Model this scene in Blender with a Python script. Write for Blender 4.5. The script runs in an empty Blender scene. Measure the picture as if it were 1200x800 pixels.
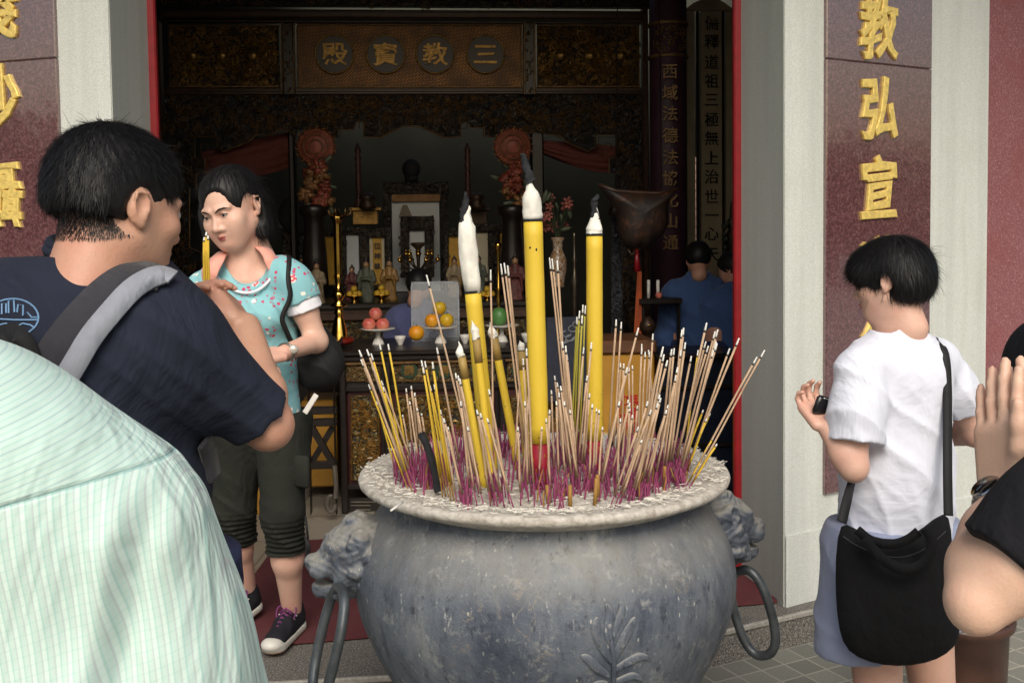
import bpy, math, random
import numpy as np
from mathutils import Vector, Matrix, noise as mnoise
from mathutils.bvhtree import BVHTree
R = math.radians
SC = bpy.context.scene
COL = SC.collection
random.seed(7)
RNG = np.random.default_rng(11)

# ------------------------------------------------------------------ camera
CAMLOC = Vector((0, 0, 1.5))
cam_d = bpy.data.cameras.new('camera'); cam = bpy.data.objects.new('camera', cam_d); COL.objects.link(cam)
cam_d.sensor_width = 36; cam_d.lens = 36; cam_d.clip_start = 0.05; cam_d.clip_end = 600
PITCH, ROLL = R(3.0), R(-0.75)
cam_d.shift_y = -0.0515
CROT = Matrix.Rotation(R(90) - PITCH, 3, 'X') @ Matrix.Rotation(ROLL, 3, 'Z')
cam.matrix_world = Matrix.Translation(CAMLOC) @ CROT.to_4x4()
SC.camera = cam
# ------------------------------------------------------------------ world, sun, exposure
SUN_EL, SUN_AZ = R(42), R(176)     # azimuth measured from +Y clockwise: behind the camera, a little left
world = bpy.data.worlds.new('World'); SC.world = world; world.use_nodes = True
wn = world.node_tree.nodes; wl = world.node_tree.links
sky = wn.new('ShaderNodeTexSky'); sky.sky_type = 'NISHITA'; sky.sun_disc = False
sky.sun_elevation = SUN_EL; sky.sun_rotation = SUN_AZ; sky.air_density = 1.6; sky.dust_density = 5.0; sky.ozone_density = 1.0
wn['Background'].inputs['Strength'].default_value = 0.105
wl.new(sky.outputs[0], wn['Background'].inputs['Color'])
sun_d = bpy.data.lights.new('sun', 'SUN'); sun_d.energy = 1.7; sun_d.angle = R(34); sun_d.color = (1, 0.985, 0.95)
sun = bpy.data.objects.new('sun', sun_d); COL.objects.link(sun)
_sd = Vector((math.sin(SUN_AZ) * math.cos(SUN_EL), math.cos(SUN_AZ) * math.cos(SUN_EL), math.sin(SUN_EL)))
sun.rotation_euler = _sd.to_track_quat('Z', 'Y').to_euler(); sun.location = (0, -4, 8)
SC.view_settings.view_transform = 'Standard'; SC.view_settings.look = 'None'
SC.view_settings.exposure = 0.35; SC.view_settings.gamma = 1; SC.view_settings.use_curve_mapping = False
SC.cycles.max_bounces = 6; SC.cycles.diffuse_bounces = 3; SC.cycles.glossy_bounces = 3
SC.cycles.transmission_bounces = 4; SC.cycles.transparent_max_bounces = 8
try: SC.cycles.use_denoising = True
except Exception: pass

# ------------------------------------------------------------------ placing: a pixel of the 1200x800 photograph plus a distance
def ray(u, v):
    d = Vector(((u - 600) / 1200, (400 - v) / 1200 + cam_d.shift_y, -1.0))
    return CROT @ d
def P(u, v, Y):
    d = ray(u, v); t = Y / d.y
    return CAMLOC + d * t
def G(u, v, z):
    d = ray(u, v); t = (z - CAMLOC.z) / d.z
    return CAMLOC + d * t

# ------------------------------------------------------------------ tagging
def tag(o, label=None, cat=None, group=None, kind=None):
    if label: o['label'] = label
    if cat: o['category'] = cat
    if group: o['group'] = group
    if kind: o['kind'] = kind
    return o
def thing(name, loc, label, cat, group=None):
    o = bpy.data.objects.new(name, None); COL.objects.link(o); o.location = Vector(loc)
    o.empty_display_size = 0.05
    return tag(o, label, cat, group)
def root_off(p):
    off = Vector((0, 0, 0))
    while p is not None:
        off += p.location; p = p.parent
    return off
def mobj(name, verts, faces, mat, parent=None, smooth=True, attrs=None, mats=None, fmi=None):
    v = np.asarray(verts, dtype=np.float64).reshape(-1, 3)
    if parent is not None: off = np.array(root_off(parent)); loc = Vector((0, 0, 0))
    else:
        off = np.array([(v[:, 0].min() + v[:, 0].max()) / 2, (v[:, 1].min() + v[:, 1].max()) / 2, v[:, 2].min()]); loc = Vector(off)
    me = bpy.data.meshes.new(name)
    if isinstance(faces, np.ndarray):
        nf, k = faces.shape
        me.vertices.add(len(v)); me.vertices.foreach_set('co', (v - off).ravel())
        me.loops.add(nf * k); me.loops.foreach_set('vertex_index', faces.astype(np.int32).ravel())
        me.polygons.add(nf); me.polygons.foreach_set('loop_start', np.arange(0, nf * k, k, dtype=np.int32))
        me.update(calc_edges=True); me.validate()
    else:
        me.from_pydata([tuple(q) for q in (v - off)], [], faces); me.update()
    if smooth: me.polygons.foreach_set('use_smooth', [True] * len(me.polygons))
    for m in (mats or [mat]): me.materials.append(m)
    if fmi is not None: me.polygons.foreach_set('material_index', np.asarray(fmi, dtype=np.int32))
    if attrs:
        for k, a in attrs.items():
            at = me.attributes.new(k, 'FLOAT', 'POINT'); at.data.foreach_set('value', np.asarray(a, dtype=np.float32))
    o = bpy.data.objects.new(name, me); COL.objects.link(o); o.location = loc
    if parent is not None: o.parent = parent
    return o

class MB:
    """collects shapes, builds ONE mesh object"""
    def __init__(s): s.v = []; s.f = []; s.n = 0
    def add(s, vs, fs):
        vs = [tuple(q) for q in vs]
        s.f += [tuple(i + s.n for i in f) for f in fs]; s.v += vs; s.n += len(vs); return s
    def box(s, c, h, rot=None, bev=0.0):
        c = Vector(c); hx, hy, hz = h
        if bev <= 0:
            vs = [Vector((sx * hx, sy * hy, sz * hz)) for sx in (-1, 1) for sy in (-1, 1) for sz in (-1, 1)]
            fs = [(0, 1, 3, 2), (4, 6, 7, 5), (0, 4, 5, 1), (2, 3, 7, 6), (0, 2, 6, 4), (1, 5, 7, 3)]
        else:
            b = min(bev, hx * .95, hy * .95, hz * .95); vs = []; idx = {}
            for sx in (-1, 1):
                for sy in (-1, 1):
                    for sz in (-1, 1):
                        for a in range(3):
                            q = [sx * (hx - b), sy * (hy - b), sz * (hz - b)]; q[a] = (sx, sy, sz)[a] * (hx, hy, hz)[a]
                            idx[(sx, sy, sz, a)] = len(vs); vs.append(Vector(q))
            fs = []
            for a in range(3):
                o = [i for i in range(3) if i != a]
                for sg in (-1, 1):
                    quad = []
                    for (p, q) in ((-1, -1), (1, -1), (1, 1), (-1, 1)):
                        t = [0, 0, 0]; t[a] = sg; t[o[0]] = p; t[o[1]] = q; quad.append(idx[(*t, a)])
                    if (sg == 1) == (a == 1): quad.reverse()
                    fs.append(tuple(quad))
            for a in range(3):
                o = [i for i in range(3) if i != a]
                for p in (-1, 1):
                    for q in (-1, 1):
                        e = []
                        for sg, ax in ((-1, o[0]), (1, o[0]), (1, o[1]), (-1, o[1])):
                            t = [0, 0, 0]; t[a] = sg; t[o[0]] = p; t[o[1]] = q; e.append(idx[(*t, ax)])
                        if (p * q == 1) == (a != 1): e.reverse()
                        fs.append(tuple(e))
            for sx in (-1, 1):
                for sy in (-1, 1):
                    for sz in (-1, 1):
                        t = [idx[(sx, sy, sz, a)] for a in range(3)]
                        if sx * sy * sz < 0: t.reverse()
                        fs.append(tuple(t))
        if rot is not None: vs = [rot @ q for q in vs]
        return s.add([q + c for q in vs], fs)
    def bar(s, a, b, w, t, up=(0, 0, 1), bev=0.0):
        a, b = Vector(a), Vector(b); d = b - a; L = d.length; x = d.normalized(); u = Vector(up)
        z = (u - x * u.dot(x)).normalized(); y = z.cross(x)
        M = Matrix((x, y, z)).transposed()
        return s.box((a + b) / 2, (L / 2, w / 2, t / 2), M, bev)
    def tube(s, pts, rad, n=6, closed=False, cap=True):
        pts = [Vector(p) for p in pts]; m = len(pts)
        rr = rad if hasattr(rad, '__len__') else [rad] * m
        T = []
        for i in range(m):
            if closed: d = pts[(i + 1) % m] - pts[i - 1]
            else: d = pts[min(i + 1, m - 1)] - pts[max(i - 1, 0)]
            T.append(d.normalized() if d.length > 1e-9 else Vector((0, 0, 1)))
        a = Vector((0, 0, 1)) if abs(T[0].z) < .9 else Vector((1, 0, 0))
        N = (a - T[0] * a.dot(T[0])).normalized(); vs = []
        for i in range(m):
            N = (N - T[i] * N.dot(T[i])); N = N.normalized() if N.length > 1e-6 else Vector((1, 0, 0))
            B = T[i].cross(N)
            for j in range(n):
                an = 2 * math.pi * j / n
                vs.append(pts[i] + (N * math.cos(an) + B * math.sin(an)) * rr[i])
        fs = []
        for i in range(m if closed else m - 1):
            k = (i + 1) % m
            for j in range(n):
                fs.append((i * n + j, i * n + (j + 1) % n, k * n + (j + 1) % n, k * n + j))
        if cap and not closed:
            fs.append(tuple(reversed(range(n)))); fs.append(tuple((m - 1) * n + j for j in range(n)))
        return s.add(vs, fs)
    def lathe(s, c, prof, n=32, M=None, cap=True):
        c = Vector(c); vs = []; fs = []
        for (r, z) in prof:
            for j in range(n):
                an = 2 * math.pi * j / n; q = Vector((r * math.cos(an), r * math.sin(an), z))
                vs.append(c + (M @ q if M is not None else q))
        m = len(prof)
        for i in range(m - 1):
            for j in range(n):
                fs.append((i * n + j, i * n + (j + 1) % n, (i + 1) * n + (j + 1) % n, (i + 1) * n + j))
        if cap:
            fs.append(tuple(reversed(range(n)))); fs.append(tuple((m - 1) * n + j for j in range(n)))
        return s.add(vs, fs)
    def ball(s, c, r, n=12, m=8, M=None):
        r = r if hasattr(r, '__len__') else (r, r, r); c = Vector(c); vs = []; fs = []
        for i in range(m + 1):
            th = math.pi * i / m
            for j in range(n):
                an = 2 * math.pi * j / n
                q = Vector((r[0] * math.sin(th) * math.cos(an), r[1] * math.sin(th) * math.sin(an), -r[2] * math.cos(th)))
                vs.append(c + (M @ q if M is not None else q))
        for i in range(m):
            for j in range(n):
                fs.append((i * n + j, i * n + (j + 1) % n, (i + 1) * n + (j + 1) % n, (i + 1) * n + j))
        return s.add(vs, fs)
    def prism(s, poly, z0, z1):
        n = len(poly)
        vs = [(x, y, z0) for x, y in poly] + [(x, y, z1) for x, y in poly]
        fs = [tuple(reversed(range(n))), tuple(range(n, 2 * n))] + [(i, (i + 1) % n, n + (i + 1) % n, n + i) for i in range(n)]
        return s.add(vs, fs)
    def build(s, name, mat, parent=None, smooth=False):
        return mobj(name, s.v, s.f, mat, parent, smooth)

# ------------------------------------------------------------------ implicit surfaces (for bodies, cloth, statues)
def _dot(d, a): return d[0] * a[0] + d[1] * a[1] + d[2] * a[2]
class Field:
    def __init__(s, lo, hi, h):
        s.lo = np.array(lo, dtype=np.float32); s.h = h
        s.n = np.ceil((np.array(hi) - np.array(lo)) / h).astype(int) + 1
        s.ax = [(s.lo[i] + h * np.arange(s.n[i])).astype(np.float32) for i in range(3)]
        s.D = np.full(tuple(s.n), 0.08, dtype=np.float32)
    def _sub(s, lo, hi, m):
        sl = []; g = []
        for i in range(3):
            a = int(max(0, math.floor((lo[i] - m - s.lo[i]) / s.h))); b = int(min(s.n[i], math.ceil((hi[i] + m - s.lo[i]) / s.h) + 1))
            if b <= a: return None, None
            sl.append(slice(a, b)); sh = [1, 1, 1]; sh[i] = b - a; g.append(s.ax[i][a:b].reshape(sh))
        return tuple(sl), g
    def _op(s, sl, d, k, op):
        A = s.D[sl]
        if op == 'u':
            if k > 0:
                hh = np.clip(0.5 + 0.5 * (A - d) / k, 0, 1); r = A * (1 - hh) + d * hh - k * hh * (1 - hh)
            else: r = np.minimum(A, d)
        elif op == 's':
            if k > 0:
                hh = np.clip(0.5 - 0.5 * (A + d) / k, 0, 1); r = A * (1 - hh) - d * hh + k * hh * (1 - hh)
            else: r = np.maximum(A, -d)
        elif op == 'i': r = np.maximum(A, d)
        s.D[sl] = r
    def cap(s, a, b, ra, rb, k=.02, op='u', flat=None):
        a = np.array(a, dtype=np.float32); b = np.array(b, dtype=np.float32); R_ = max(ra, rb)
        sl, g = s._sub(np.minimum(a, b) - R_, np.maximum(a, b) + R_, k + 3 * s.h)
        if sl is None: return s
        d = [g[i] - a[i] for i in range(3)]; ba = b - a; L2 = float(ba @ ba) + 1e-12
        t = np.clip(_dot(d, ba) / L2, 0, 1)
        e = [d[i] - t * ba[i] for i in range(3)]
        q = e[0] ** 2 + e[1] ** 2 + e[2] ** 2
        if flat is not None:
            nv, sc = flat; nv = np.array(nv, dtype=np.float32); nv /= np.linalg.norm(nv)
            pn = _dot(e, nv); q = q + pn ** 2 * (1 / sc ** 2 - 1)
            s._op(sl, (np.sqrt(q) - (ra + t * (rb - ra))) * min(1, (sc + 1) / 2), k, op)
        else: s._op(sl, np.sqrt(q) - (ra + t * (rb - ra)), k, op)
        return s
    def chain(s, pts, rads, k=.02, flat=None, op='u'):
        for i in range(len(pts) - 1): s.cap(pts[i], pts[i + 1], rads[i], rads[i + 1], k, op, flat)
        return s
    def ell(s, c, r, M=None, k=.02, op='u'):
        c = np.array(c, dtype=np.float32); m = max(r)
        sl, g = s._sub(c - m, c + m, k + 3 * s.h)
        if sl is None: return s
        d = [g[i] - c[i] for i in range(3)]
        if M is not None:
            M = np.array(M, dtype=np.float32); d = [_dot(d, M[:, i]) for i in range(3)]
        k0 = np.sqrt((d[0] / r[0]) ** 2 + (d[1] / r[1]) ** 2 + (d[2] / r[2]) ** 2)
        k1 = np.sqrt((d[0] / r[0] ** 2) ** 2 + (d[1] / r[1] ** 2) ** 2 + (d[2] / r[2] ** 2) ** 2) + 1e-6
        s._op(sl, (k0 * (k0 - 1) / k1).astype(np.float32), k, op); return s
    def box(s, c, hs, M=None, rnd=.01, k=.01, op='u'):
        c = np.array(c, dtype=np.float32); m = float(np.linalg.norm(hs))
        sl, g = s._sub(c - m, c + m, k + 3 * s.h)
        if sl is None: return s
        d = [g[i] - c[i] for i in range(3)]
        if M is not None:
            M = np.array(M, dtype=np.float32); d = [_dot(d, M[:, i]) for i in range(3)]
        q = [np.abs(d[i]) - hs[i] + rnd for i in range(3)]
        o = np.sqrt(np.maximum(q[0], 0) ** 2 + np.maximum(q[1], 0) ** 2 + np.maximum(q[2], 0) ** 2) + np.minimum(np.maximum(q[0], np.maximum(q[1], q[2])), 0) - rnd
        s._op(sl, o, k, op); return s
    def plane(s, p, n, k=0):
        """keep the side the normal points away from"""
        g = [s.ax[i].reshape([-1 if j == i else 1 for j in range(3)]) for i in range(3)]
        n = np.array(n, dtype=np.float32); n /= np.linalg.norm(n)
        s.D = np.maximum(s.D, _dot([g[i] - p[i] for i in range(3)], n)).astype(np.float32); return s
    def disp(s, fn):
        g = np.meshgrid(*s.ax, indexing='ij', sparse=True); s.D = (s.D + fn(*g)).astype(np.float32); return s
    def sleeve(s, pts, rads, cut, k=.03, k2=.03):
        f = Field.__new__(Field); f.lo, f.h, f.n, f.ax = s.lo, s.h, s.n, s.ax; f.D = np.full(tuple(s.n), 0.08, dtype=np.float32)
        f.chain(pts, rads, k); d = (Vector(pts[-1]) - Vector(pts[-2])).normalized(); f.plane(cut, d)
        hh = np.clip(0.5 + 0.5 * (s.D - f.D) / k2, 0, 1); s.D = (s.D * (1 - hh) + f.D * hh - k2 * hh * (1 - hh)).astype(np.float32); return s
    def inflate(s, a): s.D -= a; return s
    def surf(s):
        D = s.D.copy()
        D[0] = D[-1] = .05; D[:, 0] = D[:, -1] = .05; D[:, :, 0] = D[:, :, -1] = .05
        S = D < 0; n = D.shape
        edges = []; allid = []; allpos = []; st = np.array([(n[1] * n[2]), n[2], 1], dtype=np.int64)
        for ax in range(3):
            s0 = [slice(None)] * 3; s1 = [slice(None)] * 3; s0[ax] = slice(0, -1); s1[ax] = slice(1, None)
            A = S[tuple(s0)]; B = S[tuple(s1)]; ch = np.argwhere(A != B)
            if len(ch) == 0: continue
            d0 = D[tuple(s0)][tuple(ch.T)]; d1 = D[tuple(s1)][tuple(ch.T)]; t = d0 / (d0 - d1)
            pos = ch.astype(np.float64); pos[:, ax] += t; up = A[tuple(ch.T)]; o = [i for i in range(3) if i != ax]
            ids = []
            for da, db in ((0, 0), (1, 0), (1, 1), (0, 1)):
                c = ch.copy(); c[:, o[0]] -= da; c[:, o[1]] -= db
                k = c @ st; ids.append(k); allid.append(k); allpos.append(pos)
            edges.append((ax, up, ids))
        A_ = np.concatenate(allid); Pp = np.concatenate(allpos); uq, inv = np.unique(A_, return_inverse=True)
        cn = np.bincount(inv, minlength=len(uq)).astype(np.float64)
        V = np.stack([np.bincount(inv, weights=Pp[:, i], minlength=len(uq)) / cn for i in range(3)], 1) * s.h + s.lo
        Fs = []
        for ax, up, ids in edges:
            q = np.stack([np.searchsorted(uq, k) for k in ids], 1)
            fl = up if ax != 1 else ~up
            Fs.append(np.where(fl[:, None], q, q[:, ::-1]))
        return V.astype(np.float64), np.concatenate(Fs)
    def mesh(s, name, mat, parent=None, attrs=None, relax=1):
        V, Fc = s.surf()
        for _ in range(relax): V = relaxv(V, Fc)
        a = attrs(V) if attrs else None
        return mobj(name, V, Fc, mat, parent, True, a)
def relaxv(V, Fc, w=.5):
    acc = np.zeros_like(V); c = np.zeros(len(V))
    for i in range(4):
        a, b = Fc[:, i], Fc[:, (i + 1) % 4]
        np.add.at(acc, a, V[b]); np.add.at(acc, b, V[a]); np.add.at(c, a, 1); np.add.at(c, b, 1)
    return V * (1 - w) + acc / c[:, None] * w
def vnorm(V, Fc):
    n = np.cross(V[Fc[:, 2]] - V[Fc[:, 0]], V[Fc[:, 3]] - V[Fc[:, 1]]); N = np.zeros_like(V)
    for i in range(4): np.add.at(N, Fc[:, i], n)
    return N / (np.linalg.norm(N, axis=1)[:, None] + 1e-12)
def frame(fwd, up=(0, 0, 1)):
    """3x3 with columns right(x), forward(-y is the face) ... local x = wearer's left, local y = backward, local z = up"""
    f = Vector(fwd).normalized(); u = Vector(up); y = -f; x = (y.cross(u)); x.normalize(); z = x.cross(y)
    return Matrix((x, y, z)).transposed()

# ------------------------------------------------------------------ materials
def lin(c):
    return tuple((x / 12.92 if x <= .04045 else ((x + .055) / 1.055) ** 2.4) for x in [q / 255 for q in c])
class NT:
    def __init__(s, name):
        s.m = bpy.data.materials.new(name); s.m.use_nodes = True; s.t = s.m.node_tree; s.b = s.t.nodes['Principled BSDF']
        s.tc = s.t.nodes.new('ShaderNodeTexCoord')
    def n(s, typ, **kw):
        x = s.t.nodes.new(typ)
        for k, v in kw.items(): setattr(x, k, v)
        return x
    def l(s, a, b): s.t.links.new(a, b); return s
    def vec(s, scale=(1, 1, 1), rot=(0, 0, 0), src='Object'):
        mp = s.n('ShaderNodeMapping'); mp.inputs['Scale'].default_value = scale if hasattr(scale, '__len__') else (scale,) * 3
        mp.inputs['Rotation'].default_value = rot; s.l(s.tc.outputs[src], mp.inputs[0]); return mp.outputs[0]
    def noise(s, scale, detail=4, rough=.55, dist=0, vec=None):
        x = s.n('ShaderNodeTexNoise'); x.inputs['Scale'].default_value = scale; x.inputs['Detail'].default_value = detail
        x.inputs['Roughness'].default_value = rough; x.inputs['Distortion'].default_value = dist
        s.l(vec if vec is not None else s.tc.outputs['Object'], x.inputs['Vector']); return x.outputs['Fac']
    def voro(s, scale, feature='F1', vec=None):
        x = s.n('ShaderNodeTexVoronoi', feature=feature); x.inputs['Scale'].default_value = scale
        s.l(vec if vec is not None else s.tc.outputs['Object'], x.inputs['Vector']); return x.outputs['Distance']
    def ramp(s, fac, stops, interp='LINEAR'):
        x = s.n('ShaderNodeValToRGB'); e = x.color_ramp; e.interpolation = interp
        while len(e.elements) < len(stops): e.elements.new(.5)
        for el, (p, c) in zip(e.elements, stops):
            el.position = p; el.color = (*(c if hasattr(c, '__len__') else (c, c, c)), 1)
        s.l(fac, x.inputs[0]); return x.outputs[0]
    def mix(s, fac, a, b, blend='MIX'):
        x = s.n('ShaderNodeMix', data_type='RGBA', blend_type=blend)
        for v, i in ((fac, 0), (a, 6), (b, 7)):
            if hasattr(v, 'links') or hasattr(v, 'is_linked'): s.l(v, x.inputs[i])
            elif i == 0: x.inputs[i].default_value = v
            else: x.inputs[i].default_value = (*v[:3], 1)
        return x.outputs[2]
    def math(s, op, a, b=0.0):
        x = s.n('ShaderNodeMath', operation=op)
        for v, i in ((a, 0), (b, 1)):
            if hasattr(v, 'is_linked'): s.l(v, x.inputs[i])
            else: x.inputs[i].default_value = v
        return x.outputs[0]
    def bump(s, h, dist=.002, strength=.6, prev=None):
        x = s.n('ShaderNodeBump'); x.inputs['Strength'].default_value = strength; x.inputs['Distance'].default_value = dist
        s.l(h, x.inputs['Height'])
        if prev is not None: s.l(prev, x.inputs['Normal'])
        return x.outputs[0]
    def attr(s, name): x = s.n('ShaderNodeAttribute'); x.attribute_name = name; return x.outputs['Fac']
    def done(s, col=None, rough=None, nrm=None, metal=None, **kw):
        b = s.b
        for v, k in ((col, 'Base Color'), (rough, 'Roughness'), (metal, 'Metallic'), (nrm, 'Normal')):
            if v is None: continue
            if hasattr(v, 'is_linked'): s.l(v, b.inputs[k])
            else: b.inputs[k].default_value = (*v[:3], 1) if k == 'Base Color' else v
        for k, v in kw.items(): b.inputs[k.replace('_', ' ')].default_value = v
        return s.m
def simple(name, col, rough=.6, metal=0, var=.25, scale=20, bump=.0, bscale=150, **kw):
    t = NT(name); c = lin(col); lo = tuple(x * (1 - var) for x in c); hi = tuple(min(1, x * (1 + var)) for x in c)
    cc = t.ramp(t.noise(scale, 5), [(.3, lo), (.7, hi)])
    n = t.bump(t.noise(bscale, 4), .002, bump) if bump > 0 else None
    return t.done(cc, rough, n, metal, **kw)
# ================================================================== materials of the place
def m_plaster():
    t = NT('washed_plaster'); v = t.vec((1, 1, 1))
    st = t.noise(1.0, 5, .6, vec=t.vec((9, 9, .5))); g = t.noise(240, 3, .7)
    c = t.ramp(st, [(.3, lin((192, 197, 192))), (.55, lin((208, 212, 208))), (.75, lin((184, 187, 180)))])
    c = t.mix(t.ramp(g, [(.42, 0), (.62, .38)]), c, lin((138, 138, 126)))
    c = t.mix(t.ramp(t.voro(320), [(.0, .25), (.25, 0)]), c, lin((235, 235, 228)))
    c = t.mix(t.ramp(t.noise(2.2, 6, .6), [(.55, 0), (.8, .3)]), c, lin((160, 152, 132)))
    return t.done(c, .85, t.bump(g, .003, .55))
def m_granite():
    t = NT('polished_red_granite')
    a = t.noise(85, 3, .6); b = t.voro(230); c2 = t.voro(110)
    c = t.ramp(a, [(.3, lin((76, 46, 50))), (.5, lin((96, 62, 66))), (.7, lin((118, 84, 86)))])
    c = t.mix(t.ramp(b, [(.12, .8), (.3, 0)]), c, lin((46, 24, 26)))
    c = t.mix(t.ramp(c2, [(.08, .55), (.2, 0)]), c, lin((178, 140, 134)))
    t.b.inputs['Specular IOR Level'].default_value = 1.0; t.b.inputs['Coat IOR'].default_value = 1.9
    return t.done(c, t.ramp(t.noise(60, 3), [(.3, .10), (.7, .16)]), None, Coat_Weight=1.0, Coat_Roughness=.03)
def m_redrough():
    t = NT('flamed_red_granite'); a = t.noise(130, 5, .75); b = t.voro(200)
    c = t.ramp(a, [(.3, lin((112, 60, 64))), (.55, lin((140, 90, 94))), (.7, lin((196, 150, 148)))])
    c = t.mix(t.ramp(t.noise(5, 4), [(.45, 0), (.7, .5)]), c, lin((132, 64, 62)))
    return t.done(c, .7, t.bump(a, .004, .8))
def m_kerb():
    t = NT('speckled_dark_granite'); a = t.noise(170, 3, .8); b = t.voro(240)
    c = t.ramp(a, [(.35, lin((52, 50, 48))), (.5, lin((96, 92, 88))), (.62, lin((150, 146, 138)))])
    c = t.mix(t.ramp(t.noise(7, 5), [(.5, 0), (.8, .45)]), c, lin((120, 112, 100)))
    return t.done(c, .75, t.bump(a, .003, .6))
def m_paving():
    t = NT('small_square_paving'); v = t.vec((1, 1, 1), (0, 0, R(-27)))
    bt = t.n('ShaderNodeTexBrick'); bt.offset = 0; bt.squash = 1
    t.l(v, bt.inputs[0])
    for k, x in (('Scale', 1), ('Mortar Size', .004), ('Mortar Smooth', .2), ('Bias', 0), ('Brick Width', .1), ('Row Height', .1)): bt.inputs[k].default_value = x
    bt.inputs['Color1'].default_value = (*lin((112, 113, 106)), 1); bt.inputs['Color2'].default_value = (*lin((136, 136, 128)), 1); bt.inputs['Mortar'].default_value = (*lin((166, 163, 152)), 1)
    g = t.noise(140, 4, .7)
    c = t.mix(t.ramp(g, [(.4, 0), (.65, .35)]), bt.outputs[0], lin((84, 84, 78)))
    c = t.mix(t.ramp(t.noise(3, 5), [(.5, 0), (.75, .4)]), c, lin((100, 94, 84)))
    h = t.math('ADD', t.math('MULTIPLY', bt.outputs['Fac'], -.6), t.math('MULTIPLY', g, .3))
    return t.done(c, .7, t.bump(h, .004, .7))
def m_floor():
    t = NT('hall_floor_tile'); bt = t.n('ShaderNodeTexBrick'); bt.offset = 0; t.l(t.vec(1), bt.inputs[0])
    for k, x in (('Scale', 1), ('Mortar Size', .004), ('Brick Width', .4), ('Row Height', .4)): bt.inputs[k].default_value = x
    bt.inputs['Color1'].default_value = (*lin((150, 143, 130)), 1); bt.inputs['Color2'].default_value = (*lin((140, 132, 120)), 1); bt.inputs['Mortar'].default_value = (*lin((90, 84, 76)), 1)
    c = t.mix(t.ramp(t.noise(90, 4, .7), [(.4, 0), (.7, .4)]), bt.outputs[0], lin((104, 96, 86)))
    return t.done(c, .45)
def m_mat():
    t = NT('red_ribbed_mat'); a = t.noise(280, 2, .7)
    c = t.ramp(a, [(.3, lin((66, 24, 30))), (.7, lin((104, 44, 50)))])
    c = t.mix(t.ramp(t.noise(4, 5), [(.45, 0), (.8, .5)]), c, lin((92, 60, 58)))
    return t.done(c, .95, t.bump(a, .003, .8))
def m_carved(name, dark, gold, scale=26, amt=.5, shiny=.35):
    """lacquered wood carved all over, its relief rubbed with gilt: the gilt sits on the raised parts"""
    t = NT(name); v = t.vec(1)
    d = t.noise(scale, 3, .6, 1.6); w = t.voro(scale * 1.5, 'SMOOTH_F1')
    h = t.math('ADD', t.math('MULTIPLY', d, 1.2), t.math('MULTIPLY', w, -.5))
    f = t.ramp(h, [(.32, 0), (.42 + .1 * (1 - amt), amt)])
    patch = t.ramp(t.noise(7, 4), [(.35, .15), (.65, 1)])
    f2 = t.math('MULTIPLY', f, patch)
    c = t.mix(f2, lin(dark), lin(gold))
    c = t.mix(t.ramp(t.noise(70, 4), [(.5, 0), (.8, .4)]), c, lin(dark))
    m = t.math('MULTIPLY', f2, .6)
    return t.done(c, shiny, t.bump(h, .02, 1.0), m)
M = {}
M['plaster'] = m_plaster(); M['granite'] = m_granite(); M['redrough'] = m_redrough(); M['kerb'] = m_kerb()
M['paving'] = m_paving(); M['floor'] = m_floor(); M['mat'] = m_mat()
t = NT('smooth_grey_reveal'); c = t.ramp(t.noise(1, 5, .6, vec=t.vec((7, 7, .45))), [(.3, lin((172, 176, 171))), (.7, lin((190, 193, 187)))]); c = t.mix(t.ramp(t.noise(200, 3, .7), [(.45, 0), (.65, .25)]), c, lin((112, 114, 108))); M['smoothgrey'] = t.done(c, .8, t.bump(t.noise(200, 3), .002, .4))
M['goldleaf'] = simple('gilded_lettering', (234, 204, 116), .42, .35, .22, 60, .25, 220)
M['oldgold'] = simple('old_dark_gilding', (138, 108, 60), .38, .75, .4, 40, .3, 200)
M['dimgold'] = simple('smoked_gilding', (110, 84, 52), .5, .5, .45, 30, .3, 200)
M['redpaint'] = simple('red_gloss_paint', (136, 22, 30), .35, 0, .15, 30, .1)
M['darkwood'] = simple('black_lacquered_wood', (30, 24, 22), .35, 0, .3, 30, .15)
M['brownwood'] = simple('dark_brown_wood', (62, 40, 28), .4, 0, .35, 14, .2)
M['carve'] = m_carved('gilt_carving_on_black', (20, 17, 16), (124, 92, 50), 30, .75)
M['carve_dense'] = m_carved('dense_gilt_carving', (36, 27, 19), (172, 130, 66), 34, 1.0)
M['carve_dark'] = m_carved('smoke_dark_carving', (17, 16, 18), (92, 70, 46), 26, .6)
M['carve_table'] = m_carved('altar_table_carving', (40, 34, 24), (150, 132, 84), 30, 1.0, .45)
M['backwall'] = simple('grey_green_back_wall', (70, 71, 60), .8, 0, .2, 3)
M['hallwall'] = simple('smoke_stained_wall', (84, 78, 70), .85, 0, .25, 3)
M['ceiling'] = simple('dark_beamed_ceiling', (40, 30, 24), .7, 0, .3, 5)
M['curtain'] = simple('dusty_red_curtain', (104, 50, 42), .8, 0, .2, 30)
M['white'] = simple('white_paper', (226, 224, 216), .6, 0, .04, 20)
M['yellowcloth'] = simple('yellow_satin', (196, 148, 36), .5, 0, .12, 30)
M['mirror'] = NT('mirror_glass').done((.62, .66, .70), .12, None, .0, Specular_IOR_Level=1.0, Coat_Weight=1.0)
M['brass'] = simple('polished_brass', (212, 170, 82), .16, 1.0, .12, 12)
M['bronze'] = simple('dark_bronze', (60, 44, 34), .45, .5, .5, 9, .3, 60)
M['black'] = simple('black_cloth', (18, 18, 20), .75, 0, .3, 40, .3, 300)
M['glaze'] = simple('dark_red_saucer', (110, 30, 20), .3, 0, .1)
M['porcelain'] = simple('white_porcelain', (215, 212, 205), .25, 0, .05)

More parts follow.
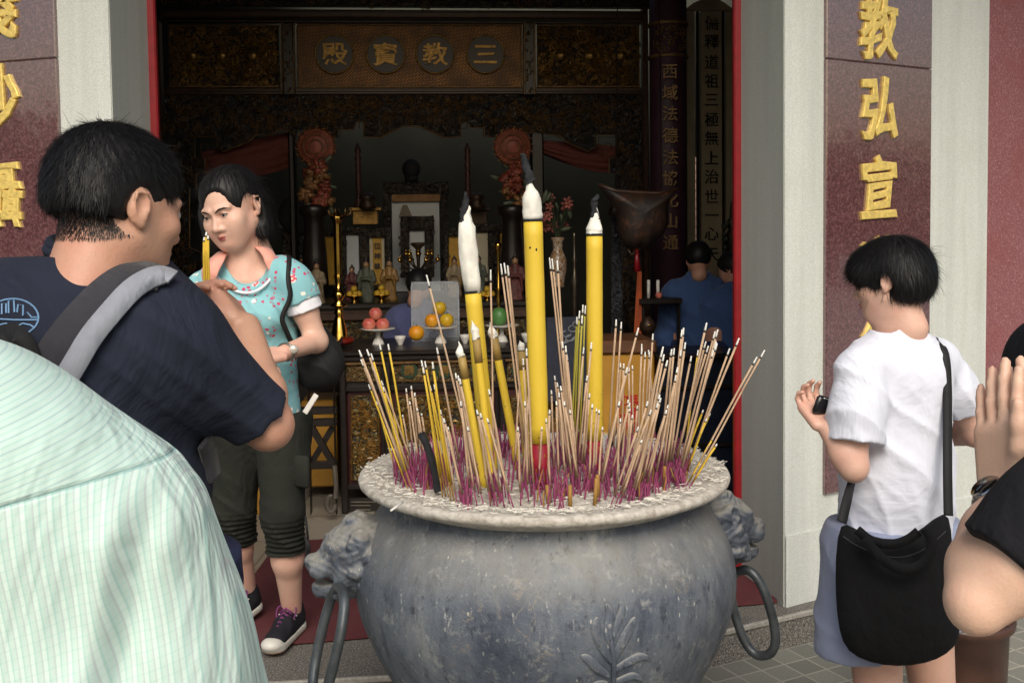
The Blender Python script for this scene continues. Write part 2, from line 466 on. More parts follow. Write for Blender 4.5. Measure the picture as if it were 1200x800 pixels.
YAW = math.tan(R(4.8))
def PP(u, v, y0):
    """pixel to the vertical plane through (0, y0) that faces as the temple front does"""
    d = ray(u, v); t = y0 / (d.y - YAW * d.x); return CAMLOC + d * t
XF = Vector((1, YAW, 0)).normalized(); NF = Vector((YAW, -1, 0)).normalized()      # along the front, and out of it
def slab(mb, u0, v0, u1, v1, y0, th, bev=.004, back=0):
    """a board facing the front, given by its photographed corners, its face lying at y0"""
    a = PP(u0, v0, y0); b = PP(u1, v1, y0); w = (b - a).dot(XF); h = a.z - b.z
    c = a + XF * (w / 2); c.z = (a.z + b.z) / 2; c = c - NF * (th / 2)
    Mx = Matrix((XF, -NF, Vector((0, 0, 1)))).transposed()
    return mb.box(c, (abs(w) / 2, th / 2, abs(h) / 2), Mx, bev)

_cc = {}
def text_geo(ch, offset=.022, ext=.05, bev=.0, rough=0.0):
    key = (ch, offset, ext, bev)
    if key in _cc: return _cc[key]
    c = bpy.data.curves.new('t', 'FONT'); c.body = ch; c.offset = offset; c.extrude = ext; c.bevel_depth = bev; c.bevel_resolution = 1
    c.resolution_u = 3
    o = bpy.data.objects.new('t', c); COL.objects.link(o)
    dg = bpy.context.evaluated_depsgraph_get(); me = bpy.data.meshes.new_from_object(o.evaluated_get(dg), depsgraph=dg)
    v = np.array([tuple(q.co) for q in me.vertices]); f = [tuple(p.vertices) for p in me.polygons]
    bpy.data.objects.remove(o); bpy.data.curves.remove(c); bpy.data.meshes.remove(me)
    if len(v):
        mn = v.min(0); mx = v.max(0); v = v - (mn + mx) / 2
    _cc[key] = (v, f); return v, f
def put_text(name, s, center, xd, nd, size, mat, parent, offset=.022, depth=.05, wob=0.0, bev=0.0, sx=1.0, up=(0, 0, 1), slant=0.0):
    v, f = text_geo(s, offset, depth, bev); up = Vector(up)
    if len(v) == 0: return None
    w = v.copy()
    if wob > 0:
        w[:, 0] += wob * np.sin(v[:, 1] * 9 + 1.3) + wob * .5 * np.sin(v[:, 1] * 23); w[:, 1] += wob * np.sin(v[:, 0] * 8 + .7) + slant * v[:, 0]
    elif slant: w[:, 1] += slant * v[:, 0]
    X = np.array(xd); U = np.array(up); N = np.array(nd)
    q = np.array(center) + size * (w[:, :1] * sx * X + w[:, 1:2] * U + w[:, 2:3] * N)
    return mobj(name, q, f, mat, parent, smooth=False)

# ================================================================== ground, threshold, floor
def struct(mb, name, mat, smooth=False): return tag(mb.build(name, mat, None, smooth), kind='structure')
gb = MB(); gb.box((0, 2, -.1), (60, 60, .1)); struct(gb, 'ground', M['paving'])
RC, RF = Vector((.987, 3.70, 0)), Vector((.907, 4.06, 0)); LF, LC = Vector((-1.343, 3.863, 0)), Vector((-1.357, 3.517, 0))
RD, LD = Vector((.866, .5, 0)), Vector((-.956, .292, 0))
kb = MB(); kpts = [(3.6, 4.95), (.63, 3.445), (.18, 3.22), (-1.25, 3.07), (-4.2, 3.95)]
ks = kpts[::-1] + [(3.6, 5.2), (-4.2, 5.2)]
kb.prism(ks, -.05, .12); struct(kb, 'step', M['kerb'])
# nosing strip: light along the step edge, put into a paler colour
nb = MB()
for a, b in zip(kpts[:-1], kpts[1:]):
    A = Vector((*a, .112)); B = Vector((*b, .112)); nb.bar(A, B, .016, .02, (0, 0, 1), .004)
struct(nb, 'step_edge', simple('lit_step_edge', (150, 146, 138), .7, 0, .25, 60, .3))
fb = MB(); fb.prism([(-4.4, 3.95 - .15), (-1.343, 3.9), (.907, 4.09), (3.8, 4.6), (3.8, 8.6), (-4.4, 8.6)], .0, .124); struct(fb, 'floor', M['floor'])
mt = MB(); mt.prism([(-1.06, 3.345), (.97, 3.735), (.93, 4.8), (-1.07, 4.56)], .126, .134)
tag(mt.build('door_mat', M['mat']), 'long dark red doormat lying across the temple doorway behind the burner', 'doormat')

# ================================================================== stone pillars either side of the door
def pillar(side):
    C, D, Fp = (RC, RD, RF) if side > 0 else (LC, LD, LF)
    n = Vector((D.y, -D.x, 0)) if side > 0 else Vector((-D.y, D.x, 0))      # outward
    xr = D if side > 0 else -D                                              # viewer's right along the face
    lab = ('pale stone pillar right of the doorway with a polished red couplet panel' if side > 0 else
           'pale stone pillar left of the doorway, its red couplet panel cut by the photo edge')
    t = thing('stone_pillar', (C.x, C.y, .12), lab, 'pillar', 'pillars flanking the doorway')
    E_ = C + D * 1.151
    poly = [(C.x, C.y), (E_.x, E_.y), (E_.x - n.x * .5, E_.y - n.y * .5), (Fp.x + side * .3, Fp.y + .25), (Fp.x, Fp.y)]
    if side < 0: poly = poly[::-1]
    b = MB(); b.prism(poly, .12, 3.9); b.build('shaft', M['plaster'], t)
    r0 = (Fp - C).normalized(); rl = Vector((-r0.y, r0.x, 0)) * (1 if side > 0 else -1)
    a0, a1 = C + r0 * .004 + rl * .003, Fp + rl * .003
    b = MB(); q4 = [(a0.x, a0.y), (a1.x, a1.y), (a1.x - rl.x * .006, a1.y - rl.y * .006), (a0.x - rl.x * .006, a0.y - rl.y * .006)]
    b.prism(q4 if side < 0 else q4[::-1], .1205, 3.895); b.build('reveal_slab', M['smoothgrey'], t)  # thin slab over the reveal, greyer than the shaft plaster
    b = MB(); o = .008
    rn = Vector((-r0.y, r0.x, 0)) * (1 if side > 0 else -1)
    p0 = C + n * o; p1 = E_ + n * o; p2 = E_ - n * .1; p3 = C - n * .1 - rn * .1; 
    base = [(p0.x, p0.y), (p1.x, p1.y), (p2.x, p2.y), (p3.x, p3.y)]
    if side < 0: base = base[::-1]
    b.prism(base, .121, .385); b.build('base_block', M['plaster'], t)
    # granite slabs
    ts = (.194, .776) if side > 0 else (.209, .80)
    for z0, z1 in ((.515, 2.128), (2.131, 3.5)):
        a = C + D * ts[0]; c = C + D * ts[1]; mid = (a + c) / 2 + n * .004; mid.z = (z0 + z1) / 2
        Mx = Matrix((xr, -n, Vector((0, 0, 1)))).transposed()
        b = MB(); b.box(mid, ((c - a).length / 2, .012, (z1 - z0) / 2), Mx, .003)
        s = b.build('granite_slab', M['granite'], t)
        if z1 > 3: up_s = s
        else: lo_s = s
    def hit(u, v):
        d = ray(u, v); q = C + n * .016; k = (q - CAMLOC).dot(n) / d.dot(n); return CAMLOC + d * k
    if side > 0:
        L = [('教', 1029, 32, up_s), ('弘', 1030, 127, lo_s), ('宣', 1029, 219, lo_s), ('道', 1030, 314, lo_s), ('德', 1031, 408, lo_s), ('方', 1031, 502, lo_s)]
    else:
        L = [('義', -9, 8, up_s), ('妙', -8, 118, lo_s), ('攝', -3, 228, lo_s), ('玄', -2, 338, lo_s), ('門', 0, 446, lo_s)]
    for ch, u, v, s in L:
        p = hit(u, v)
        put_text('character', ch, p, xr, n, .245, M['goldleaf'], s, offset=.012, depth=.03, wob=.02, bev=.016, sx=.86 if side > 0 else .95, slant=.06)
    return t
pillar(1); pillar(-1)
# rough red granite wall beyond the right pillar
w0 = RC + RD * 1.153; w1 = RC + RD * 4.2; nn = Vector((RD.y, -RD.x, 0)); b = MB()
b.prism([(w0.x - nn.x * .02, w0.y - nn.y * .02), (w1.x - nn.x * .02, w1.y - nn.y * .02), (w1.x - nn.x * .3, w1.y - nn.y * .3), (w0.x - nn.x * .3, w0.y - nn.y * .3)], .12, 3.9)
tag(b.build('granite_wall', M['redrough']), 'rough red granite wall at the right edge beyond the pale pillar', 'wall')
w0 = LC + LD * 1.153; w1 = LC + LD * 3.5; nn = Vector((-LD.y, LD.x, 0)); b = MB()
b.prism([(w0.x - nn.x * .02, w0.y - nn.y * .02), (w0.x - nn.x * .3, w0.y - nn.y * .3), (w1.x - nn.x * .3, w1.y - nn.y * .3), (w1.x - nn.x * .02, w1.y - nn.y * .02)], .12, 3.9)
tag(b.build('granite_wall', M['redrough']), 'rough red granite wall beyond the left pillar, outside the picture', 'wall')
# door frame
t = thing('door_frame', (RF.x, RF.y, .12), 'narrow glossy red frame lining the temple doorway', 'door frame')
for Fp, s in ((RF, -1), (LF, 1)):
    b = MB(); c = Fp + XF * (s * .012); c.z = 1.7; b.box(c - NF * -.0, (.017, .016, 1.56), Matrix((XF, -NF, Vector((0, 0, 1)))).transposed(), .006)
    b.build('jamb', M['redpaint'], t)
b = MB(); a = LF.copy(); c = RF.copy(); a.z = c.z = 3.3; b.bar(a, c, .1, .1, (0, 0, 1), .006); b.build('lintel', M['redpaint'], t)
# hall shell: wall over the door, front walls, side walls, back wall with a window opening, slotted ceiling, added canopy roof
t = thing('temple_hall', (0, 8.3, .12), 'dark temple hall interior walls and ceiling seen through the doorway', 'building')
b = MB(); a = LF.copy(); c = RF.copy(); a.z = c.z = 3.67; b.bar(a + Vector((-.2, .12, 0)), c + Vector((.2, .12, 0)), .3, .6, (0, 0, 1)); b.build('wall_over_door', M['plaster'], t)
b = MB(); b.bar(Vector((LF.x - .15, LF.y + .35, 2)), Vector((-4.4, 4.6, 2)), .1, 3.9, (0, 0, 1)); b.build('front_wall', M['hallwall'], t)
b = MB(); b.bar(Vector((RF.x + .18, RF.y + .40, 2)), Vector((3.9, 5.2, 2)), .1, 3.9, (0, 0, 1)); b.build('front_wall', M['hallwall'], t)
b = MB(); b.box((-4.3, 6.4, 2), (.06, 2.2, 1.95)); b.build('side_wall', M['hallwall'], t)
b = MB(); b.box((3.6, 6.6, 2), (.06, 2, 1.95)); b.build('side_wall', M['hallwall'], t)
b = MB(); Y = 8.45
WX0, WX1, WZ0, WZ1 = 1.28, 2.2, 1.15, 2.12
b.box(((-4.3 + WX0) / 2, Y, 2), ((WX0 + 4.3) / 2, .06, 1.95)); b.box(((WX1 + 3.6) / 2, Y, 2), ((3.6 - WX1) / 2, .06, 1.95))
b.box(((WX0 + WX1) / 2, Y, (WZ0 + .05) / 2), ((WX1 - WX0) / 2, .06, (WZ0 - .05) / 2)); b.box(((WX0 + WX1) / 2, Y, (WZ1 + 3.95) / 2), ((WX1 - WX0) / 2, .06, (3.95 - WZ1) / 2))
b.build('back_wall', M['backwall'], t)
b = MB()
for i in range(12): b.box((WX0 + (i + .5) * (WX1 - WX0) / 12, Y - .02, (WZ0 + WZ1) / 2), (.006, .012, (WZ1 - WZ0) / 2))
for i in range(13): b.box(((WX0 + WX1) / 2, Y - .021, WZ0 + (i + .3) * (WZ1 - WZ0) / 13), ((WX1 - WX0) / 2, .01, .006))
b.build('window_lattice', M['brownwood'], t)
b = MB(); b.box((-.35, 5.35, 3.98), (4.1, 1.6, .05)); b.box((-.35, 8.3, 3.98), (4.1, .3, .05)); b.box((-3.0, 7.47, 3.98), (1.4, .53, .05)); b.box((2.9, 7.47, 3.98), (.8, .53, .05)); b.build('ceiling', M['ceiling'], t)  # slot between the boards added to let daylight down on the back wall
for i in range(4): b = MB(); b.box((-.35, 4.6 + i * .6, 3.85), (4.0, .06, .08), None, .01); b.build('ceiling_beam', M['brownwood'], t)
b = MB(); b.bar(Vector((-3.8, 3.2, 4.0)), Vector((3.9, 3.75, 4.0)), 2.6, .12, (0, 0, 1)); b.build('canopy', M['ceiling'], t)  # unseen roof, added to keep high sky light off the doorway
b = MB(); b.box((1.5, 11.5, 1.4), (3.5, .1, 1.4)); tag(b.build('courtyard_wall', simple('pink_courtyard_wall', (214, 176, 156), .8, 0, .1, 3)), 'sunlit pinkish courtyard wall glimpsed through the lattice window', 'wall')

# ================================================================== scroll relief helper
def spiral(c, X, Z, r, turns, ph, sg, n=16):
    pts = []
    for i in range(n + 1):
        f = i / n; a = ph + sg * turns * 2 * math.pi * f; q = r * (1 - f * .86); pts.append(c + X * (q * math.cos(a)) + Z * (q * math.sin(a)))
    return pts
def scrolls(mb, poly_px, y0, count, rmin, rmax, rad=.004, out=.006, seed=1, ns=4):
    """gilt scrolls carved in relief over the board area given as photographed rectangles"""
    rn = random.Random(seed); areas = [abs((r[2] - r[0]) * (r[3] - r[1])) for r in poly_px]; Zv = Vector((0, 0, 1))
    for i in range(count):
        r = rn.choices(poly_px, areas)[0]; u = rn.uniform(r[0], r[2]); v = rn.uniform(r[1], r[3])
        c = PP(u, v, y0) + NF * out; rr = rn.uniform(rmin, rmax)
        mb.tube(spiral(c, XF, Zv, rr, rn.uniform(.7, 1.5), rn.uniform(0, 6.3), rn.choice((-1, 1)), 12), [rad * (1.25 - .7 * k / 12) for k in range(13)], ns)
def pxline(pts, y0, out=.008): return [PP(u, v, y0) + NF * out for u, v in pts]
Y1 = 6.45
scr = thing('carved_altar_screen', PP(470, 400, Y1).xy.to_3d() + Vector((0, 0, .12)), 'dark carved and gilded screen with four roundels high inside the hall', 'altar screen')
b = MB(); slab(b, 186, -60, 768, 9, Y1, .06); f_ = b.build('top_frieze', M['carve_dark'], scr)
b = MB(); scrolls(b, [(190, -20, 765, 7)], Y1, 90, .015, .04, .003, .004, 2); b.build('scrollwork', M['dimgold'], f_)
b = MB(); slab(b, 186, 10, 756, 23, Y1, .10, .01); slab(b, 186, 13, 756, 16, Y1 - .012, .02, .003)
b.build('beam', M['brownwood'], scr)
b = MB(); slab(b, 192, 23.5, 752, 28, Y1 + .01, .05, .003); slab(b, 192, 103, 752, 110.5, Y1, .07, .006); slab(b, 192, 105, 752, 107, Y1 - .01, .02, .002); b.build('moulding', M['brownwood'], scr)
for (u0, u1, sd) in ((197, 328, 3), (629, 750, 4)):
    b = MB(); slab(b, u0, 30, u1, 102, Y1 + .02, .03); p = b.build('carved_panel', M['carve_dense'], scr)
    b = MB(); scrolls(b, [(u0 + 4, 34, u1 - 4, 98)], Y1 + .02, 100, .012, .032, .0045, .006, sd)
    for uu in (u0 + 28, u0 + 62, u0 + 98):
        b.ball(PP(uu, 66, Y1 + .02) + NF * .012, (.035, .018, .03), 10, 7)
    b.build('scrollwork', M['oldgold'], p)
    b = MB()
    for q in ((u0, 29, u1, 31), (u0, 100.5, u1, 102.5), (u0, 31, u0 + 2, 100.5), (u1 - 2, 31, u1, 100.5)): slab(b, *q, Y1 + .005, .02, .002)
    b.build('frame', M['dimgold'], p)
# centre plaque with a key-fret ground
def m_fret():
    t = NT('key_fret_carving'); v = t.vec((1, 1, 1), (0, R(45), 0))
    x1 = t.n('ShaderNodeTexBrick'); x1.offset = .5; x1.inputs['Scale'].default_value = 1
    sep = t.n('ShaderNodeSeparateXYZ'); t.l(v, sep.inputs[0]); cb = t.n('ShaderNodeCombineXYZ'); t.l(sep.outputs[0], cb.inputs[0]); t.l(sep.outputs[2], cb.inputs[1]); t.l(cb.outputs[0], x1.inputs[0])
    for k, q in (('Mortar Size', .0035), ('Mortar Smooth', .3), ('Brick Width', .036), ('Row Height', .013)): x1.inputs[k].default_value = q
    f = x1.outputs['Fac']; patch = t.ramp(t.noise(9, 4), [(.35, .35), (.65, 1)])
    c = t.mix(t.math('MULTIPLY', f, patch), lin((44, 30, 24)), lin((156, 106, 48)))
    return t.done(c, .45, t.bump(f, .006, 1), t.math('MULTIPLY', f, .5))
M['fret'] = m_fret(); M['plaque_dark'] = simple('plum_lacquer', (44, 30, 30), .4, 0, .2, 20)
b = MB(); slab(b, 348, 29, 612, 102, Y1 + .01, .03); plq = b.build('name_plaque', M['fret'], scr)
b = MB()
for q in ((348, 28, 612, 30.5), (348, 101, 612, 103), (347, 30.5, 350, 101), (610, 30.5, 613, 101)): slab(b, *q, Y1 - .005, .02, .002)
b.build('frame', M['dimgold'], plq)
FM = Matrix((XF, Vector((0, 0, 1)), NF)).transposed()
for ch, u in (('殿', 392), ('寶', 452), ('教', 510), ('三', 569)):
    c = PP(u, 64, Y1); b = MB(); b.lathe(c - NF * .005, [(.118, 0), (.118, .012), (.0, .0121)], 40, FM, False)
    r = b.build('roundel', M['plaque_dark'], plq, False)
    b = MB(); b.tube([c + NF * .009 + XF * (.116 * math.cos(a)) + Vector((0, 0, .116 * math.sin(a))) for a in [2 * math.pi * k / 40 for k in range(40)]], .005, 6, True); b.build('ring', M['oldgold'], r, True)
    put_text('character', ch, c + NF * .012, XF, NF, .142, M['oldgold'], r, offset=.018, depth=.03, wob=.02, sx=1.12)
for u0, u1 in ((329, 346), (613, 628)):
    b = MB(); slab(b, u0, 26, u1, 112, Y1 - .03, .05, .01); p = b.build('divider', M['darkwood'], scr)
    b = MB()
    for uu in (u0 + 1.5, u1 - 1.5): b.tube(pxline([(uu, 27), (uu, 111)], Y1 - .03, .004), .006, 6)
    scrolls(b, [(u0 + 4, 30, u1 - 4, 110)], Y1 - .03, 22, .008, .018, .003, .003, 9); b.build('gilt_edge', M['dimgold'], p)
# lower pierced valance: outline polygons built as thick carved boards
def board(poly, y0, th, name, mat, parent):
    n = len(poly); f = [PP(u, v, y0) for u, v in poly]; bk = [q - NF * th for q in f]
    bb = MB(); bb.add([*f, *bk], [tuple(range(n)), tuple(reversed(range(n, 2 * n)))] + [(i, n + i, n + (i + 1) % n, (i + 1) % n) for i in range(n)])
    return bb.build(name, mat, parent)
lv = [(192, 111), (347, 111), (347, 158), (330, 152), (316, 158), (300, 158), (292, 166), (276, 172), (262, 178), (254, 172), (254, 160), (228, 160), (228, 186), (240, 186), (240, 203), (230, 203), (230, 222), (222, 222), (222, 290), (236, 296), (238, 318), (214, 330), (208, 420), (192, 420)]
rv = [(q[0], q[1]) for q in lv]
rv = [(752 - (u - 192) * .88, v) for u, v in lv if v < 260][::-1]
rv = [(752, 111), (614, 111), (614, 158), (630, 152), (642, 158), (656, 158), (663, 166), (676, 172), (690, 178), (698, 172), (698, 158), (722, 158), (722, 184), (714, 186), (714, 203), (722, 203), (722, 222), (728, 222), (728, 420), (752, 420)]
cv = [(347, 111), (614, 111), (614, 152), (586, 152), (586, 160), (568, 160), (568, 150), (552, 150), (548, 143), (540, 143), (540, 160), (520, 162), (508, 156), (490, 148), (472, 148), (456, 156), (446, 162), (426, 160), (426, 143), (418, 143), (414, 152), (396, 152), (396, 160), (378, 160), (378, 152), (347, 152)]
for poly, sd, rects, nm in ((lv, 5, [(195, 114, 345, 156), (195, 156, 226, 320), (195, 300, 210, 415)], 70), (rv, 6, [(616, 114, 750, 156), (726, 156, 750, 415)], 70), (cv, 7, [(350, 113, 612, 143)], 80)):
    p = board(poly, Y1 + .015, .035, 'valance', M['carve_dark'], scr)
    b = MB(); scrolls(b, rects, Y1 + .015, nm * 2, .012, .034, .0036, .004, sd); b.build('scrollwork', M['dimgold'], p)
    b = MB(); b.tube(pxline(poly[2:-1], Y1 + .015, .002), .0045, 5); b.build('edge_fret', M['dimgold'], p)
    # square key frets hanging in the corners
    b = MB()
    ks = {5: [(268, 142), (312, 146), (240, 172), (236, 196)], 6: [(690, 142), (650, 146), (712, 172)], 7: [(388, 150), (432, 140), (536, 140), (577, 150)]}[sd]
    for u, v in ks:
        s_ = 11; b.tube(pxline([(u - s_, v + s_), (u - s_, v - s_), (u + s_, v - s_), (u + s_, v + s_), (u - 4, v + s_), (u - 4, v - 3), (u + 4, v - 3), (u + 4, v + 4)], Y1 + .015, .012), .0035, 4)
    b.build('key_fret', M['dimgold'], p)
b = MB(); slab(b, 753, 8, 762, 420, Y1 + .0, .08, .006); b.build('side_post', M['brownwood'], scr)
b = MB(); slab(b, 186, 24, 192, 420, Y1 + .0, .08, .006); b.build('side_post', M['brownwood'], scr)
for u0, u1 in ((337, 351), (622, 640)):
    b = MB(); slab(b, u0, 152, u1, 420, Y1 + .05, .12, .01); b.build('inner_post', M['darkwood'], scr)
# curtains gathered across the side openings
for (x0, x1, dy, nm) in ((236, 345, -1, 'left'), (634, 722, 1, 'right')):
    V_ = []; n1, n2 = 40, 14; y0 = Y1 + .12
    for i in range(n1 + 1):
        f = i / n1; u = x0 + (x1 - x0) * f
        if dy < 0: top = 178 - 24 * f; bot = 206 - 12 * f + 8 * math.sin(f * 3.1)
        else: top = 164 + 8 * f; bot = 180 + 22 * math.sin(f * 1.7) 
        for j in range(n2 + 1):
            g = j / n2; q = PP(u, top + (bot - top) * g, y0) + NF * (.05 * math.sin(g * 3.14) + .012 * math.sin(g * 30 + f * 3)); V_.append(q)
    F_ = [(i * (n2 + 1) + j, i * (n2 + 1) + j + 1, (i + 1) * (n2 + 1) + j + 1, (i + 1) * (n2 + 1) + j) for i in range(n1) for j in range(n2)]
    o = mobj('curtain', V_, F_, M['curtain']); sm = o.modifiers.new('thick', 'SOLIDIFY'); sm.thickness = .006
    tag(o, 'dusty red curtain draped in the %s opening of the carved screen' % nm, 'curtain', 'curtains of the altar screen')
# ================================================================== furnishings of the hall
def lathe_px(mb, u, y0, prof, n=20, sc=None):
    """turned shape standing at column u; profile given as (radius px, row) pairs of the photograph"""
    k = y0 / 1200
    base = PP(u, prof[-1][1], y0); pr = []
    for r, v in prof[::-1]:
        pr.append((r * k, PP(u, v, y0).z - base.z))
    mb.lathe(base, pr, n); return base
# ---- front altar table
YT = 5.1
tb = thing('altar_table', PP(540, 604, YT), 'black altar table with gilt carved panels directly behind the burner, bearing the fruit', 'table')
b = MB(); a0 = PP(393, 402, YT); a1 = PP(694, 402, YT); top = .935
def tblock(mb, u0, u1, z0, z1, y0, y1, bev=.004):
    A = PP(u0, 400, y0); B = PP(u1, 400, y0); w = (B - A).dot(XF)
    c = A + XF * (w / 2) - NF * ((y1 - y0) / 2); c.z = (z0 + z1) / 2
    mb.box(c, (w / 2, (y1 - y0) / 2, (z1 - z0) / 2), Matrix((XF, -NF, Vector((0, 0, 1)))).transposed(), bev)
tblock(b, 392, 695, .915, .938, YT - .02, 5.72, .006); tblock(b, 394, 693, .885, .914, YT, 5.70, .006)
b.build('top', M['darkwood'], tb)
b = MB(); tblock(b, 398, 690, .865, .884, YT + .015, 5.68); b.build('gilt_moulding', M['dimgold'], tb)
b = MB(); tblock(b, 396, 692, .24, .864, YT + .045, 5.66); b.build('case', M['darkwood'], tb)
for u in (396, 449, 584, 686):
    b = MB(); tblock(b, u, u + 8, .125, .884, YT, YT + .06, .006); b.build('post', M['darkwood'], tb)
for z0, z1 in ((.735, .755), (.245, .27)): b = MB(); tblock(b, 398, 690, z0, z1, YT + .01, YT + .05); b.build('rail', M['darkwood'], tb)
for u0, u1 in ((405, 446), (459, 581), (594, 683)):
    b = MB(); slab(b, u0, 421, u1, 446, YT + .035, .02); p = b.build('drawer_panel', M['carve_table'], tb)
    b = MB(); scrolls(b, [(u0 + 3, 424, u1 - 3, 443)], YT + .035, int((u1 - u0) * .5), .012, .028, .003, .004, u0); b.tube(pxline([(u0, 421), (u1, 421), (u1, 446), (u0, 446)], YT + .035, .003), .004, 5, True)
    b.build('relief', M['dimgold'], p)
    if u1 - u0 > 60:
        for k in range(3):
            uu = u0 + (u1 - u0) * (k + .5) / 3; b = MB(); c = PP(uu, 433.5, YT + .035); b.lathe(c, [(.042, 0), (.042, .008), (0, .0081)], 24, FM, False); r = b.build('roundel', simple('green_enamel', (44, 62, 46), .3, 0, .2, 30) if k == 0 and u0 == 459 else bpy.data.materials['green_enamel'], p)
            put_text('character', '壽', c + NF * .009, XF, NF, .055, M['oldgold'], r, depth=.03)
for u0, u1 in ((408, 446), (460, 580), (595, 682)):
    b = MB(); slab(b, u0 - 2, 455, u1 + 2, 572, YT + .04, .01); p = b.build('door_panel', simple('dark_red_lacquer', (62, 24, 24), .4, 0, .2) if u0 == 408 else bpy.data.materials['dark_red_lacquer'], tb)
    b = MB(); slab(b, u0 + 4, 464, u1 - 2, 562, YT + .028, .02); q = b.build('relief_field', M['carve_table'], p)
    b = MB(); scrolls(b, [(u0 + 6, 468, u1 - 4, 558)], YT + .028, int((u1 - u0) * 2.0), .01, .035, .004, .004, u0 + 1); b.tube(pxline([(u0 + 4, 464), (u1 - 2, 464), (u1 - 2, 562), (u0 + 4, 562)], YT + .028, .003), .005, 5, True); b.build('relief', M['oldgold'], q)
    b = MB(); slab(b, u0 - 2, 584, u1 + 2, 604, YT + .04, .02); p = b.build('foot_panel', M['darkwood'], tb)
    b = MB(); n = max(1, int((u1 - u0) / 38)); w = (u1 - u0) / n
    for k in range(n):
        x = u0 + k * w; b.tube(pxline([(x + 3, 588), (x + w - 3, 588), (x + w - 3, 600), (x + 3, 600), (x + 3, 592), (x + w - 12, 592), (x + w - 12, 597), (x + 10, 597)], YT + .04, .004), .005, 4)
    b.build('fretwork', simple('worn_dark_fret', (84, 78, 66), .5) if u0 == 408 else bpy.data.materials['worn_dark_fret'], p)

# ---- braced side bench and yellow boxes at the left
bn = thing('braced_stand', PP(375, 606, 5.0), 'dark wooden stand with crossed braces left of the altar table', 'stand')
for u in (362, 392):
    b = MB(); slab(b, u - 3, 412, u + 3, 603, 5.0, .05, .005); b.build('leg', M['darkwood'], bn)
for v in (412, 478, 492, 542): b = MB(); slab(b, 345, v, 395, v + 7, 5.01, .04, .004); b.build('rail', M['darkwood'], bn)
for u0, u1, yy in ((365, 390, 5.03), (390, 365, 5.07)): b = MB(); b.bar(PP(u0, 500, yy), PP(u1, 542, yy), .03, .03); b.build('brace', M['darkwood'], bn)
b = MB(); slab(b, 330, 402, 397, 410, 4.96, .5, .006); b.build('top', M['darkwood'], bn)
b = MB()
b.tube([PP(388 + 5 * math.cos(a), 590 + 9 * math.sin(a), 4.97) for a in [x * .5 for x in range(11)]], .012, 6); b.tube(pxline([(392, 545), (394, 570), (393, 583)], 4.97), .012, 6); b.build('scroll_foot', simple('greyed_carved_wood', (86, 80, 72), .6), bn)
def ybox(u0, u1, v0, v1, y0, dep, lab, red=None):
    t = thing('offering_box', PP((u0 + u1) / 2, v1, y0), lab, 'donation box', 'yellow offering boxes')
    b = MB(); slab(b, u0, v0, u1, v1, y0, dep, .01); b.build('box_body', M['ybox'], t)
    if red:
        for ru, rv, ch in red:
            put_text('character', ch, PP(ru, rv, y0) + NF * .002, XF, NF, .062, M['redchar'], t, offset=.02, depth=.02)
    return t
M['ybox'] = simple('yellow_painted_box', (168, 122, 38), .5, 0, .15, 6); M['redchar'] = simple('red_characters', (176, 26, 24), .5, 0, .05)
ybox(248, 312, 492, 604, 5.15, .35, 'yellow offering box standing on the hall floor behind the woman\'s legs')
ybox(352, 396, 470, 570, 5.42, .3, 'ochre yellow box seen through the crossed braces of the dark stand')
dbx = ybox(704, 768, 414, 560, 4.85, .35, 'yellow donation box with red characters right of the burner\'s big candles', [(729, 468, '功'), (729, 484, '德'), (741, 468, '無'), (741, 484, '量'), (729, 500, '箱'), (741, 500, '福')])
b = MB(); slab(b, 701, 400, 770, 414, 4.83, .39, .01); b.build('lid', simple('orange_brown_board', (92, 58, 34), .5), dbx)

# ---- rear altar and the things on it
YR = 5.95
ra = thing('rear_altar', PP(490, 604, YR), 'higher dark altar behind the offering table carrying the statuettes', 'altar')
zr = 1.118
b = MB(); tblock(b, 340, 640, zr - .03, zr, YR - .02, 7.2, .005); b.build('top', M['darkwood'], ra)
b = MB(); tblock(b, 342, 638, .13, zr - .031, YR + .04, 7.1, .005); b.build('case', M['darkwood'], ra)
b = MB(); slab(b, 343, 362, 637, 366, YR + .01, .03); slab(b, 343, 368, 637, 371, YR, .03); b.build('moulding', M['brownwood'], ra)
b = MB(); slab(b, 345, 374, 636, 394, YR + .03, .02); p = b.build('apron', M['carve_table'], ra)
b = MB(); scrolls(b, [(348, 377, 634, 391)], YR + .03, 90, .012, .03, .003, .004, 33); b.build('relief', M['dimgold'], p)

def tablet(u0, v0, u1, v1, o, y0, panel, lab, grp, strip=None, name='framed_tablet'):
    t = thing(name, PP((u0 + u1) / 2, v1, y0), lab, 'frame', grp)
    b = MB()
    for q in ((u0 - o, v0 - o * 1.5, u1 + o, v0), (u0 - o, v0, u0, v1 + 4), (u1, v0, u1 + o, v1 + 4), (u0 - o, v1 + 4, u1 + o, v1 + 9)): slab(b, *q, y0, .05, .004)
    f = b.build('frame', M['carve_dark'], t)
    b = MB(); scrolls(b, [(u0 - o, v0 - o * 1.4, u1 + o, v0 - 2), (u0 - o, v0, u0 - 1, v1), (u1 + 1, v0, u1 + o, v1)], y0, int(26 + o * 5), .006, .016, .0028, .002, int(u0)); b.build('carving', M['carvegrey'], f)
    b = MB(); slab(b, u0 - .5, v0 - .5, u1 + .5, v1 + 4.5, y0 + .03, .02); b.build('panel', panel, t)
    if strip:
        for (s0, s1, m) in strip:
            b = MB(); slab(b, s0, v0 + 1, s1, v1 + 3, y0 + .022, .008); b.build('inscription_strip', m, t)
    return t
M['carvegrey'] = simple('worn_carving_grey', (92, 88, 80), .4, .3, .4, 30)
M['cream'] = simple('cream_paper', (206, 196, 170), .7, 0, .06); M['palegrey'] = simple('pale_mirror_card', (196, 202, 206), .35, 0, .04)
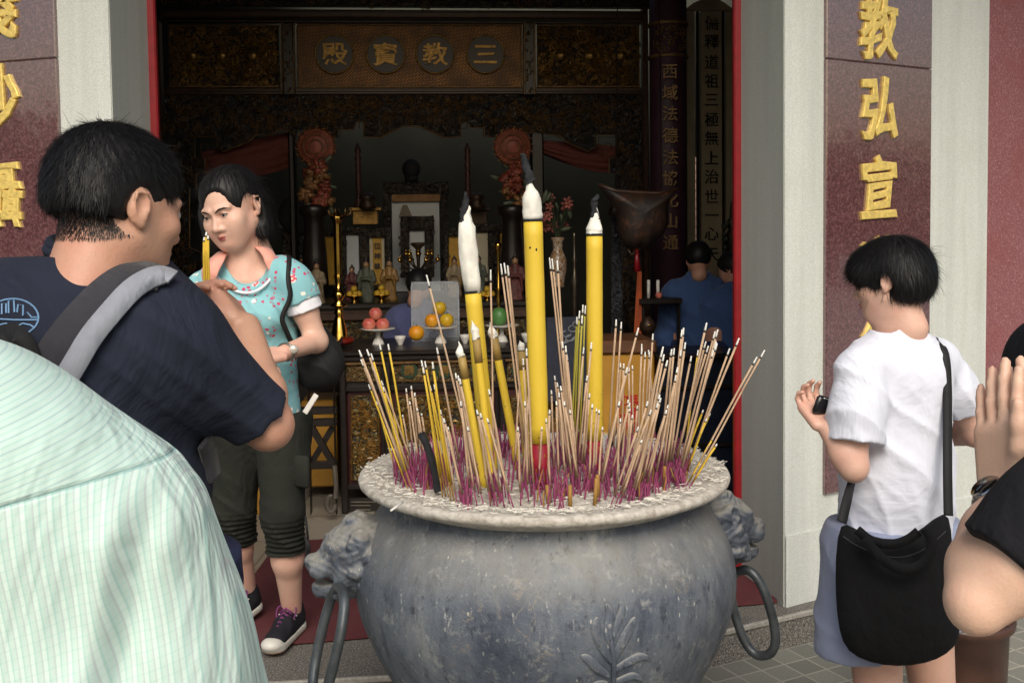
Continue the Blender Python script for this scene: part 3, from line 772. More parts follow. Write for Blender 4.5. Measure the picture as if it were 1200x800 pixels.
YF = 6.72; g = 'framed tablets along the rear altar'
bigf = tablet(459, 228, 516, 338, 10, 7.0, M['palegrey'], 'largest carved black frame with a pale arched panel in the middle of the altar', g)
b = MB(); slab(b, 459, 228, 516, 236, 6.99, .01); b.build('valance_strip', simple('tan_cloth', (150, 112, 76), .8), bigf)
b = MB(); a = [PP(u, v, 7.0) + NF * -.01 for u, v in ((467, 255), (472, 240), (477, 240), (483, 253))]; b.add([*a, *[q - NF * .006 for q in a]], [(0, 1, 2, 3), (7, 6, 5, 4), (0, 4, 5, 1), (1, 5, 6, 2), (2, 6, 7, 3), (3, 7, 4, 0)]); b.build('hanging_bell', simple('taupe_cloth', (140, 128, 112), .8), bigf)
b = MB(); c = PP(482, 198, 7.0); b.ball(c, (.062, .05, .068)); b.tube([c - Vector((0, 0, .05)), c - Vector((0, 0, .085))], .045, 10); b.build('finial', M['black'], bigf, True)
tablet(480, 270, 498, 316, 11, 6.85, M['palegrey'], 'small carved brown frame standing in front of the largest pale panel', g)
Yb = M['yellowcloth']
tablet(345, 280, 363, 330, 6, YF, M['cream'], 'cream framed tablet beside the woman\'s shoulder', g)
tablet(376, 277, 392, 330, 6, YF, Yb, 'all yellow framed tablet partly behind the tall brass candlestick', g)
tablet(406, 275, 421, 330, 6, YF, M['palegrey'], 'plain white framed tablet right of the tall brass candlestick', g)
t = tablet(433, 278, 451, 330, 7, YF, M['cream'], 'framed tablet with a yellow strip between cream edges, left of the largest frame', g, [(436.5, 448, Yb)])
for t_, u_, s_ in ((t, 442, '位神尊'),):
    for k, ch in enumerate(s_): put_text('character', ch, PP(u_, 288 + 12 * k, YF) + NF * -.010, XF, NF, .045, M['brownwood'], t_, depth=.02)
tablet(526, 277, 541, 330, 6, YF, Yb, 'yellow framed tablet just left of the leaning white wrapped candle', g)
tablet(556, 272, 572, 326, 7, YF, M['cream'], 'pale framed tablet between the leaning candle and the slim brass stand', g)
tablet(585, 272, 603, 326, 6, YF, M['darkwood'], 'framed tablet with two yellow strips beside the thick upright candle', g, [(586, 592, Yb), (595, 602, Yb)])

def figurine(u, v0, v1, y0, robe, lab, wide=1.0, hat=0):
    b0 = PP(u, v1, y0); h = PP(u, v0, y0).z - b0.z; s = h
    t = thing('statuette', b0, lab, 'statue', 'robed statuettes on the rear altar'); x, y, z = b0
    F = Field((x - .5 * s, y - .4 * s, z - .01), (x + .5 * s, y + .4 * s, z + h * 1.12), h / 60)
    q = lambda a, b_, c: (x + a * s * wide, y + b_ * s, z + c * s)
    F.cap(q(0, 0, .04), q(0, 0, .62), .2 * s, .11 * s, .03 * s, flat=((0, 1, 0), .75))
    F.cap(q(0, 0, .55), q(0, 0, .76), .13 * s, .10 * s, .04 * s)
    for sg in (-1, 1):
        F.cap(q(sg * .13, 0, .72), q(sg * .17, -.06, .52), .055 * s, .07 * s, .03 * s); F.cap(q(sg * .17, -.06, .52), q(sg * .03, -.16, .56), .065 * s, .04 * s, .02 * s)
        F.cap(q(sg * .12, -.10, .5), q(sg * .16, -.08, .22), .05 * s, .02 * s, .02 * s)
    F.disp(lambda X, Y, Z: .006 * s * np.sin((X - x) * 60 / s * 1.0 + Z * 8) * (Z < z + .6 * s))
    F.mesh('robe', robe, t)
    F = Field((x - .2 * s, y - .2 * s, z + .6 * s), (x + .2 * s, y + .2 * s, z + 1.12 * s), h / 90)
    F.ell(q(0, -.01, .88), (.07 * s, .08 * s, .095 * s)); F.cap(q(0, 0, .74), q(0, 0, .84), .045 * s, .045 * s, .01 * s); F.cap(q(0, -.08, .87), q(0, -.1, .86), .012 * s, .016 * s, .01 * s)
    F.mesh('head', M['figskin'], t)
    F = Field((x - .2 * s, y - .2 * s, z + .7 * s), (x + .2 * s, y + .2 * s, z + 1.14 * s), h / 90)
    F.ell(q(0, .025, .92), (.08 * s, .075 * s, .085 * s)); F.cap(q(0, .01, .97), q(0, .01, 1.04), .04 * s, .025 * s, .02 * s); F.plane(q(0, -.045, .9), (0, -1, -.3))
    F.mesh('headdress', M['darkwood'] if not hat else M['dimgold'], t)
M['figskin'] = simple('painted_figure_skin', (150, 116, 86), .5, 0, .15)
M['rb1'] = simple('faded_cream_robe', (128, 112, 88), .6, 0, .4, 30); M['rb2'] = simple('grey_green_robe', (74, 78, 66), .6, 0, .4, 30)
M['rb3'] = simple('gold_brown_robe', (134, 102, 56), .5, .2, .4, 30); M['rb4'] = simple('dark_red_flowered_robe', (92, 48, 46), .6, 0, .6, 60)
for a in ((372, 307, 356, 6.1, M['rb1'], 'pale robed statuette just right of the woman\'s sleeve', 1.0), (413, 312, 352, 6.2, M['rb4'], 'half hidden reddish statuette right beside the tall brass candlestick', .9),
          (430, 305, 354, 6.1, M['rb2'], 'grey green robed statuette in front of the white tablet', 1.1), (457, 304, 352, 6.15, M['rb3'], 'golden brown statuette left of the brass candelabrum', 1.0),
          (533, 302, 346, 6.15, M['rb1'], 'pale statuette left of the leaning candle', 1.0), (561, 300, 346, 6.2, M['rb2'], 'dark statuette right of the leaning candle', 1.0),
          (604, 300, 352, 6.1, M['rb4'], 'red flowered statuette just left of the thick upright candle', 1.1)): figurine(*a)
figurine(354, 302, 330, 6.6, M['rb3'], 'tiny golden statuette in front of the cream tablet beside the woman', 1.0)

def fruitpile(cx, cv, y0, r, mat, n, lab, cat, name, grp=None):
    for k, (du, dv) in enumerate(((-1.05, 0), (1.05, 0), (0, -1.7), (-.1, -.1))[:n]):
        pass
def fruit(name, u, v, r, y0, mat, lab, grp, rz=1.0, stem=True):
    c = PP(u, v, y0); k = r * y0 / 1200; t = thing(name, c - Vector((0, 0, k * rz)), lab, 'fruit', grp)
    F = Field(c - Vector((k, k, k)) * 1.3, c + Vector((k, k, k)) * 1.3, k / 14); F.ell(c, (k, k, k * rz), k=0); F.ell(c + Vector((0, 0, k * rz * 1.06)), (k * .25, k * .25, k * .16), k=k * .3, op='s')
    F.mesh('flesh', mat, t)
    b = MB(); b.tube([c + Vector((0, 0, k * rz * .85)), c + Vector((k * .08, 0, k * rz * 1.08))], k * .07, 6); b.build('stem', bpy.data.materials.get('fruit_stem') or simple('fruit_stem', (70, 74, 34), .7), t)
def m_fruit(name, a, b_, sc=9): 
    t = NT(name); c = t.ramp(t.noise(sc, 3), [(.35, lin(a)), (.65, lin(b_))]); return t.done(c, .4, t.bump(t.noise(160, 2), .0015, .5))
M['peach'] = m_fruit('peach_skin', (196, 84, 80), (216, 138, 112), 16); M['orange'] = m_fruit('orange_peel', (226, 138, 22), (214, 160, 40)); M['orange2'] = m_fruit('greenish_orange_peel', (190, 170, 36), (214, 160, 34))
M['melon'] = m_fruit('green_melon_skin', (70, 122, 62), (92, 140, 76), 6); M['yfruit'] = m_fruit('yellow_fruit_skin', (196, 160, 40), (170, 130, 40))
def dish(u, v, ru, y0, zb, lab, name='footed_dish'):
    c = PP(u, v, y0); r = ru * y0 / 1200; t = thing(name, Vector((c.x, c.y, zb)), lab, 'dish', 'footed offering dishes')
    H = c.z - zb; b = MB(); b.lathe((c.x, c.y, zb), [(r * .9, H + .008), (r, H + .012), (r, H + .008), (r * .5, H - .006), (.012, H - .01), (.012, H * .5), (.022, H * .35), (.03, .006), (.034, 0)][::-1], 28)
    b.build('bowl', M['porcelain'] if True else None, t, True)
YD = 5.4; zt = .938
dish(443, 387, 20, YD, zt, 'footed white dish holding the pink peaches on the front table')
dish(516, 385, 20, YD, zt, 'footed white dish holding the oranges in front of the clear plastic box')
dish(588, 383, 20, YD, zt, 'footed white dish holding the green melon between the candles')
fruit('peach', 432.5, 380, 7.8, YD, M['peach'], 'left lower pink peach on the footed dish', 'peaches on the dish')
fruit('peach', 448.5, 380, 7.8, YD + .01, M['peach'], 'right lower pink peach on the footed dish', 'peaches on the dish')
fruit('peach', 440, 367.5, 7.6, YD + .005, M['peach'], 'top pink peach resting on the other two', 'peaches on the dish')
fruit('orange', 506, 375.5, 8.2, YD, M['orange'], 'orange at the left of the dish in front of the clear box', 'oranges on the table')
fruit('orange', 523.5, 375, 8.2, YD + .01, M['orange2'], 'greenish orange at the right of the dish in front of the clear box', 'oranges on the table')
fruit('orange', 515, 361, 8.0, YD + .005, M['orange2'], 'topmost yellow orange of the pile in front of the clear box', 'oranges on the table')
fruit('orange', 488, 390, 9.2, 5.3, M['orange'], 'loose orange lying on the table at the lower left corner of the clear box', 'oranges on the table')
fruit('melon', 585, 371, 9.5, YD, M['melon'], 'green melon on the dish right of the leaning candle', None, 1.2)
for u, v, m_, l in ((415, 342, 'yfruit', 'brownish yellow fruit heap left of the grey green statuette'), (447, 341, 'yfruit', 'bright yellow fruit cluster in front of the golden brown statuette'), (571, 342, 'yfruit', 'yellow fruit heap left of the slim brass stand')):
    c = PP(u, v + 5, 6.0); t = thing('fruit_bowl', (c.x, c.y, zr), l, 'fruit bowl', 'small fruit bowls on the rear altar')
    b = MB(); h = c.z - zr; b.lathe((c.x, c.y, zr), [(.03, 0), (.012, h * .3), (.02, h * .6), (.05, h), (.055, h + .004), (.0, h)], 16); b.build('bowl', M['brass'], t, True)
    b = MB()
    for k in range(6): a = k * 1.26; b.ball(c + Vector((.028 * math.cos(a) * (k < 5), .028 * math.sin(a) * (k < 5), .012 + .03 * (k == 5))), .02, 10, 7)
    b.build('fruit', M[m_], t, True)
for u, v, l in ((469, 391, 'small white cup left of the loose orange'), (545, 391, 'small white cup right of the oranges behind the leaning candle'), (617, 389, 'small white cup beside the thick upright candle')):
    c = PP(u, v + 6, 5.35); t = thing('tea_cup', (c.x, c.y, zt), l, 'cup', 'white offering cups'); b = MB()
    b.lathe((c.x, c.y, zt), [(.012, 0), (.014, .006), (.026, .03), (.029, .046), (.026, .046), (.0, .012)], 20, None, False); b.build('cup_body', M['porcelain'], t, True)
# clear acrylic box
t = NT('clear_acrylic'); t.b.inputs['Alpha'].default_value = .14; M['acrylic'] = t.done((.75, .8, .85), .12, None, 0)
c = PP(510, 392, 5.55); A = PP(483, 392, 5.5); B = PP(538, 392, 5.5); b = MB(); zz = PP(510, 331, 5.5).z; w = (B - A).dot(XF)
Mx = Matrix((XF, -NF, Vector((0, 0, 1)))).transposed(); cc = A + XF * (w / 2); cc.z = (zt + zz) / 2; hh = (zz - zt) / 2
tt = thing('acrylic_box', (cc.x, cc.y, zt), 'clear plastic box standing behind the oranges on the front table', 'box')
for off, hs in ((-NF * 0, (w / 2, .003, hh)), (-NF * .16, (w / 2, .003, hh)), (-NF * .08 + XF * (w / 2), (.003, .08, hh)), (-NF * .08 - XF * (w / 2), (.003, .08, hh))):
    b.box(cc + off, hs, Mx, .001)
b.build('wall', M['acrylic'], tt)
b = MB(); b.tube([A + NF * .004 + Vector((0, 0, .002)), *[q for q in (Vector((A.x, A.y, zz - .02)), Vector((A.x, A.y, zz)) + XF * .02, Vector((B.x, B.y, zz)) - XF * .02, Vector((B.x, B.y, zz - .02)))], B + NF * .004 + Vector((0, 0, .002))], .0035, 6); b.build('edge', simple('frosted_edge', (170, 178, 190), .3), tt)

# ---- brass pieces
t = thing('brass_candlestick', Vector((*PP(398, 403, 5.28).xy, zt)), 'tall polished brass candlestick on a red saucer beside the black shoulder bag', 'candlestick')
b = MB(); bs = lathe_px(b, 398, 5.28, [(0, 246), (2, 248), (6, 252), (8, 256), (5.2, 259), (4.3, 264), (4.3, 300), (4, 320), (3.4, 322), (4.6, 324), (3, 328), (3, 338), (7, 342), (8.5, 346), (6, 350), (4, 353), (10, 357), (10, 358.5), (4.5, 360), (4.5, 364), (6, 366), (4, 370), (6, 374), (9, 388), (10, 393), (11, 397)], 24); b.build('stem', M['brass'], t, True)
b = MB()
for k in range(7):
    a = k * .9; c = PP(398, 251, 5.28); b.tube([c + Vector((.02 * math.cos(a), .02 * math.sin(a), -.01)), c + Vector((.055 * math.cos(a), .055 * math.sin(a), .0)), c + Vector((.06 * math.cos(a), .06 * math.sin(a), .03))], [.008, .007, .003], 6)
b.build('dragon_crown', simple('dark_brass', (96, 74, 44), .4, .8), t, True)
b = MB(); lathe_px(b, 398, 5.28, [(14, 395), (17, 397), (18, 399), (14, 403)], 28); b.build('saucer', M['glaze'], t, True)
t = thing('brass_candlestick', Vector((*PP(585, 395, 5.6).xy, zt)), 'slim brass stand with a ball top rising behind the green melon', 'candlestick')
b = MB(); lathe_px(b, 585, 5.6, [(0, 283), (3.5, 284.5), (4.5, 288), (3, 291), (1.6, 294), (1.6, 335), (3, 338), (1.8, 342), (3.5, 352), (2, 357), (4, 370), (8, 393), (9, 397)], 16); b.build('stem', M['brass'], t, True)
t = thing('brass_candlestick', Vector((*PP(675, 395, 5.6).xy, zt)), 'thinnest dark metal stand between the vase and the right big candle', 'candlestick')
b = MB(); lathe_px(b, 674, 5.6, [(0, 272), (2, 274), (1.2, 278), (1.2, 300), (2.5, 304), (1.3, 308), (2.5, 320), (4.5, 330), (3, 335), (6, 395)], 12); b.build('stem', simple('tarnished_metal', (120, 110, 96), .3, .9), t, True)
t = thing('candelabrum', Vector((*PP(490, 350, 6.05).xy, zr)), 'many armed bronze lotus candelabrum before the small brown frame', 'candelabrum')
b = MB(); lathe_px(b, 491, 6.05, [(2, 290), (8, 284), (9, 286), (3, 292), (3, 298), (2, 305), (2, 325), (6, 330), (3, 334), (10, 350)], 14); b.build('stem', M['bronze'], t, True)
b = MB(); b2 = MB(); c = PP(491, 306, 6.05); rn = random.Random(3)
for k in range(16):
    a = k * math.pi / 8; r = .12 if k % 2 else .075; zz = .0 if k % 2 else .035
    e = c + Vector((r * math.cos(a), r * .6 * math.sin(a), zz)); b.tube([c - Vector((0, 0, .06)), (c + e) / 2 - Vector((0, 0, .04)), e], .004, 5); b2.ball(e + Vector((0, 0, .008)), .012, 8, 6); b2.ball(e + Vector((0, 0, .028)), .006, 6, 4)
b.build('arm', M['bronze'], t, True); b2.build('cup', M['brass'], t, True)

# ---- lotus standards (red-gold carved bouquets) either side, slender carved poles
M['lotusred'] = simple('faded_red_gilt_carving', (128, 62, 48), .5, .2, .45, 26, .3); M['lotusgold'] = simple('tarnished_gilt_petal', (130, 92, 56), .5, .3, .4, 26); M['leafdk'] = simple('dull_green_leaf', (62, 70, 52), .5, 0, .4)
def lotus(u, lab, sd):
    rn = random.Random(sd); y0 = 6.2; base = PP(u, 243, y0)
    t = thing('lotus_standard', base, lab, 'carved bouquet', 'carved lotus standards'); Z = Vector((0, 0, 1)); k = y0 / 1200
    c = PP(u, 172, y0); b = MB(); b.lathe(c - NF * .01, [(.0, -.012), (21 * k, -.012), (22 * k, 0), (20 * k, .012), (0, .016)], 30, FM, False); h = b.build('halo', M['lotusred'], t, True)
    b = MB()
    for j in range(18):
        a = j * 2 * math.pi / 18; p = c + XF * (20 * k * math.cos(a)) + Z * (20 * k * math.sin(a)); b.tube(spiral(p, XF, Z, .02, .9, a, 1, 8), .004, 4)
    for rr in (8, 14): b.tube([c + NF * .012 + XF * (rr * k * math.cos(a)) + Z * (rr * k * math.sin(a)) for a in [x * .314 for x in range(20)]], .004, 4, True)
    b.build('scallop', M['lotusgold'], h, True)
    b1, b2, b3 = MB(), MB(), MB()
    for j in range(15):
        v = 196 + 3.0 * j + rn.uniform(-2, 2); w = 7 + 11 * (j / 15); p = PP(u + rn.uniform(-w, w), v, y0) + NF * rn.uniform(-.02, .05); R0 = rn.uniform(.03, .055)
        for q in range(7):
            a = q * .9 + rn.random(); d = XF * math.cos(a) + Z * math.sin(a); n_ = 3
            tgt = (b1, b2, b1, b2)[j % 4]; Mq = Matrix((d, (-XF * math.sin(a) + Z * math.cos(a)), NF)).transposed(); tgt.ball(p + d * R0 * .6 + NF * .01, (R0 * .55, R0 * .32, R0 * .2), 8, 5, Mq @ Matrix.Rotation(.5, 3, 'Y'))
        b2.ball(p + NF * .015, R0 * .25, 7, 5)
        a = rn.uniform(0, 6.3); d = XF * math.cos(a) + Z * math.sin(a); b3.ball(p + d * R0 * 1.3 - NF * .02, (R0 * .8, R0 * .3, .006), 8, 5, Matrix((d, d.cross(NF), NF)).transposed())
    b1.build('petal', M['lotusred'], t, True); b2.build('gilt_petal', M['lotusgold'], t, True); b3.build('leaf', M['leafdk'], t, True)
    b = MB(); lathe_px(b, u, y0, [(14, 240), (17, 243), (17, 250), (13, 254), (11, 262), (14, 300), (16, 345)], 16); b.build('pedestal', M['darkwood'], t, True)
lotus(370, 'carved red and gold lotus bouquet standard left of the altar frames', 5)
lotus(601, 'carved red and gold lotus bouquet standard behind the thick upright candle', 8)
for u, l in ((421, 'slender carved pole on a gilt stand left of the largest frame'), (549, 'slender carved pole directly behind the leaning candle\'s wick')):
    t = thing('carved_pole', PP(u, 262, 6.75), l, 'pole', 'slender carved poles'); b = MB()
    pr = [(1.2, 168)] + [(3.2 + .9 * ((j % 2) * 2 - 1), 172 + 4.5 * j) for j in range(13)] + [(3, 232), (5, 238), (5, 262)]
    lathe_px(b, u, 6.75, pr, 10); b.build('shaft', simple('carved_red_brown', (74, 40, 34), .5, .1, .4, 40) if u == 421 else bpy.data.materials['carved_red_brown'], t, True)
    b = MB(); lathe_px(b, u + 10, 6.6, [(4, 226), (9, 229), (10, 233), (6, 236), (10, 240), (10, 244), (5, 247)], 14); b.build('bowl', M['bronze'], t, True)
    b = MB(); slab(b, u - 12, 243, u + 26, 247, 6.7, .14); slab(b, u - 8, 247, u + 22, 263, 6.72, .1); b.build('stand', M['oldgold'] if u == 421 else M['bronze'], t)
# ---- vase of flowers
t = thing('flower_vase', PP(654, 336, 5.9), 'cream patterned porcelain vase with flowers right of the thick upright candle', 'vase')
v_ = NT('patterned_vase_glaze'); c = v_.ramp(v_.noise(40, 3, .6, 1.5), [(.42, lin((186, 170, 150))), (.5, lin((110, 60, 48))), (.56, lin((184, 150, 96)))], 'CONSTANT'); M['vase'] = v_.done(c, .25)
b = MB(); lathe_px(b, 654, 5.9, [(7.5, 278), (8, 280), (6, 283), (5.5, 293), (8, 298), (10.5, 306), (10, 318), (8, 327), (7, 333), (8, 336)], 24); b.build('vase_body', M['vase'], t, True)
b, b2, b3 = MB(), MB(), MB(); rn = random.Random(4); c = PP(654, 280, 5.9)
for k in range(26):
    e = PP(654 + rn.uniform(-19, 19), 248 + rn.uniform(-20, 22), 5.9 + rn.uniform(-.08, .08)); b.tube([c, (c + e) / 2 + Vector((0, 0, .02)), e], .003, 4); R0 = rn.uniform(.016, .03)
    if k % 3 == 0: b3.ball(e, (R0 * 1.8, .006, R0 * .6), 8, 5, Matrix.Rotation(rn.uniform(0, 3), 3, 'Y')); continue
    for q in range(5): a = q * 1.257; (b2).ball(e + Vector((R0 * .7 * math.cos(a), -.004, R0 * .7 * math.sin(a))), (R0 * .6, R0 * .25, R0 * .35), 7, 5, Matrix.Rotation(-a, 3, 'Y'))
b.build('stem', M['leafdk'], t); b2.build('blossom', simple('dusky_pink_blossom', (150, 84, 74), .6, 0, .5, 25), t, True); b3.build('leaf', M['leafdk'], t, True)

# ---- right hand side: hanging bell-shaped canopy, couplet column, boards, side table
hang = thing('hanging_canopy', PP(745, 225, 5.3), 'dark hanging brocade canopy with flaring top, left of the purple column', 'canopy')
y0 = 5.3; out = [(701, 217), (720, 224), (745, 226), (770, 227), (793, 222), (787, 232), (783, 240), (783, 262), (776, 276), (766, 284), (757, 293), (748, 289), (740, 294), (732, 288), (724, 270), (721, 244), (712, 232)]
V_, F_ = [], []; cen = PP(752, 250, y0); n = len(out); K = 7
for s_ in (0, 1):
    for j in range(K):
        f = 1 - j / K
        for (u, v) in out:
            q = PP(752 + (u - 752) * f, 250 + (v - 250) * f, y0); bul = .09 * math.sqrt(max(0, 1 - f * f)) + .006; V_.append(q + NF * (bul if s_ == 0 else -bul))
    V_.append(cen + NF * (.1 if s_ == 0 else -.1))
def ringf(o, flip):
    fs = []
    for j in range(K - 1):
        for i in range(n): q = (o + j * n + i, o + j * n + (i + 1) % n, o + (j + 1) * n + (i + 1) % n, o + (j + 1) * n + i); fs.append(q if flip else q[::-1])
    for i in range(n): q = (o + (K - 1) * n + i, o + (K - 1) * n + (i + 1) % n, o + K * n); fs.append(q if flip else q[::-1])
    return fs
F_ = ringf(0, False) + ringf(K * n + 1, True) + [(i, (i + 1) % n, K * n + 1 + (i + 1) % n, K * n + 1 + i) for i in range(n)]
tt = NT('brown_brocade'); c = tt.ramp(tt.noise(9, 4, .6, .5), [(.4, lin((34, 28, 27))), (.55, lin((58, 40, 32))), (.72, lin((120, 76, 44)))]); M['brocade'] = tt.done(c, .55, tt.bump(tt.noise(60, 3), .004, .6))
mobj('body', V_, F_, M['brocade'], hang)
b = MB(); b.tube(pxline(out[:5], y0, .02), .012, 6); b.tube(pxline([(735, 292), (739, 299), (745, 294)], y0, .02), .006, 5); b.build('trim', M['brownwood'], hang, True)
b = MB(); b.tube([PP(746, 292, y0), PP(747, 318, y0)], [.008, .02], 8); b.build('tassel', M['redpaint'], hang, True)
b = MB(); b.tube([PP(722, 222, y0), PP(724, -60, y0 + .2)], .003, 4); b.tube([PP(775, 225, y0), PP(772, -60, y0 + .2)], .003, 4); b.build('cord', M['darkwood'], hang)
t = thing('speckled_post', PP(723, 600, 5.5), 'slim dark post with silvery speckles right of the second big candle', 'post'); b = MB()
b.tube([Vector((*PP(723, 400, 5.5).xy, z)) for z in (.12, .8, 1.3, 1.62)], [.045, .035, .032, .03], 12); b.build('shaft', m_carved('silver_speckle', (24, 24, 28), (120, 126, 134), 60, .6), t, True)
b = MB(); b.tube([Vector((*PP(723, 400, 5.5).xy, z)) for z in (1.6, 1.66)], [.05, .03], 12); b.build('cap', M['darkwood'], t, True)
b = MB(); a = [PP(u, v, 5.45) for u, v in ((747, 318), (752, 318), (752, 440), (740, 440))]; b.add([*a, *[q - NF * .01 for q in a]], [(0, 1, 2, 3), (7, 6, 5, 4), (0, 4, 5, 1), (1, 5, 6, 2), (2, 6, 7, 3), (3, 7, 4, 0)])
tag(b.build('ribbon_banner', simple('orange_satin', (170, 76, 34), .5, 0, .2)), 'narrow orange ribbon banner hanging below the dark canopy', 'banner')
col = thing('couplet_column', Vector((*PP(784, 300, 5.95).xy, .12)), 'round purple lacquered column with gilt characters right of the screen', 'column')
cp = PP(784, 300, 5.95); rC = .108; b = MB(); b.lathe((cp.x, cp.y, .12), [(rC, 0), (rC, 3.7)], 40); b.build('shaft', simple('purple_lacquer', (56, 30, 44), .55, 0, .2, 8), col, True)
b = MB()
for v in (30, 68):
    z = PP(784, v, 5.95).z; b.lathe((cp.x, cp.y, z), [(rC + .006, -.01), (rC + .012, 0), (rC + .006, .01)], 40, None, False)
scr_rng = random.Random(8)
for k in range(26):
    a = R(-90) + scr_rng.uniform(-.9, .9); z = PP(784, scr_rng.uniform(35, 64), 5.95).z; p = Vector((cp.x + (rC + .004) * math.cos(a), cp.y + (rC + .004) * math.sin(a), z)); T_ = Vector((-math.sin(a), math.cos(a), 0)); b.tube(spiral(p, T_, Vector((0, 0, 1)), .022, 1, scr_rng.random() * 6, 1, 10), .004, 4)
b.build('gilt_collar', M['dimgold'], col, True)
vd = (CAMLOC - cp); vd.z = 0; vd.normalize(); tx = Vector((-vd.y, vd.x, 0))
for ch, v, du in (('西', 88, 0), ('域', 112, 0), ('法', 136, 0), ('德', 161, 0), ('法', 186, 0), ('協', 210, 0), ('化', 235, .01), ('山', 259, .012), ('通', 284, .01)):
    z = PP(784, v, 5.95).z; p = Vector((cp.x, cp.y, z)) + vd * (rC + .001) + tx * .01
    o = put_text('character', ch, p, tx, vd, .092, M['dimgold'], col, offset=.012, depth=.16)
brd = thing('couplet_board', Vector((*PP(833, 300, 6.6).xy, .12)), 'tall grey beige board with a column of black characters beside the red door frame', 'board')
M['board'] = simple('grey_beige_board', (168, 154, 126), .6, 0, .15, 6)
zb0 = PP(833, 330, 6.6).z
b = MB(); slab(b, 821, 12, 847, 420, 6.6, .05); b.build('panel', M['board'], brd)
for u_, w_ in ((817, 820.5), (847.5, 850)): b = MB(); slab(b, u_, 12, w_, 420, 6.58, .05); b.build('dark_edge', M['darkwood'], brd)
b = MB(); slab(b, 804, 12, 816, 420, 6.62, .05); b.build('side_strip', M['board'], brd)
b = MB(); slab(b, 850, 12, 861, 420, 6.62, .05); b.build('side_strip', M['board'], brd)
b = MB(); a = [PP(u, v, 6.55) for u, v in ((802, 12), (812, 4), (826, -2), (833, -8), (840, -2), (850, 4), (861, 12))]; n = len(a); b.add([*a, *[q - NF * .04 for q in a]], [tuple(range(n))[::-1], tuple(range(n, 2 * n))] + [(i, (i + 1) % n, n + (i + 1) % n, n + i) for i in range(n)]); b.build('crest', M['board'], brd)
for ch, v in (('儒', 27), ('釋', 49), ('道', 73), ('祖', 95), ('三', 117), ('極', 140), ('無', 162), ('上', 185), ('治', 207), ('世', 230), ('一', 252), ('心', 274), ('天', 298)):
    put_text('character', ch, PP(834, v, 6.6) + NF * .002, XF, NF, .098, M['black'], brd, offset=.010, depth=.02, wob=.015)
t = thing('incense_tower', PP(859, 345, 6.2), 'dark tiered ornament against the red door frame above the men in blue', 'ornament'); b = MB()
lathe_px(b, 858, 6.2, [(0, 235), (2, 240), (3, 255), (8, 262), (4, 268), (10, 282), (6, 290), (12, 306), (7, 318), (13, 335), (9, 345), (12, 420)], 14); b.build('tower', M['bronze'], t, True)
b = MB()
for k in range(30): b.ball(PP(858 + rn.uniform(-11, 11), rn.uniform(262, 340), 6.15), rn.uniform(.008, .016), 7, 5)
b.build('blossom', M['leafdk'], t, True)
st = thing('side_table', Vector((*PP(815, 600, 5.0).xy, .12)), 'dark side table between the yellow donation box and the red door frame', 'table')
b = MB(); tblock(b, 768, 868, .86, .885, 5.1, 5.5, .005); b.build('top', M['darkwood'], st)
b = MB(); tblock(b, 772, 866, .13, .859, 5.14, 5.46, .005); b.build('case', simple('blue_black_panel', (28, 34, 48), .3, 0, .3), st)
for z0 in (.7, .4): b = MB(); tblock(b, 772, 866, z0, z0 + .02, 5.12, 5.139); b.build('rail', M['darkwood'], st)
t = thing('round_censer', PP(759, 402, 5.35), 'small dark red round censer on the donation box side of the table', 'censer'); b = MB(); lathe_px(b, 759, 5.2, [(3, 371), (5, 373), (9, 378), (10, 384), (7, 390), (4, 393), (8, 400)], 16); b.build('pot', M['bronze'], t, True)
b = MB(); b.ball(PP(759, 380, 5.2) - Vector((0, .045, 0)), .006); b.build('glint_ball', M['brass'], t, True)  # tiny brass ball added on the pot's front to give a glint
for u, l in ((760, 'left white candle behind the orange ribbon banner'), (771, 'right white candle above the pale peach')):
    b = MB(); a = PP(u, 350, 5.5); b.tube([a, PP(u, 328, 5.5)], .009, 8); tag(b.build('white_candle', M['white'], None, True), l, 'candle', 'small white candles in the hall')
t = thing('candle_shelf', PP(768, 352, 5.5), 'dark shelf behind the donation box holding two small white candles', 'shelf'); b = MB(); slab(b, 750, 350.3, 800, 356, 5.42, .25); b.build('board', M['darkwood'], t); 
for u_ in (752, 794): b = MB(); slab(b, u_, 356, u_ + 4, 420, 5.45, .03); b.build('support', M['darkwood'], t)
fruit('peach', 772, 346, 4, 5.46, M['peach'], 'single pale peach on the shelf under the white candles', 'peaches on the dish')
# cloud embroidery panel right of the thick candle
t = thing('cloth_hanging', PP(672, 520, 5.02), 'dark blue altar cloth with pale cloud outlines between the two big upright candles', 'cloth')
b = MB(); slab(b, 640, 372, 693, 470, 5.03, .015); b.build('cloth', simple('blue_black_cloth', (30, 36, 52), .7, 0, .3), t); b = MB()
for (u, v) in ((658, 398), (664, 391), (671, 385), (668, 396), (676, 380)): b.tube([PP(u + 5 * math.cos(a), v + 3.6 * math.sin(a), 5.03) + NF * .002 for a in [x * .5 for x in range(10)]], .003, 4)
b.tube(pxline([(654, 402), (662, 402), (670, 398), (678, 390), (684, 382)], 5.03, .002), .003, 4); b.build('cloud_outline', simple('grey_thread', (128, 132, 134), .7), t, True)
# shadowy lantern cluster inside
t = thing('hanging_plaque', PP(300, 262, 6.9), 'black domed tablet in the left opening of the screen behind the woman', 'tablet'); b = MB()
b.ball(PP(348, 252, 6.6), (.12, .03, .13), 16, 10); b.build('dome', M['black'], t, True); b = MB(); slab(b, 325, 262, 372, 268, 6.6, .1); slab(b, 330, 268, 368, 345, 6.62, .05); b.build('base', M['carve_dark'], t)
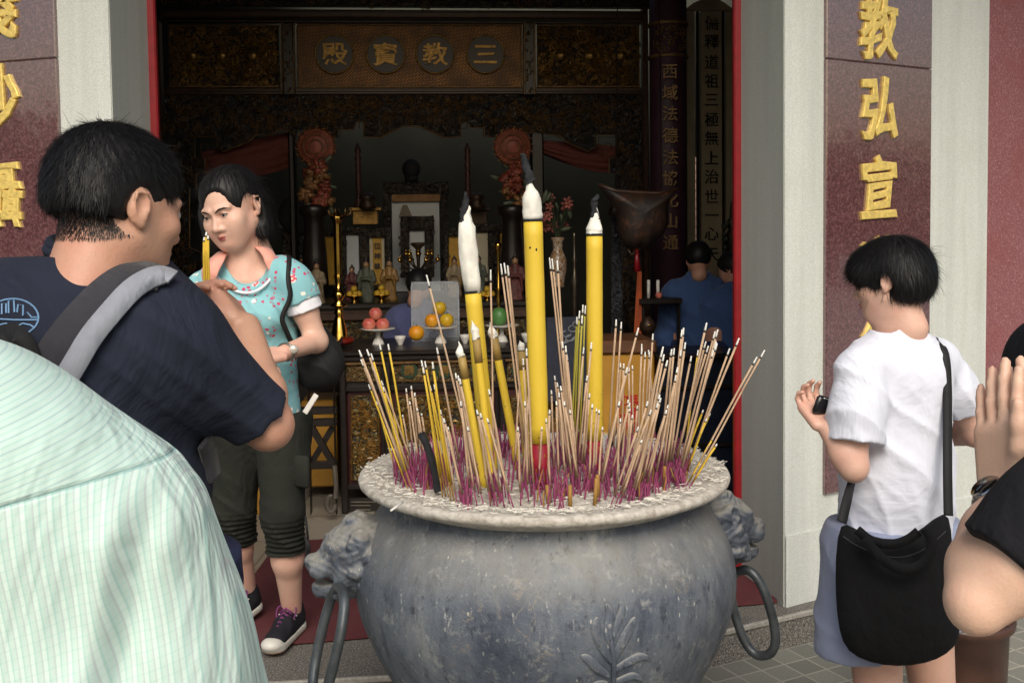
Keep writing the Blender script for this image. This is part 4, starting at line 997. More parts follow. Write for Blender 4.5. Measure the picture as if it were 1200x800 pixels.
# ================================================================== the big incense burner
BX, BY = .074, 2.60; BC = Vector((BX, BY, 0))
def m_burner():
    t = NT('ash_dusted_bronze'); v = t.vec((1, 1, .45))
    a = t.noise(4, 8, .68, .15, v); d = t.noise(26, 8, .75, .1, t.vec((1, 1, .4))); f = t.noise(120, 4, .7)
    c = t.ramp(a, [(.30, lin((52, 59, 72))), (.44, lin((80, 88, 101))), (.58, lin((108, 115, 124))), (.74, lin((146, 148, 148)))])
    c = t.mix(t.ramp(d, [(.48, 0), (.68, .6)]), c, lin((46, 53, 68)))
    c = t.mix(t.ramp(t.noise(15, 9, .8, .2), [(.55, 0), (.66, .45)]), c, lin((184, 184, 178)))
    vo = t.voro(46, vec=t.vec((1, 1, .4))); c = t.mix(t.math('MULTIPLY', t.ramp(vo, [(.06, .9), (.12, 0)]), t.ramp(t.noise(6, 3), [(.45, .1), (.6, 1)])), c, lin((188, 186, 178)))
    fl = t.ramp(t.noise(48, 7, .8, .1, t.vec((1, 1, .32))), [(.60, 0), (.66, 1)]); fm = t.ramp(t.noise(2.6, 5, .6), [(.42, .05), (.62, .85)])
    c = t.mix(t.math('MULTIPLY', fl, fm), c, lin((178, 180, 178)))
    dk = t.ramp(t.noise(38, 6, .8, .1, t.vec((1, 1, .5))), [(.56, 0), (.64, .7)]); c = t.mix(dk, c, lin((44, 50, 62)))
    # fine mineral contour lines as ash water dries
    ln = t.math('ABSOLUTE', t.math('SUBTRACT', t.noise(9, 5, .6, 1.5), .56)); msk = t.ramp(t.noise(3.1, 3), [(.52, 0), (.6, 1)])
    c = t.mix(t.math('MULTIPLY', t.ramp(ln, [(.0, .6), (.012, 0)]), msk), c, lin((150, 138, 118)))
    # ash settles on what faces up
    g = t.n('ShaderNodeNewGeometry'); sp = t.n('ShaderNodeSeparateXYZ'); t.l(g.outputs['Normal'], sp.inputs[0])
    up = t.ramp(sp.outputs[2], [(.25, 0), (.85, .75)]); c = t.mix(t.math('MULTIPLY', up, t.ramp(d, [(.3, .4), (.6, 1)])), c, lin((176, 172, 160)))
    h = t.math('ADD', t.math('MULTIPLY', d, .6), t.math('MULTIPLY', f, .3))
    return t.done(c, t.ramp(a, [(.3, .42), (.7, .75)]), t.bump(h, .006, 1.0), .12)
M['burner'] = m_burner()
t = NT('powdery_ash'); a_ = t.noise(70, 7, .75); c = t.ramp(a_, [(.3, lin((150, 144, 134))), (.45, lin((184, 178, 168))), (.62, lin((212, 208, 198)))])
c = t.mix(t.ramp(t.voro(120), [(.06, .6), (.16, 0)]), c, lin((84, 78, 72))); M['ash'] = t.done(c, .95, t.bump(a_, .006, 1.0))
t = NT('ash_caked_rim'); a_ = t.noise(40, 6, .7); c = t.ramp(a_, [(.32, lin((146, 138, 128))), (.5, lin((186, 180, 170))), (.68, lin((208, 204, 196)))]); M['rim'] = t.done(c, .85, t.bump(a_, .005, .8))
brn = thing('incense_burner', (BX, BY, 0), 'huge round bronze incense burner with lion-head ring handles, filled with ash and incense', 'incense burner')
prof = [(.12, .16), (.20, .175), (.285, .235), (.345, .31), (.395, .39), (.442, .48), (.474, .56), (.486, .63), (.482, .69), (.464, .74), (.436, .785), (.412, .82), (.402, .845), (.41, .862)]
def smoothprof(pr, it=3):
    for _ in range(it):
        q = [pr[0]]
        for a, b in zip(pr[:-1], pr[1:]): q += [(a[0] * .75 + b[0] * .25, a[1] * .75 + b[1] * .25), (a[0] * .25 + b[0] * .75, a[1] * .25 + b[1] * .75)]
        pr = q + [pr[-1]]
    return pr
sp = smoothprof(prof); n = 160; V_ = []
for r, z in sp:
    for j in range(n):
        an = 2 * math.pi * j / n; w = mnoise.noise(Vector((math.cos(an) * 2.5, math.sin(an) * 2.5, z * 5))) * .004 + mnoise.noise(Vector((math.cos(an) * 9, math.sin(an) * 9, z * 18))) * .0015
        V_.append((BX + (r + w) * math.cos(an), BY + (r + w) * math.sin(an), z))
F_ = [(i * n + j, i * n + (j + 1) % n, (i + 1) * n + (j + 1) % n, (i + 1) * n + j) for i in range(len(sp) - 1) for j in range(n)] + [tuple(reversed(range(n)))]
bowl = mobj('bowl', V_, F_, M['burner'], brn)
def bsurf(th, z, off=.0):
    """point on the bowl's skin at angle th, height z"""
    r = sp[-1][0]
    for (r0, z0), (r1, z1) in zip(sp[:-1], sp[1:]):
        if z0 <= z <= z1: r = r0 + (r1 - r0) * (z - z0) / (z1 - z0 + 1e-9); break
    return Vector((BX + (r + off) * math.cos(th), BY + (r + off) * math.sin(th), z))
b = MB(); rp = [(.400, .852), (.440, .872), (.460, .879), (.468, .886), (.470, .894), (.467, .901), (.458, .905), (.43, .900), (.39, .885), (.35, .87)]
b.lathe((BX, BY, 0), rp, 160, None, False); b.build('rim', M['rim'], brn, True)
# raised plant relief on the front: stem, leaves, buds
b = MB()
def onb(u, v, off=.001):
    """nearest skin point under a photographed pixel"""
    d = ray(u, v); k = 1.9
    for _ in range(60):
        q = CAMLOC + d * (k / d.length); r = math.hypot(q.x - BX, q.y - BY); th = math.atan2(q.y - BY, q.x - BX); s = bsurf(th, min(max(q.z, .17), .86)); rs = math.hypot(s.x - BX, s.y - BY)
        if r < rs: break
        k += max(.002, (r - rs) * .5)
    return bsurf(th, q.z, off)
def leafr(mb, pts, w):
    """a low relief leaf along a pixel path"""
    c = [onb(u, v, .001) for u, v in smoothprof(pts, 2)]; m = len(c); vs = []; fs = []
    for i, p in enumerate(c):
        d = (c[min(i + 1, m - 1)] - c[max(i - 1, 0)]).normalized(); nrm = (p - BC); nrm.z = 0; nrm.normalize(); s = d.cross(nrm); f = i / (m - 1); ww = w * math.sin(math.pi * min(1, f * .95 + .05)) ** .7
        vs += [p - s * ww, p - s * ww * .5 + nrm * .005, p + nrm * .003, p + s * ww * .5 + nrm * .005, p + s * ww]
    for i in range(m - 1):
        for j in range(4): fs.append((i * 5 + j, i * 5 + j + 1, (i + 1) * 5 + j + 1, (i + 1) * 5 + j))
    mb.add(vs, fs)
b.tube([onb(716 + 3 * math.sin(v * .05), v, .002) for v in range(730, 812, 6)], .006, 6)
for pts, w in (([(716, 775), (705, 755), (697, 735), (700, 722)], .012), ([(718, 772), (730, 750), (738, 735), (744, 722)], .012), ([(716, 760), (712, 738), (716, 722), (710, 706)], .011), ([(718, 785), (735, 775), (748, 768), (760, 770)], .01),
               ([(714, 792), (698, 782), (688, 770), (680, 768)], .01), ([(718, 745), (724, 728), (730, 712), (726, 704)], .009), ([(716, 800), (730, 795), (742, 790), (752, 796)], .009), ([(712, 800), (700, 800), (690, 806), (682, 800)], .009)): leafr(b, pts, w)
b.build('plant_relief', M['burner'], brn, True)
# lion heads and ring handles
def lion(phi, name, zc=.718):
    SC_ = .95; o = Vector((math.cos(phi), math.sin(phi), 0)); tg = Vector((-math.sin(phi), math.cos(phi), 0)); Z = Vector((0, 0, 1)); c0 = BC + o * .475 + Vector((0, 0, zc))
    q = lambda a, b_, c: c0 + (o * a + tg * b_ + Z * c) * SC_; Mx = Matrix((o, tg, Z)).transposed()
    F = Field(c0 - Vector((.2, .2, .16)), c0 + Vector((.2, .2, .16)), .0034)
    _e = F.ell; F.ell = lambda c, r, m, k=.01, op='u': _e(c, tuple(x * SC_ for x in r), m, k, op)
    F.ell(q(-.03, 0, .0), (.09, .105, .105), Mx, .03); F.ell(q(.02, 0, .02), (.075, .08, .068), Mx, .03)
    F.ell(q(.075, 0, -.012), (.055, .055, .036), Mx, .02); F.ell(q(.118, 0, .0), (.02, .026, .017), Mx, .01)   # muzzle, nose
    for s in (-1, 1):
        F.ell(q(.055, s * .04, .045), (.03, .028, .018), Mx, .012)          # brow
        F.ell(q(.072, s * .038, .026), (.013, .013, .012), Mx, .003)        # eye
        F.ell(q(.098, s * .03, -.018), (.028, .024, .024), Mx, .01)         # cheek pads
        F.ell(q(.0, s * .088, .055), (.028, .018, .03), Mx, .01); F.ell(q(.012, s * .098, .055), (.015, .012, .018), Mx, .006, 's')
        F.ell(q(.122, s * .013, -.004), (.006, .006, .005), Mx, .003, 's')
        F.cap(q(.105, s * .025, -.03), q(.105, s * .025, -.052), .007, .003, .003)   # fangs
        F.cap(q(.04, s * .065, -.02), q(.055, s * .06, -.07), .02, .016, .015)
    F.cap(q(.04, 0, -.075), q(.092, 0, -.072), .036, .026, .02); F.ell(q(.085, 0, -.046), (.05, .04, .014), Mx, .008, 's')
    rr = random.Random(3)
    for k in range(46):       # mane curls
        a = rr.uniform(-2.4, 2.4) + math.pi / 2; R0 = rr.uniform(.075, .11); F.ell(q(rr.uniform(-.07, .02), R0 * math.cos(a), R0 * math.sin(a) * 1.0), (.021, .016, .016), Mx, .012)
    F.disp(lambda X, Y, Z_: .0018 * np.sin(X * 170 + 3 * np.sin(Z_ * 90)) * np.sin(Z_ * 190 + 2 * np.sin(Y * 110)))
    h = F.mesh(name, M['burner'], brn); return q
PHI = R(11)
ql = lion(PHI + math.pi, 'lion_head', .705); qr = lion(PHI, 'lion_head')
M['ringm'] = simple('worn_iron_ring', (92, 98, 102), .45, .5, .35, 22, .3, 90)
def ring(top, axis, down, W, L, name):
    """elongated ring hanging from top; axis = sideways direction, down = direction it hangs"""
    axis = axis.normalized(); down = down.normalized(); b = MB(); pts = []
    for k in range(48):
        a = 2 * math.pi * k / 48; ca, sa = math.cos(a), math.sin(a); pts.append(top + axis * (W / 2 * math.copysign(abs(ca) ** .8, ca)) + down * (L / 2 - L / 2 * math.copysign(abs(sa) ** .8, sa)))
    b.tube(pts, .0125, 12, True); b.build(name, M['ringm'], brn, True)
tr = P(868, 668, 2.72); ring(tr, (P(895, 720, 2.72) - P(862, 728, 2.78)), (P(892, 760, 2.72) - P(864, 662, 2.74)), .115, .235, 'ring_handle')
tl = P(400, 690, 2.40); ring(tl, Vector((.38, -.9, .0)), (P(372, 800, 2.36) - P(399, 686, 2.40)), .15, .26, 'ring_handle')
for k in range(3):
    a = R(-90 + 60 + 120 * k); o = Vector((math.cos(a), math.sin(a), 0)); c = BC + o * .25
    F = Field(c - Vector((.14, .14, .01)), Vector((c.x + .14, c.y + .14, .28)), .006); F.chain([c + Vector((0, 0, .26)), c + o * .03 + Vector((0, 0, .14)), c + o * .01 + Vector((0, 0, .05)), c + o * .04 + Vector((0, 0, .03))], [.09, .06, .042, .03], .03); F.plane((0, 0, .002), (0, 0, -1)); F.mesh('leg', M['burner'], brn)

# ---- ash bed
n1, n2 = 60, 180; V_ = []; F_ = []
for i in range(n1 + 1):
    r = .463 * (i / n1) ** .8
    for j in range(n2):
        a = 2 * math.pi * j / n2; x, y = BX + r * math.cos(a), BY + r * math.sin(a)
        base = .874 + .026 * max(0, min(1, (r - .34) / .09)); e = max(0, min(1, (.468 - r) / .03)); z = base + e * (mnoise.noise(Vector((x * 14, y * 14, 1))) * .009 + mnoise.noise(Vector((x * 50, y * 50, 5))) * .006 + mnoise.noise(Vector((x * 130, y * 130, 5))) * .003) + .003
        V_.append((x, y, z))
F_ = [(i * n2 + j, (i + 1) * n2 + j, (i + 1) * n2 + (j + 1) % n2, i * n2 + (j + 1) % n2) for i in range(n1) for j in range(n2)]
tag(mobj('ash_bed', V_, F_, M['ash']), 'grey white ash filling the burner up to its rim', 'ash', kind='stuff')
b = MB(); rn = random.Random(21)
for k in range(2000):
    r = .462 * math.sqrt(rn.random()) if k % 5 else rn.uniform(.39, .463); a = rn.uniform(0, 6.283)
    p = Vector((BX + r * math.cos(a), BY + r * math.sin(a), (.882 + .026 * max(0, min(1, (r - .34) / .09))) + rn.uniform(0, .006))); d = rn.uniform(0, 6.28); L = rn.uniform(.006, .022); cu = rn.uniform(-.8, .8); q = [p]
    for s in range(3): d += cu; q.append(q[-1] + Vector((math.cos(d), math.sin(d), rn.uniform(-.1, .12))) * L / 3)
    b.tube(q, rn.choice((.0007, .0009, .0013)), 3, False, False)
tag(b.build('fallen_ash', simple('curled_white_ash', (206, 202, 192), .9, 0, .25, 90), None, False), 'curled bits of fallen incense ash scattered over the bed and rim', 'ash', kind='stuff')

# ---- big candles
t = NT('yellow_candle_paper'); c = t.ramp(t.noise(6, 5, .6, vec=t.vec((1, 1, .4))), [(.3, lin((206, 174, 48))), (.7, lin((222, 192, 62)))]); c = t.mix(t.ramp(t.noise(60, 5, .8, vec=t.vec((1, 1, .25))), [(.6, 0), (.72, .45)]), c, lin((176, 140, 50))); c = t.mix(t.ramp(t.voro(30), [(.05, .7), (.09, 0)]), c, lin((120, 84, 40)))
M['cyel'] = t.done(c, .55, t.bump(t.noise(24, 4, vec=t.vec((1, 1, .2))), .004, .5)); M['cwhite'] = simple('burnt_white_wrap', (222, 220, 210), .8, 0, .12, 40, .5, 90)
M['wick'] = simple('charred_wick', (30, 32, 36), .9, 0, .5, 60, .8, 80); M['cred'] = simple('crimson_candle_foot', (150, 22, 44), .5, 0, .2, 30)
M['cgold'] = simple('gilt_foot_mark', (200, 160, 60), .4, .5); M['cbrown'] = simple('browned_candle_paper', (150, 124, 66), .6, 0, .2, 30)
def candle(name, base, split, top, tip, r, lab, grp, wickpts=None, foot=.0, footmat=None, jag=0, smoked=0):
    """base->split yellow, split->top white wrap narrowing to tip"""
    t = thing(name, base, lab, 'candle', grp); d = (split - base)
    L = d.length; k = foot / L if L else 0
    if foot > 0:
        b = MB(); b.tube([base - d * .03, base + d * k], r * .92, 20); b.build('foot', footmat, t, True)
        b = MB()
        rr = random.Random(2)
        for j in range(9):
            a = rr.uniform(0, 6.28); p = base + d * k * rr.uniform(.1, .9); e1 = Vector((math.cos(a), math.sin(a), 0)); b.tube([p + e1 * r * .95, p + e1 * r * .95 + Vector((0, 0, .008))], .0012, 4)
        b.build('foot_mark', M['cgold'], t)
    st = base + d * k if foot > 0 else base - d * .03
    ns = 14; pts = [st + (split - st) * (i / ns) for i in range(ns + 1)]
    b = MB(); b.tube(pts, [r * (1 + .012 * math.sin(i * 2.1)) for i in range(ns + 1)], 24); b.build('wax', M['cyel'], t, True)
    if smoked:
        b = MB(); b.tube([split - (split - base) * smoked, split + (split - base) * .002], [r * 1.02, r * 1.05], 20); b.build('smoked_band', M['cbrown'], t, True)
    b = MB(); b.tube([split - d.normalized() * .003, split + d.normalized() * .003], r * 1.04, 24); b.build('scorch_ring', M['wick'], t, True)
    if name == 'big_candle' and r > .0225:
        b = MB(); e1 = (CAMLOC - split); e1.z = 0; e1.normalize(); e2 = Vector((-e1.y, e1.x, 0))
        for sx, dz in ((-.38, .066), (.26, .071)): b.ball(split - d.normalized() * dz + e1 * r * .945 + e2 * r * sx, (.0024, .0022, .0034 + sx * .002), 8, 5)
        b.build('paper_mark', M['wick'], t, True)
    w = top - split; tp = tip - top; P_ = [split]; Rr = [r * 1.0]; m = 10
    for i in range(1, 6): P_.append(split + w * (i / 5)); Rr.append(r * (1.0 + .03 * math.sin(i * 2)))
    for i in range(1, 8): P_.append(top + tp * (i / 7)); Rr.append(max(.001, r * (1 - (i / 7)) ** 1.05))
    b = MB(); b.tube(P_, Rr, 20); vs = []
    for q in b.v:
        q = Vector(q); q += mnoise.noise_vector(q * 60) * r * .32 * (1.2 if jag else .45); vs.append(q)
    b.v = vs; b.build('burnt_wrap', M['cwhite'], t, True)
    if wickpts:
        b = MB(); mm = len(wickpts); rad = [r * .55 * (1 - .55 * i / (mm - 1)) for i in range(mm)]; b.tube(smooth3(wickpts), np.interp(np.linspace(0, 1, len(smooth3(wickpts))), np.linspace(0, 1, mm), rad).tolist(), 8)
        b.v = [Vector(q) + mnoise.noise_vector(Vector(q) * 90) * r * .3 for q in b.v]; b.build('wick', M['wick'], t, True)
    return t
def smooth3(pts, it=2):
    pts = [Vector(p) for p in pts]
    for _ in range(it):
        q = [pts[0]]
        for a, c in zip(pts[:-1], pts[1:]): q += [a * .75 + c * .25, a * .25 + c * .75]
        pts = q + [pts[-1]]
    return pts
ZA = .887; px = 1 / 1200; g = 'large yellow candles in the burner'
bs = G(634, 568, ZA); Y_ = bs.y
candle('big_candle', bs, P(624.5, 258, Y_), P(623, 232, Y_), P(620, 208, Y_), 11.2 * Y_ * px, 'tallest thick yellow candle standing upright in the middle of the burner', g, [P(622, 214, Y_), P(619, 205, Y_), P(616, 193, Y_), P(612, 180, Y_)], .105, M['cred'])
bs = G(697, 548, ZA); Y_ = bs.y
candle('big_candle', bs, P(696.5, 275, Y_), P(696.5, 268, Y_), P(699, 240, Y_), 9.6 * Y_ * px, 'upright thick yellow candle at the right with a slanted white tip and shredded wick', g, [P(698, 258, Y_), P(696, 246, Y_), P(696, 236, Y_), P(701, 230, Y_)], .075, M['cred'])
bs = G(574, 550, ZA); Y_ = bs.y
candle('big_candle', bs, P(554, 342, Y_), P(546, 265, Y_), P(550, 240, Y_), 9.6 * Y_ * px, 'leaning thick candle with a long grey white burnt wrapper and curled black wick', g, [P(546, 262, Y_), P(541, 254, Y_), P(545, 244, Y_), P(546, 226, Y_)], 0, None, 1)
g = 'small yellow candles in the burner'
for (bu, bv, su, sv, tu, tv, iu, iv, r, lab) in ((566, 568, 541, 418, 539, 412, 537, 401, 4.6, 'small leaning candle furthest left with a pointed white tip'), (577, 560, 558, 397, 556, 386, 553, 375, 4.8, 'small candle in front of the big leaning candle, its top browned'),
        (607, 546, 579, 396, 577, 388, 574, 378, 4.8, 'small leaning candle with a ragged white tip between the leaning and the tallest candle'), (617, 540, 611, 411, 610, 404, 609, 399, 4.8, 'short stubby candle with a melted white top left of the tallest candle')):
    bs = G(bu, bv, ZA); Y_ = bs.y; candle('small_candle', bs, P(su, sv, Y_), P(tu, tv, Y_), P(iu, iv, Y_), r * Y_ * px, lab, g, None, 0, None, 1, smoked=.17)

# ---- incense: one prototype of each colour, copied
M['tan'] = simple('tan_incense', (184, 156, 128), .8, 0, .12, 30); M['yel'] = simple('yellow_incense', (206, 172, 52), .7, 0, .1, 30); M['olive'] = simple('olive_incense', (156, 148, 52), .7, 0, .1, 30)
M['mag'] = simple('magenta_stick_foot', (142, 62, 100), .8, 0, .4, 25); M['atip'] = simple('ash_tip', (222, 222, 216), .9, 0, .1, 60); M['burn'] = simple('burnt_edge', (34, 28, 26), .9); M['goldft'] = simple('ochre_stick_foot', (156, 118, 54), .7, 0, .2, 30)
PROTO = {}
def proto(kind):
    L = .42; body, foot = {'tan': ('tan', 'mag'), 'yel': ('yel', 'goldft'), 'olive': ('olive', 'mag')}[kind]; r = .0025 if kind == 'tan' else .0023
    ms = []
    for nm, z0, z1, rr, mm in (('incense_rod', .055, L - .026, r, M[body]), ('stick_foot', -.02, .0552, r * .62, M[foot]), ('burnt_ring', L - .0262, L - .021, r * .97, M['burn']), ('ash_tip', L - .0212, L, r * 1.02, M['atip'])):
        b = MB(); n_ = 4; tz = [z0 + (z1 - z0) * i / n_ for i in range(n_ + 1)]
        b.tube([(0.0006 * math.sin(z * 30), .0005 * math.cos(z * 21), z) for z in tz], [rr * (1 if nm != 'ash_tip' else (1 - .35 * i / n_)) for i in range(n_ + 1)], 8)
        me = bpy.data.meshes.new(nm); me.from_pydata([tuple(q) for q in b.v], [], b.f); me.polygons.foreach_set('use_smooth', [True] * len(me.polygons)); me.materials.append(mm); ms.append((nm, me))
    PROTO[kind] = (L, ms)
for k in ('tan', 'yel', 'olive'): proto(k)
def stick(base, top, kind, lab, grp, rs=1.0):
    L, ms = PROTO[kind]; d = top - base
    r = bpy.data.objects.new('incense_stick', None); COL.objects.link(r); r.location = base; r.empty_display_size = .02
    r.rotation_mode = 'QUATERNION'; r.rotation_quaternion = d.to_track_quat('Z', 'Y'); r.scale = (rs, rs, d.length / L); tag(r, lab, 'incense stick', grp)
    for nm, me in ms:
        o = bpy.data.objects.new(nm, me); COL.objects.link(o); o.parent = r
# tops and feet read off the photograph
SETS = []
def S_(kind, lab, grp, rows): SETS.append((kind, lab, grp, rows))
S_('tan', 'long tan incense stick in the steep fan leaning left at the burner\'s left edge', 'tan sticks leaning left', [(421, 410, 481, 571), (423, 421, 484, 572), (430, 409, 486, 570), (436, 428, 482, 566), (447, 446, 490, 560), (432, 440, 479, 569)])
S_('yel', 'long yellow incense stick in the fan leaning left at the burner\'s left edge', 'yellow sticks leaning left', [(435, 414, 482, 573), (445, 403, 474, 548), (455, 403, 480, 552), (449, 453, 473, 562), (432, 450, 478, 573), (453, 470, 478, 545), (441, 470, 466, 560)])
S_('yel', 'yellow incense stick in the cluster left of the small leaning candles', 'yellow sticks left of the candles', [(494, 422, 521, 575), (498, 423, 525, 580), (507, 424, 528, 584), (504, 452, 530, 578), (496, 430, 518, 578), (509, 450, 532, 585)])
S_('tan', 'tan incense stick in the sparse group behind the charred stick', 'tan sticks near the charred stick', [(476, 455, 486, 545), (482, 452, 492, 540), (486, 460, 496, 545), (489, 478, 500, 548), (480, 470, 492, 552), (494, 484, 502, 540), (472, 486, 481, 538)])
S_('tan', 'tan incense stick leaning left, rising between the yellow cluster and the small candles', 'tan sticks before the small candles', [(512, 407, 542, 560), (534, 437, 556, 570), (537, 440, 560, 575), (539, 444, 563, 572), (541, 482, 558, 588), (559, 480, 582, 590), (561, 488, 574, 588), (563, 484, 590, 590), (573, 456, 596, 585), (574, 460, 592, 578), (548, 500, 566, 590), (540, 470, 552, 585), (516, 480, 536, 590), (520, 490, 545, 592), (525, 500, 540, 575), (571, 490, 600, 590)])
S_('tan', 'single very tall tan incense stick leaning left in front of the clear plastic box', None, [(500, 322, 562, 572)])
S_('tan', 'single tall tan incense stick standing right of the leaning big candle', None, [(575, 316, 579, 560)])
S_('tan', 'tall tan incense stick of the trio just left of the tallest candle', 'tall trio left of the tallest candle', [(587, 309, 618, 556), (591, 308, 622, 560), (595, 311, 619, 552)])
S_('tan', 'tall tan incense stick of the trio just right of the tallest candle', 'tall trio right of the tallest candle', [(644, 302, 671, 560), (647, 303, 674, 557), (653, 305, 668, 552)])
S_('tan', 'tan incense stick in the cluster at the foot of the tallest candle', 'tan sticks at the foot of the tallest candle', [(609, 448, 602, 560), (613, 420, 622, 575), (615, 470, 619, 582), (629, 403, 627, 560), (617, 408, 626, 588), (620, 455, 612, 580), (607, 500, 610, 588), (636, 475, 640, 560), (644, 480, 642, 575), (646, 457, 650, 562), (635, 500, 631, 570), (640, 490, 646, 585), (652, 470, 655, 570)])
S_('tan', 'tan incense stick in the dense cluster between the two upright big candles', 'tan sticks between the big candles', [(659, 400, 676, 562), (663, 405, 673, 565), (664, 414, 678, 570), (653, 448, 668, 560), (657, 452, 672, 572), (655, 460, 664, 575), (668, 480, 676, 572), (650, 440, 662, 555), (661, 470, 680, 575)])
S_('olive', 'olive yellow incense stick in the tight upright bunch left of the right big candle', 'olive bunch', [(676, 371, 668, 548), (679, 364, 671, 548), (683, 357, 674, 548), (686, 358, 678, 550), (678, 372, 666, 552), (682, 370, 674, 555)])
S_('tan', 'tan incense stick standing close around the right big candle', 'tan sticks around the right big candle', [(684, 407, 671, 560), (693, 401, 680, 565), (691, 461, 683, 560), (694, 473, 690, 575), (699, 478, 694, 570), (702, 480, 696, 568), (688, 440, 676, 560), (706, 500, 700, 580)])
S_('tan', 'tall slender tan incense stick right of the right big candle', 'tall sticks right of the right big candle', [(722, 374, 712, 540), (728, 377, 718, 545)])
S_('tan', 'long tan incense stick slanting right across the middle of the right half', 'slanting sticks of the right half', [(748, 384, 704, 560), (735, 430, 700, 575), (738, 472, 712, 572), (726, 470, 702, 580)])
S_('tan', 'tan incense stick in the upright group before the yellow donation box', 'tan sticks before the donation box', [(727, 425, 722, 545), (731, 426, 728, 540), (737, 430, 738, 540), (752, 403, 747, 545), (756, 412, 750, 548), (752, 408, 746, 552), (761, 412, 753, 545), (765, 391, 756, 548), (760, 410, 768, 520), (741, 428, 742, 520), (747, 475, 741, 555), (738, 478, 733, 560), (736, 468, 726, 562), (741, 486, 732, 570), (727, 490, 722, 578)])
S_('tan', 'tan incense stick in the thick sheaf leaning right in front of the right half', 'front sheaf of the right half', [(777, 406, 740, 572), (776, 410, 744, 575), (778, 415, 748, 576), (782, 422, 746, 570), (773, 462, 742, 580), (774, 466, 750, 578), (771, 472, 738, 585), (783, 474, 752, 572), (781, 480, 755, 578), (770, 460, 735, 578), (759, 470, 728, 588), (763, 480, 722, 590), (748, 500, 716, 592), (752, 515, 725, 592), (764, 495, 742, 586)])
S_('tan', 'tan incense stick in the loose fan leaning right behind the front sheaf', 'loose fan of the right half', [(787, 409, 771, 560), (790, 408, 776, 562), (799, 386, 782, 560), (801, 384, 784, 556), (803, 401, 782, 562), (810, 417, 784, 558), (792, 440, 774, 565), (798, 410, 778, 566), (794, 430, 766, 570)])
S_('yel', 'lone yellow incense stick in the loose fan of the right half', None, [(818, 410, 800, 548)])
S_('tan', 'long tan incense stick in the bundle leaning right near the burner\'s right rim', 'right bundle', [(828, 378, 789, 560), (838, 388, 792, 562), (839, 400, 797, 562), (840, 402, 793, 566), (830, 405, 786, 556), (827, 400, 790, 552), (841, 386, 799, 556), (836, 410, 794, 568)])
S_('tan', 'tan incense stick of the pair leaning right toward the red door frame', 'pair toward the door frame', [(855, 408, 803, 555), (866, 396, 800, 560)])
S_('tan', 'longest tan incense stick leaning furthest right in front of the grey pillar', 'two rightmost sticks', [(896, 410, 806, 575), (887, 418, 803, 572)])
S_('yel', 'short yellow incense stick leaning right low over the right rim', 'short yellow sticks over the right rim', [(832, 484, 800, 556), (828, 490, 802, 560), (836, 512, 803, 572), (840, 520, 806, 574), (824, 480, 796, 556)])
rj = random.Random(17)
for kind, lab, grp, rows in SETS:
    for (tu, tv, bu, bv) in rows:
        bs = G(bu, bv, ZA + .004); top = P(tu, tv, bs.y + rj.uniform(-.05, .05)); stick(bs, top, kind, lab, grp, rj.uniform(.9, 1.15))
# dead short incense and magenta stubs: 300 drawn one by one
sm = []
for i in range(4):
    b = MB(); h = .07; b.tube([(.0, 0, -.01), (.0015 * (i - 1), .001 * i, h * .5), (.003 * (i - 1.5), -.002 * i, h)], [.0021, .0019, .0012], 6); me = bpy.data.meshes.new('stub'); me.from_pydata([tuple(q) for q in b.v], [], b.f); me.materials.append(M['mag'] if i < 3 else M['goldft']); sm.append(me)
front = 'burnt down magenta stub standing in the ash among the incense'
CL = [(478, 562, 24), (500, 560, 20), (470, 548, 12), (520, 560, 16), (545, 545, 18), (560, 530, 14), (590, 530, 16), (612, 560, 16), (640, 575, 12), (652, 545, 14), (665, 530, 14), (690, 570, 18), (690, 540, 16), (715, 555, 16), (740, 575, 26), (760, 560, 22), (775, 540, 14), (790, 565, 20), (800, 545, 12), (655, 585, 10), (580, 580, 10), (545, 585, 10), (530, 530, 12), (620, 520, 12), (735, 530, 16), (510, 540, 12)]
pts = []
tot = 0
for (u, v, w) in CL:
    for k in range(int(w * 2.3)):
        q = G(u + rj.gauss(0, w * .6), v + rj.gauss(0, 7), ZA)
        if math.hypot(q.x - BX, q.y - BY) < .385: pts.append(q)
pts.sort(key=lambda q: q.y); sel = pts[:300]; rest = pts[300:]
for q in sel:
    o = bpy.data.objects.new('incense_stub', rj.choice(sm[:3]) if rj.random() < .88 else sm[3]); COL.objects.link(o); o.location = q; h = rj.uniform(.4, 1.05); o.scale = (1, 1, h); o.rotation_euler = (rj.gauss(0, .14), rj.gauss(0, .16), rj.uniform(0, 6.28)); tag(o, front, 'incense stub', 'burnt down stubs in the front ash')
b = MB()
for q in rest: h = rj.uniform(.035, .085); b.tube([q, q + Vector((rj.gauss(0, .008), rj.gauss(0, .008), h))], [.0021, .0013], 5)
tag(b.build('stub_thicket', M['mag']), 'dense thicket of burnt down magenta stubs towards the back of the burner', 'incense stubs', kind='stuff')
# loosely curled ash tips hanging off, and the charred stick at left
b = MB(); bs = G(514, 575, ZA); b.tube(smooth3([bs, P(508, 545, bs.y), P(500, 520, bs.y), P(493, 507, bs.y)]), .0095, 10); b.v = [Vector(q) + mnoise.noise_vector(Vector(q) * 70) * .003 for q in b.v]
tag(b.build('charred_joss_stick', M['wick'], None, True), 'single thick charred black joss stick bent left in the ash at the burner\'s left', 'joss stick')
b = MB(); bs = G(714, 530, ZA); b.tube([bs, P(728, 488, bs.y)], [.003, .0012], 6); tag(b.build('burnt_splinter', M['wick'], None, True), 'thin black burnt splinter slanting before the donation box', 'incense stick')
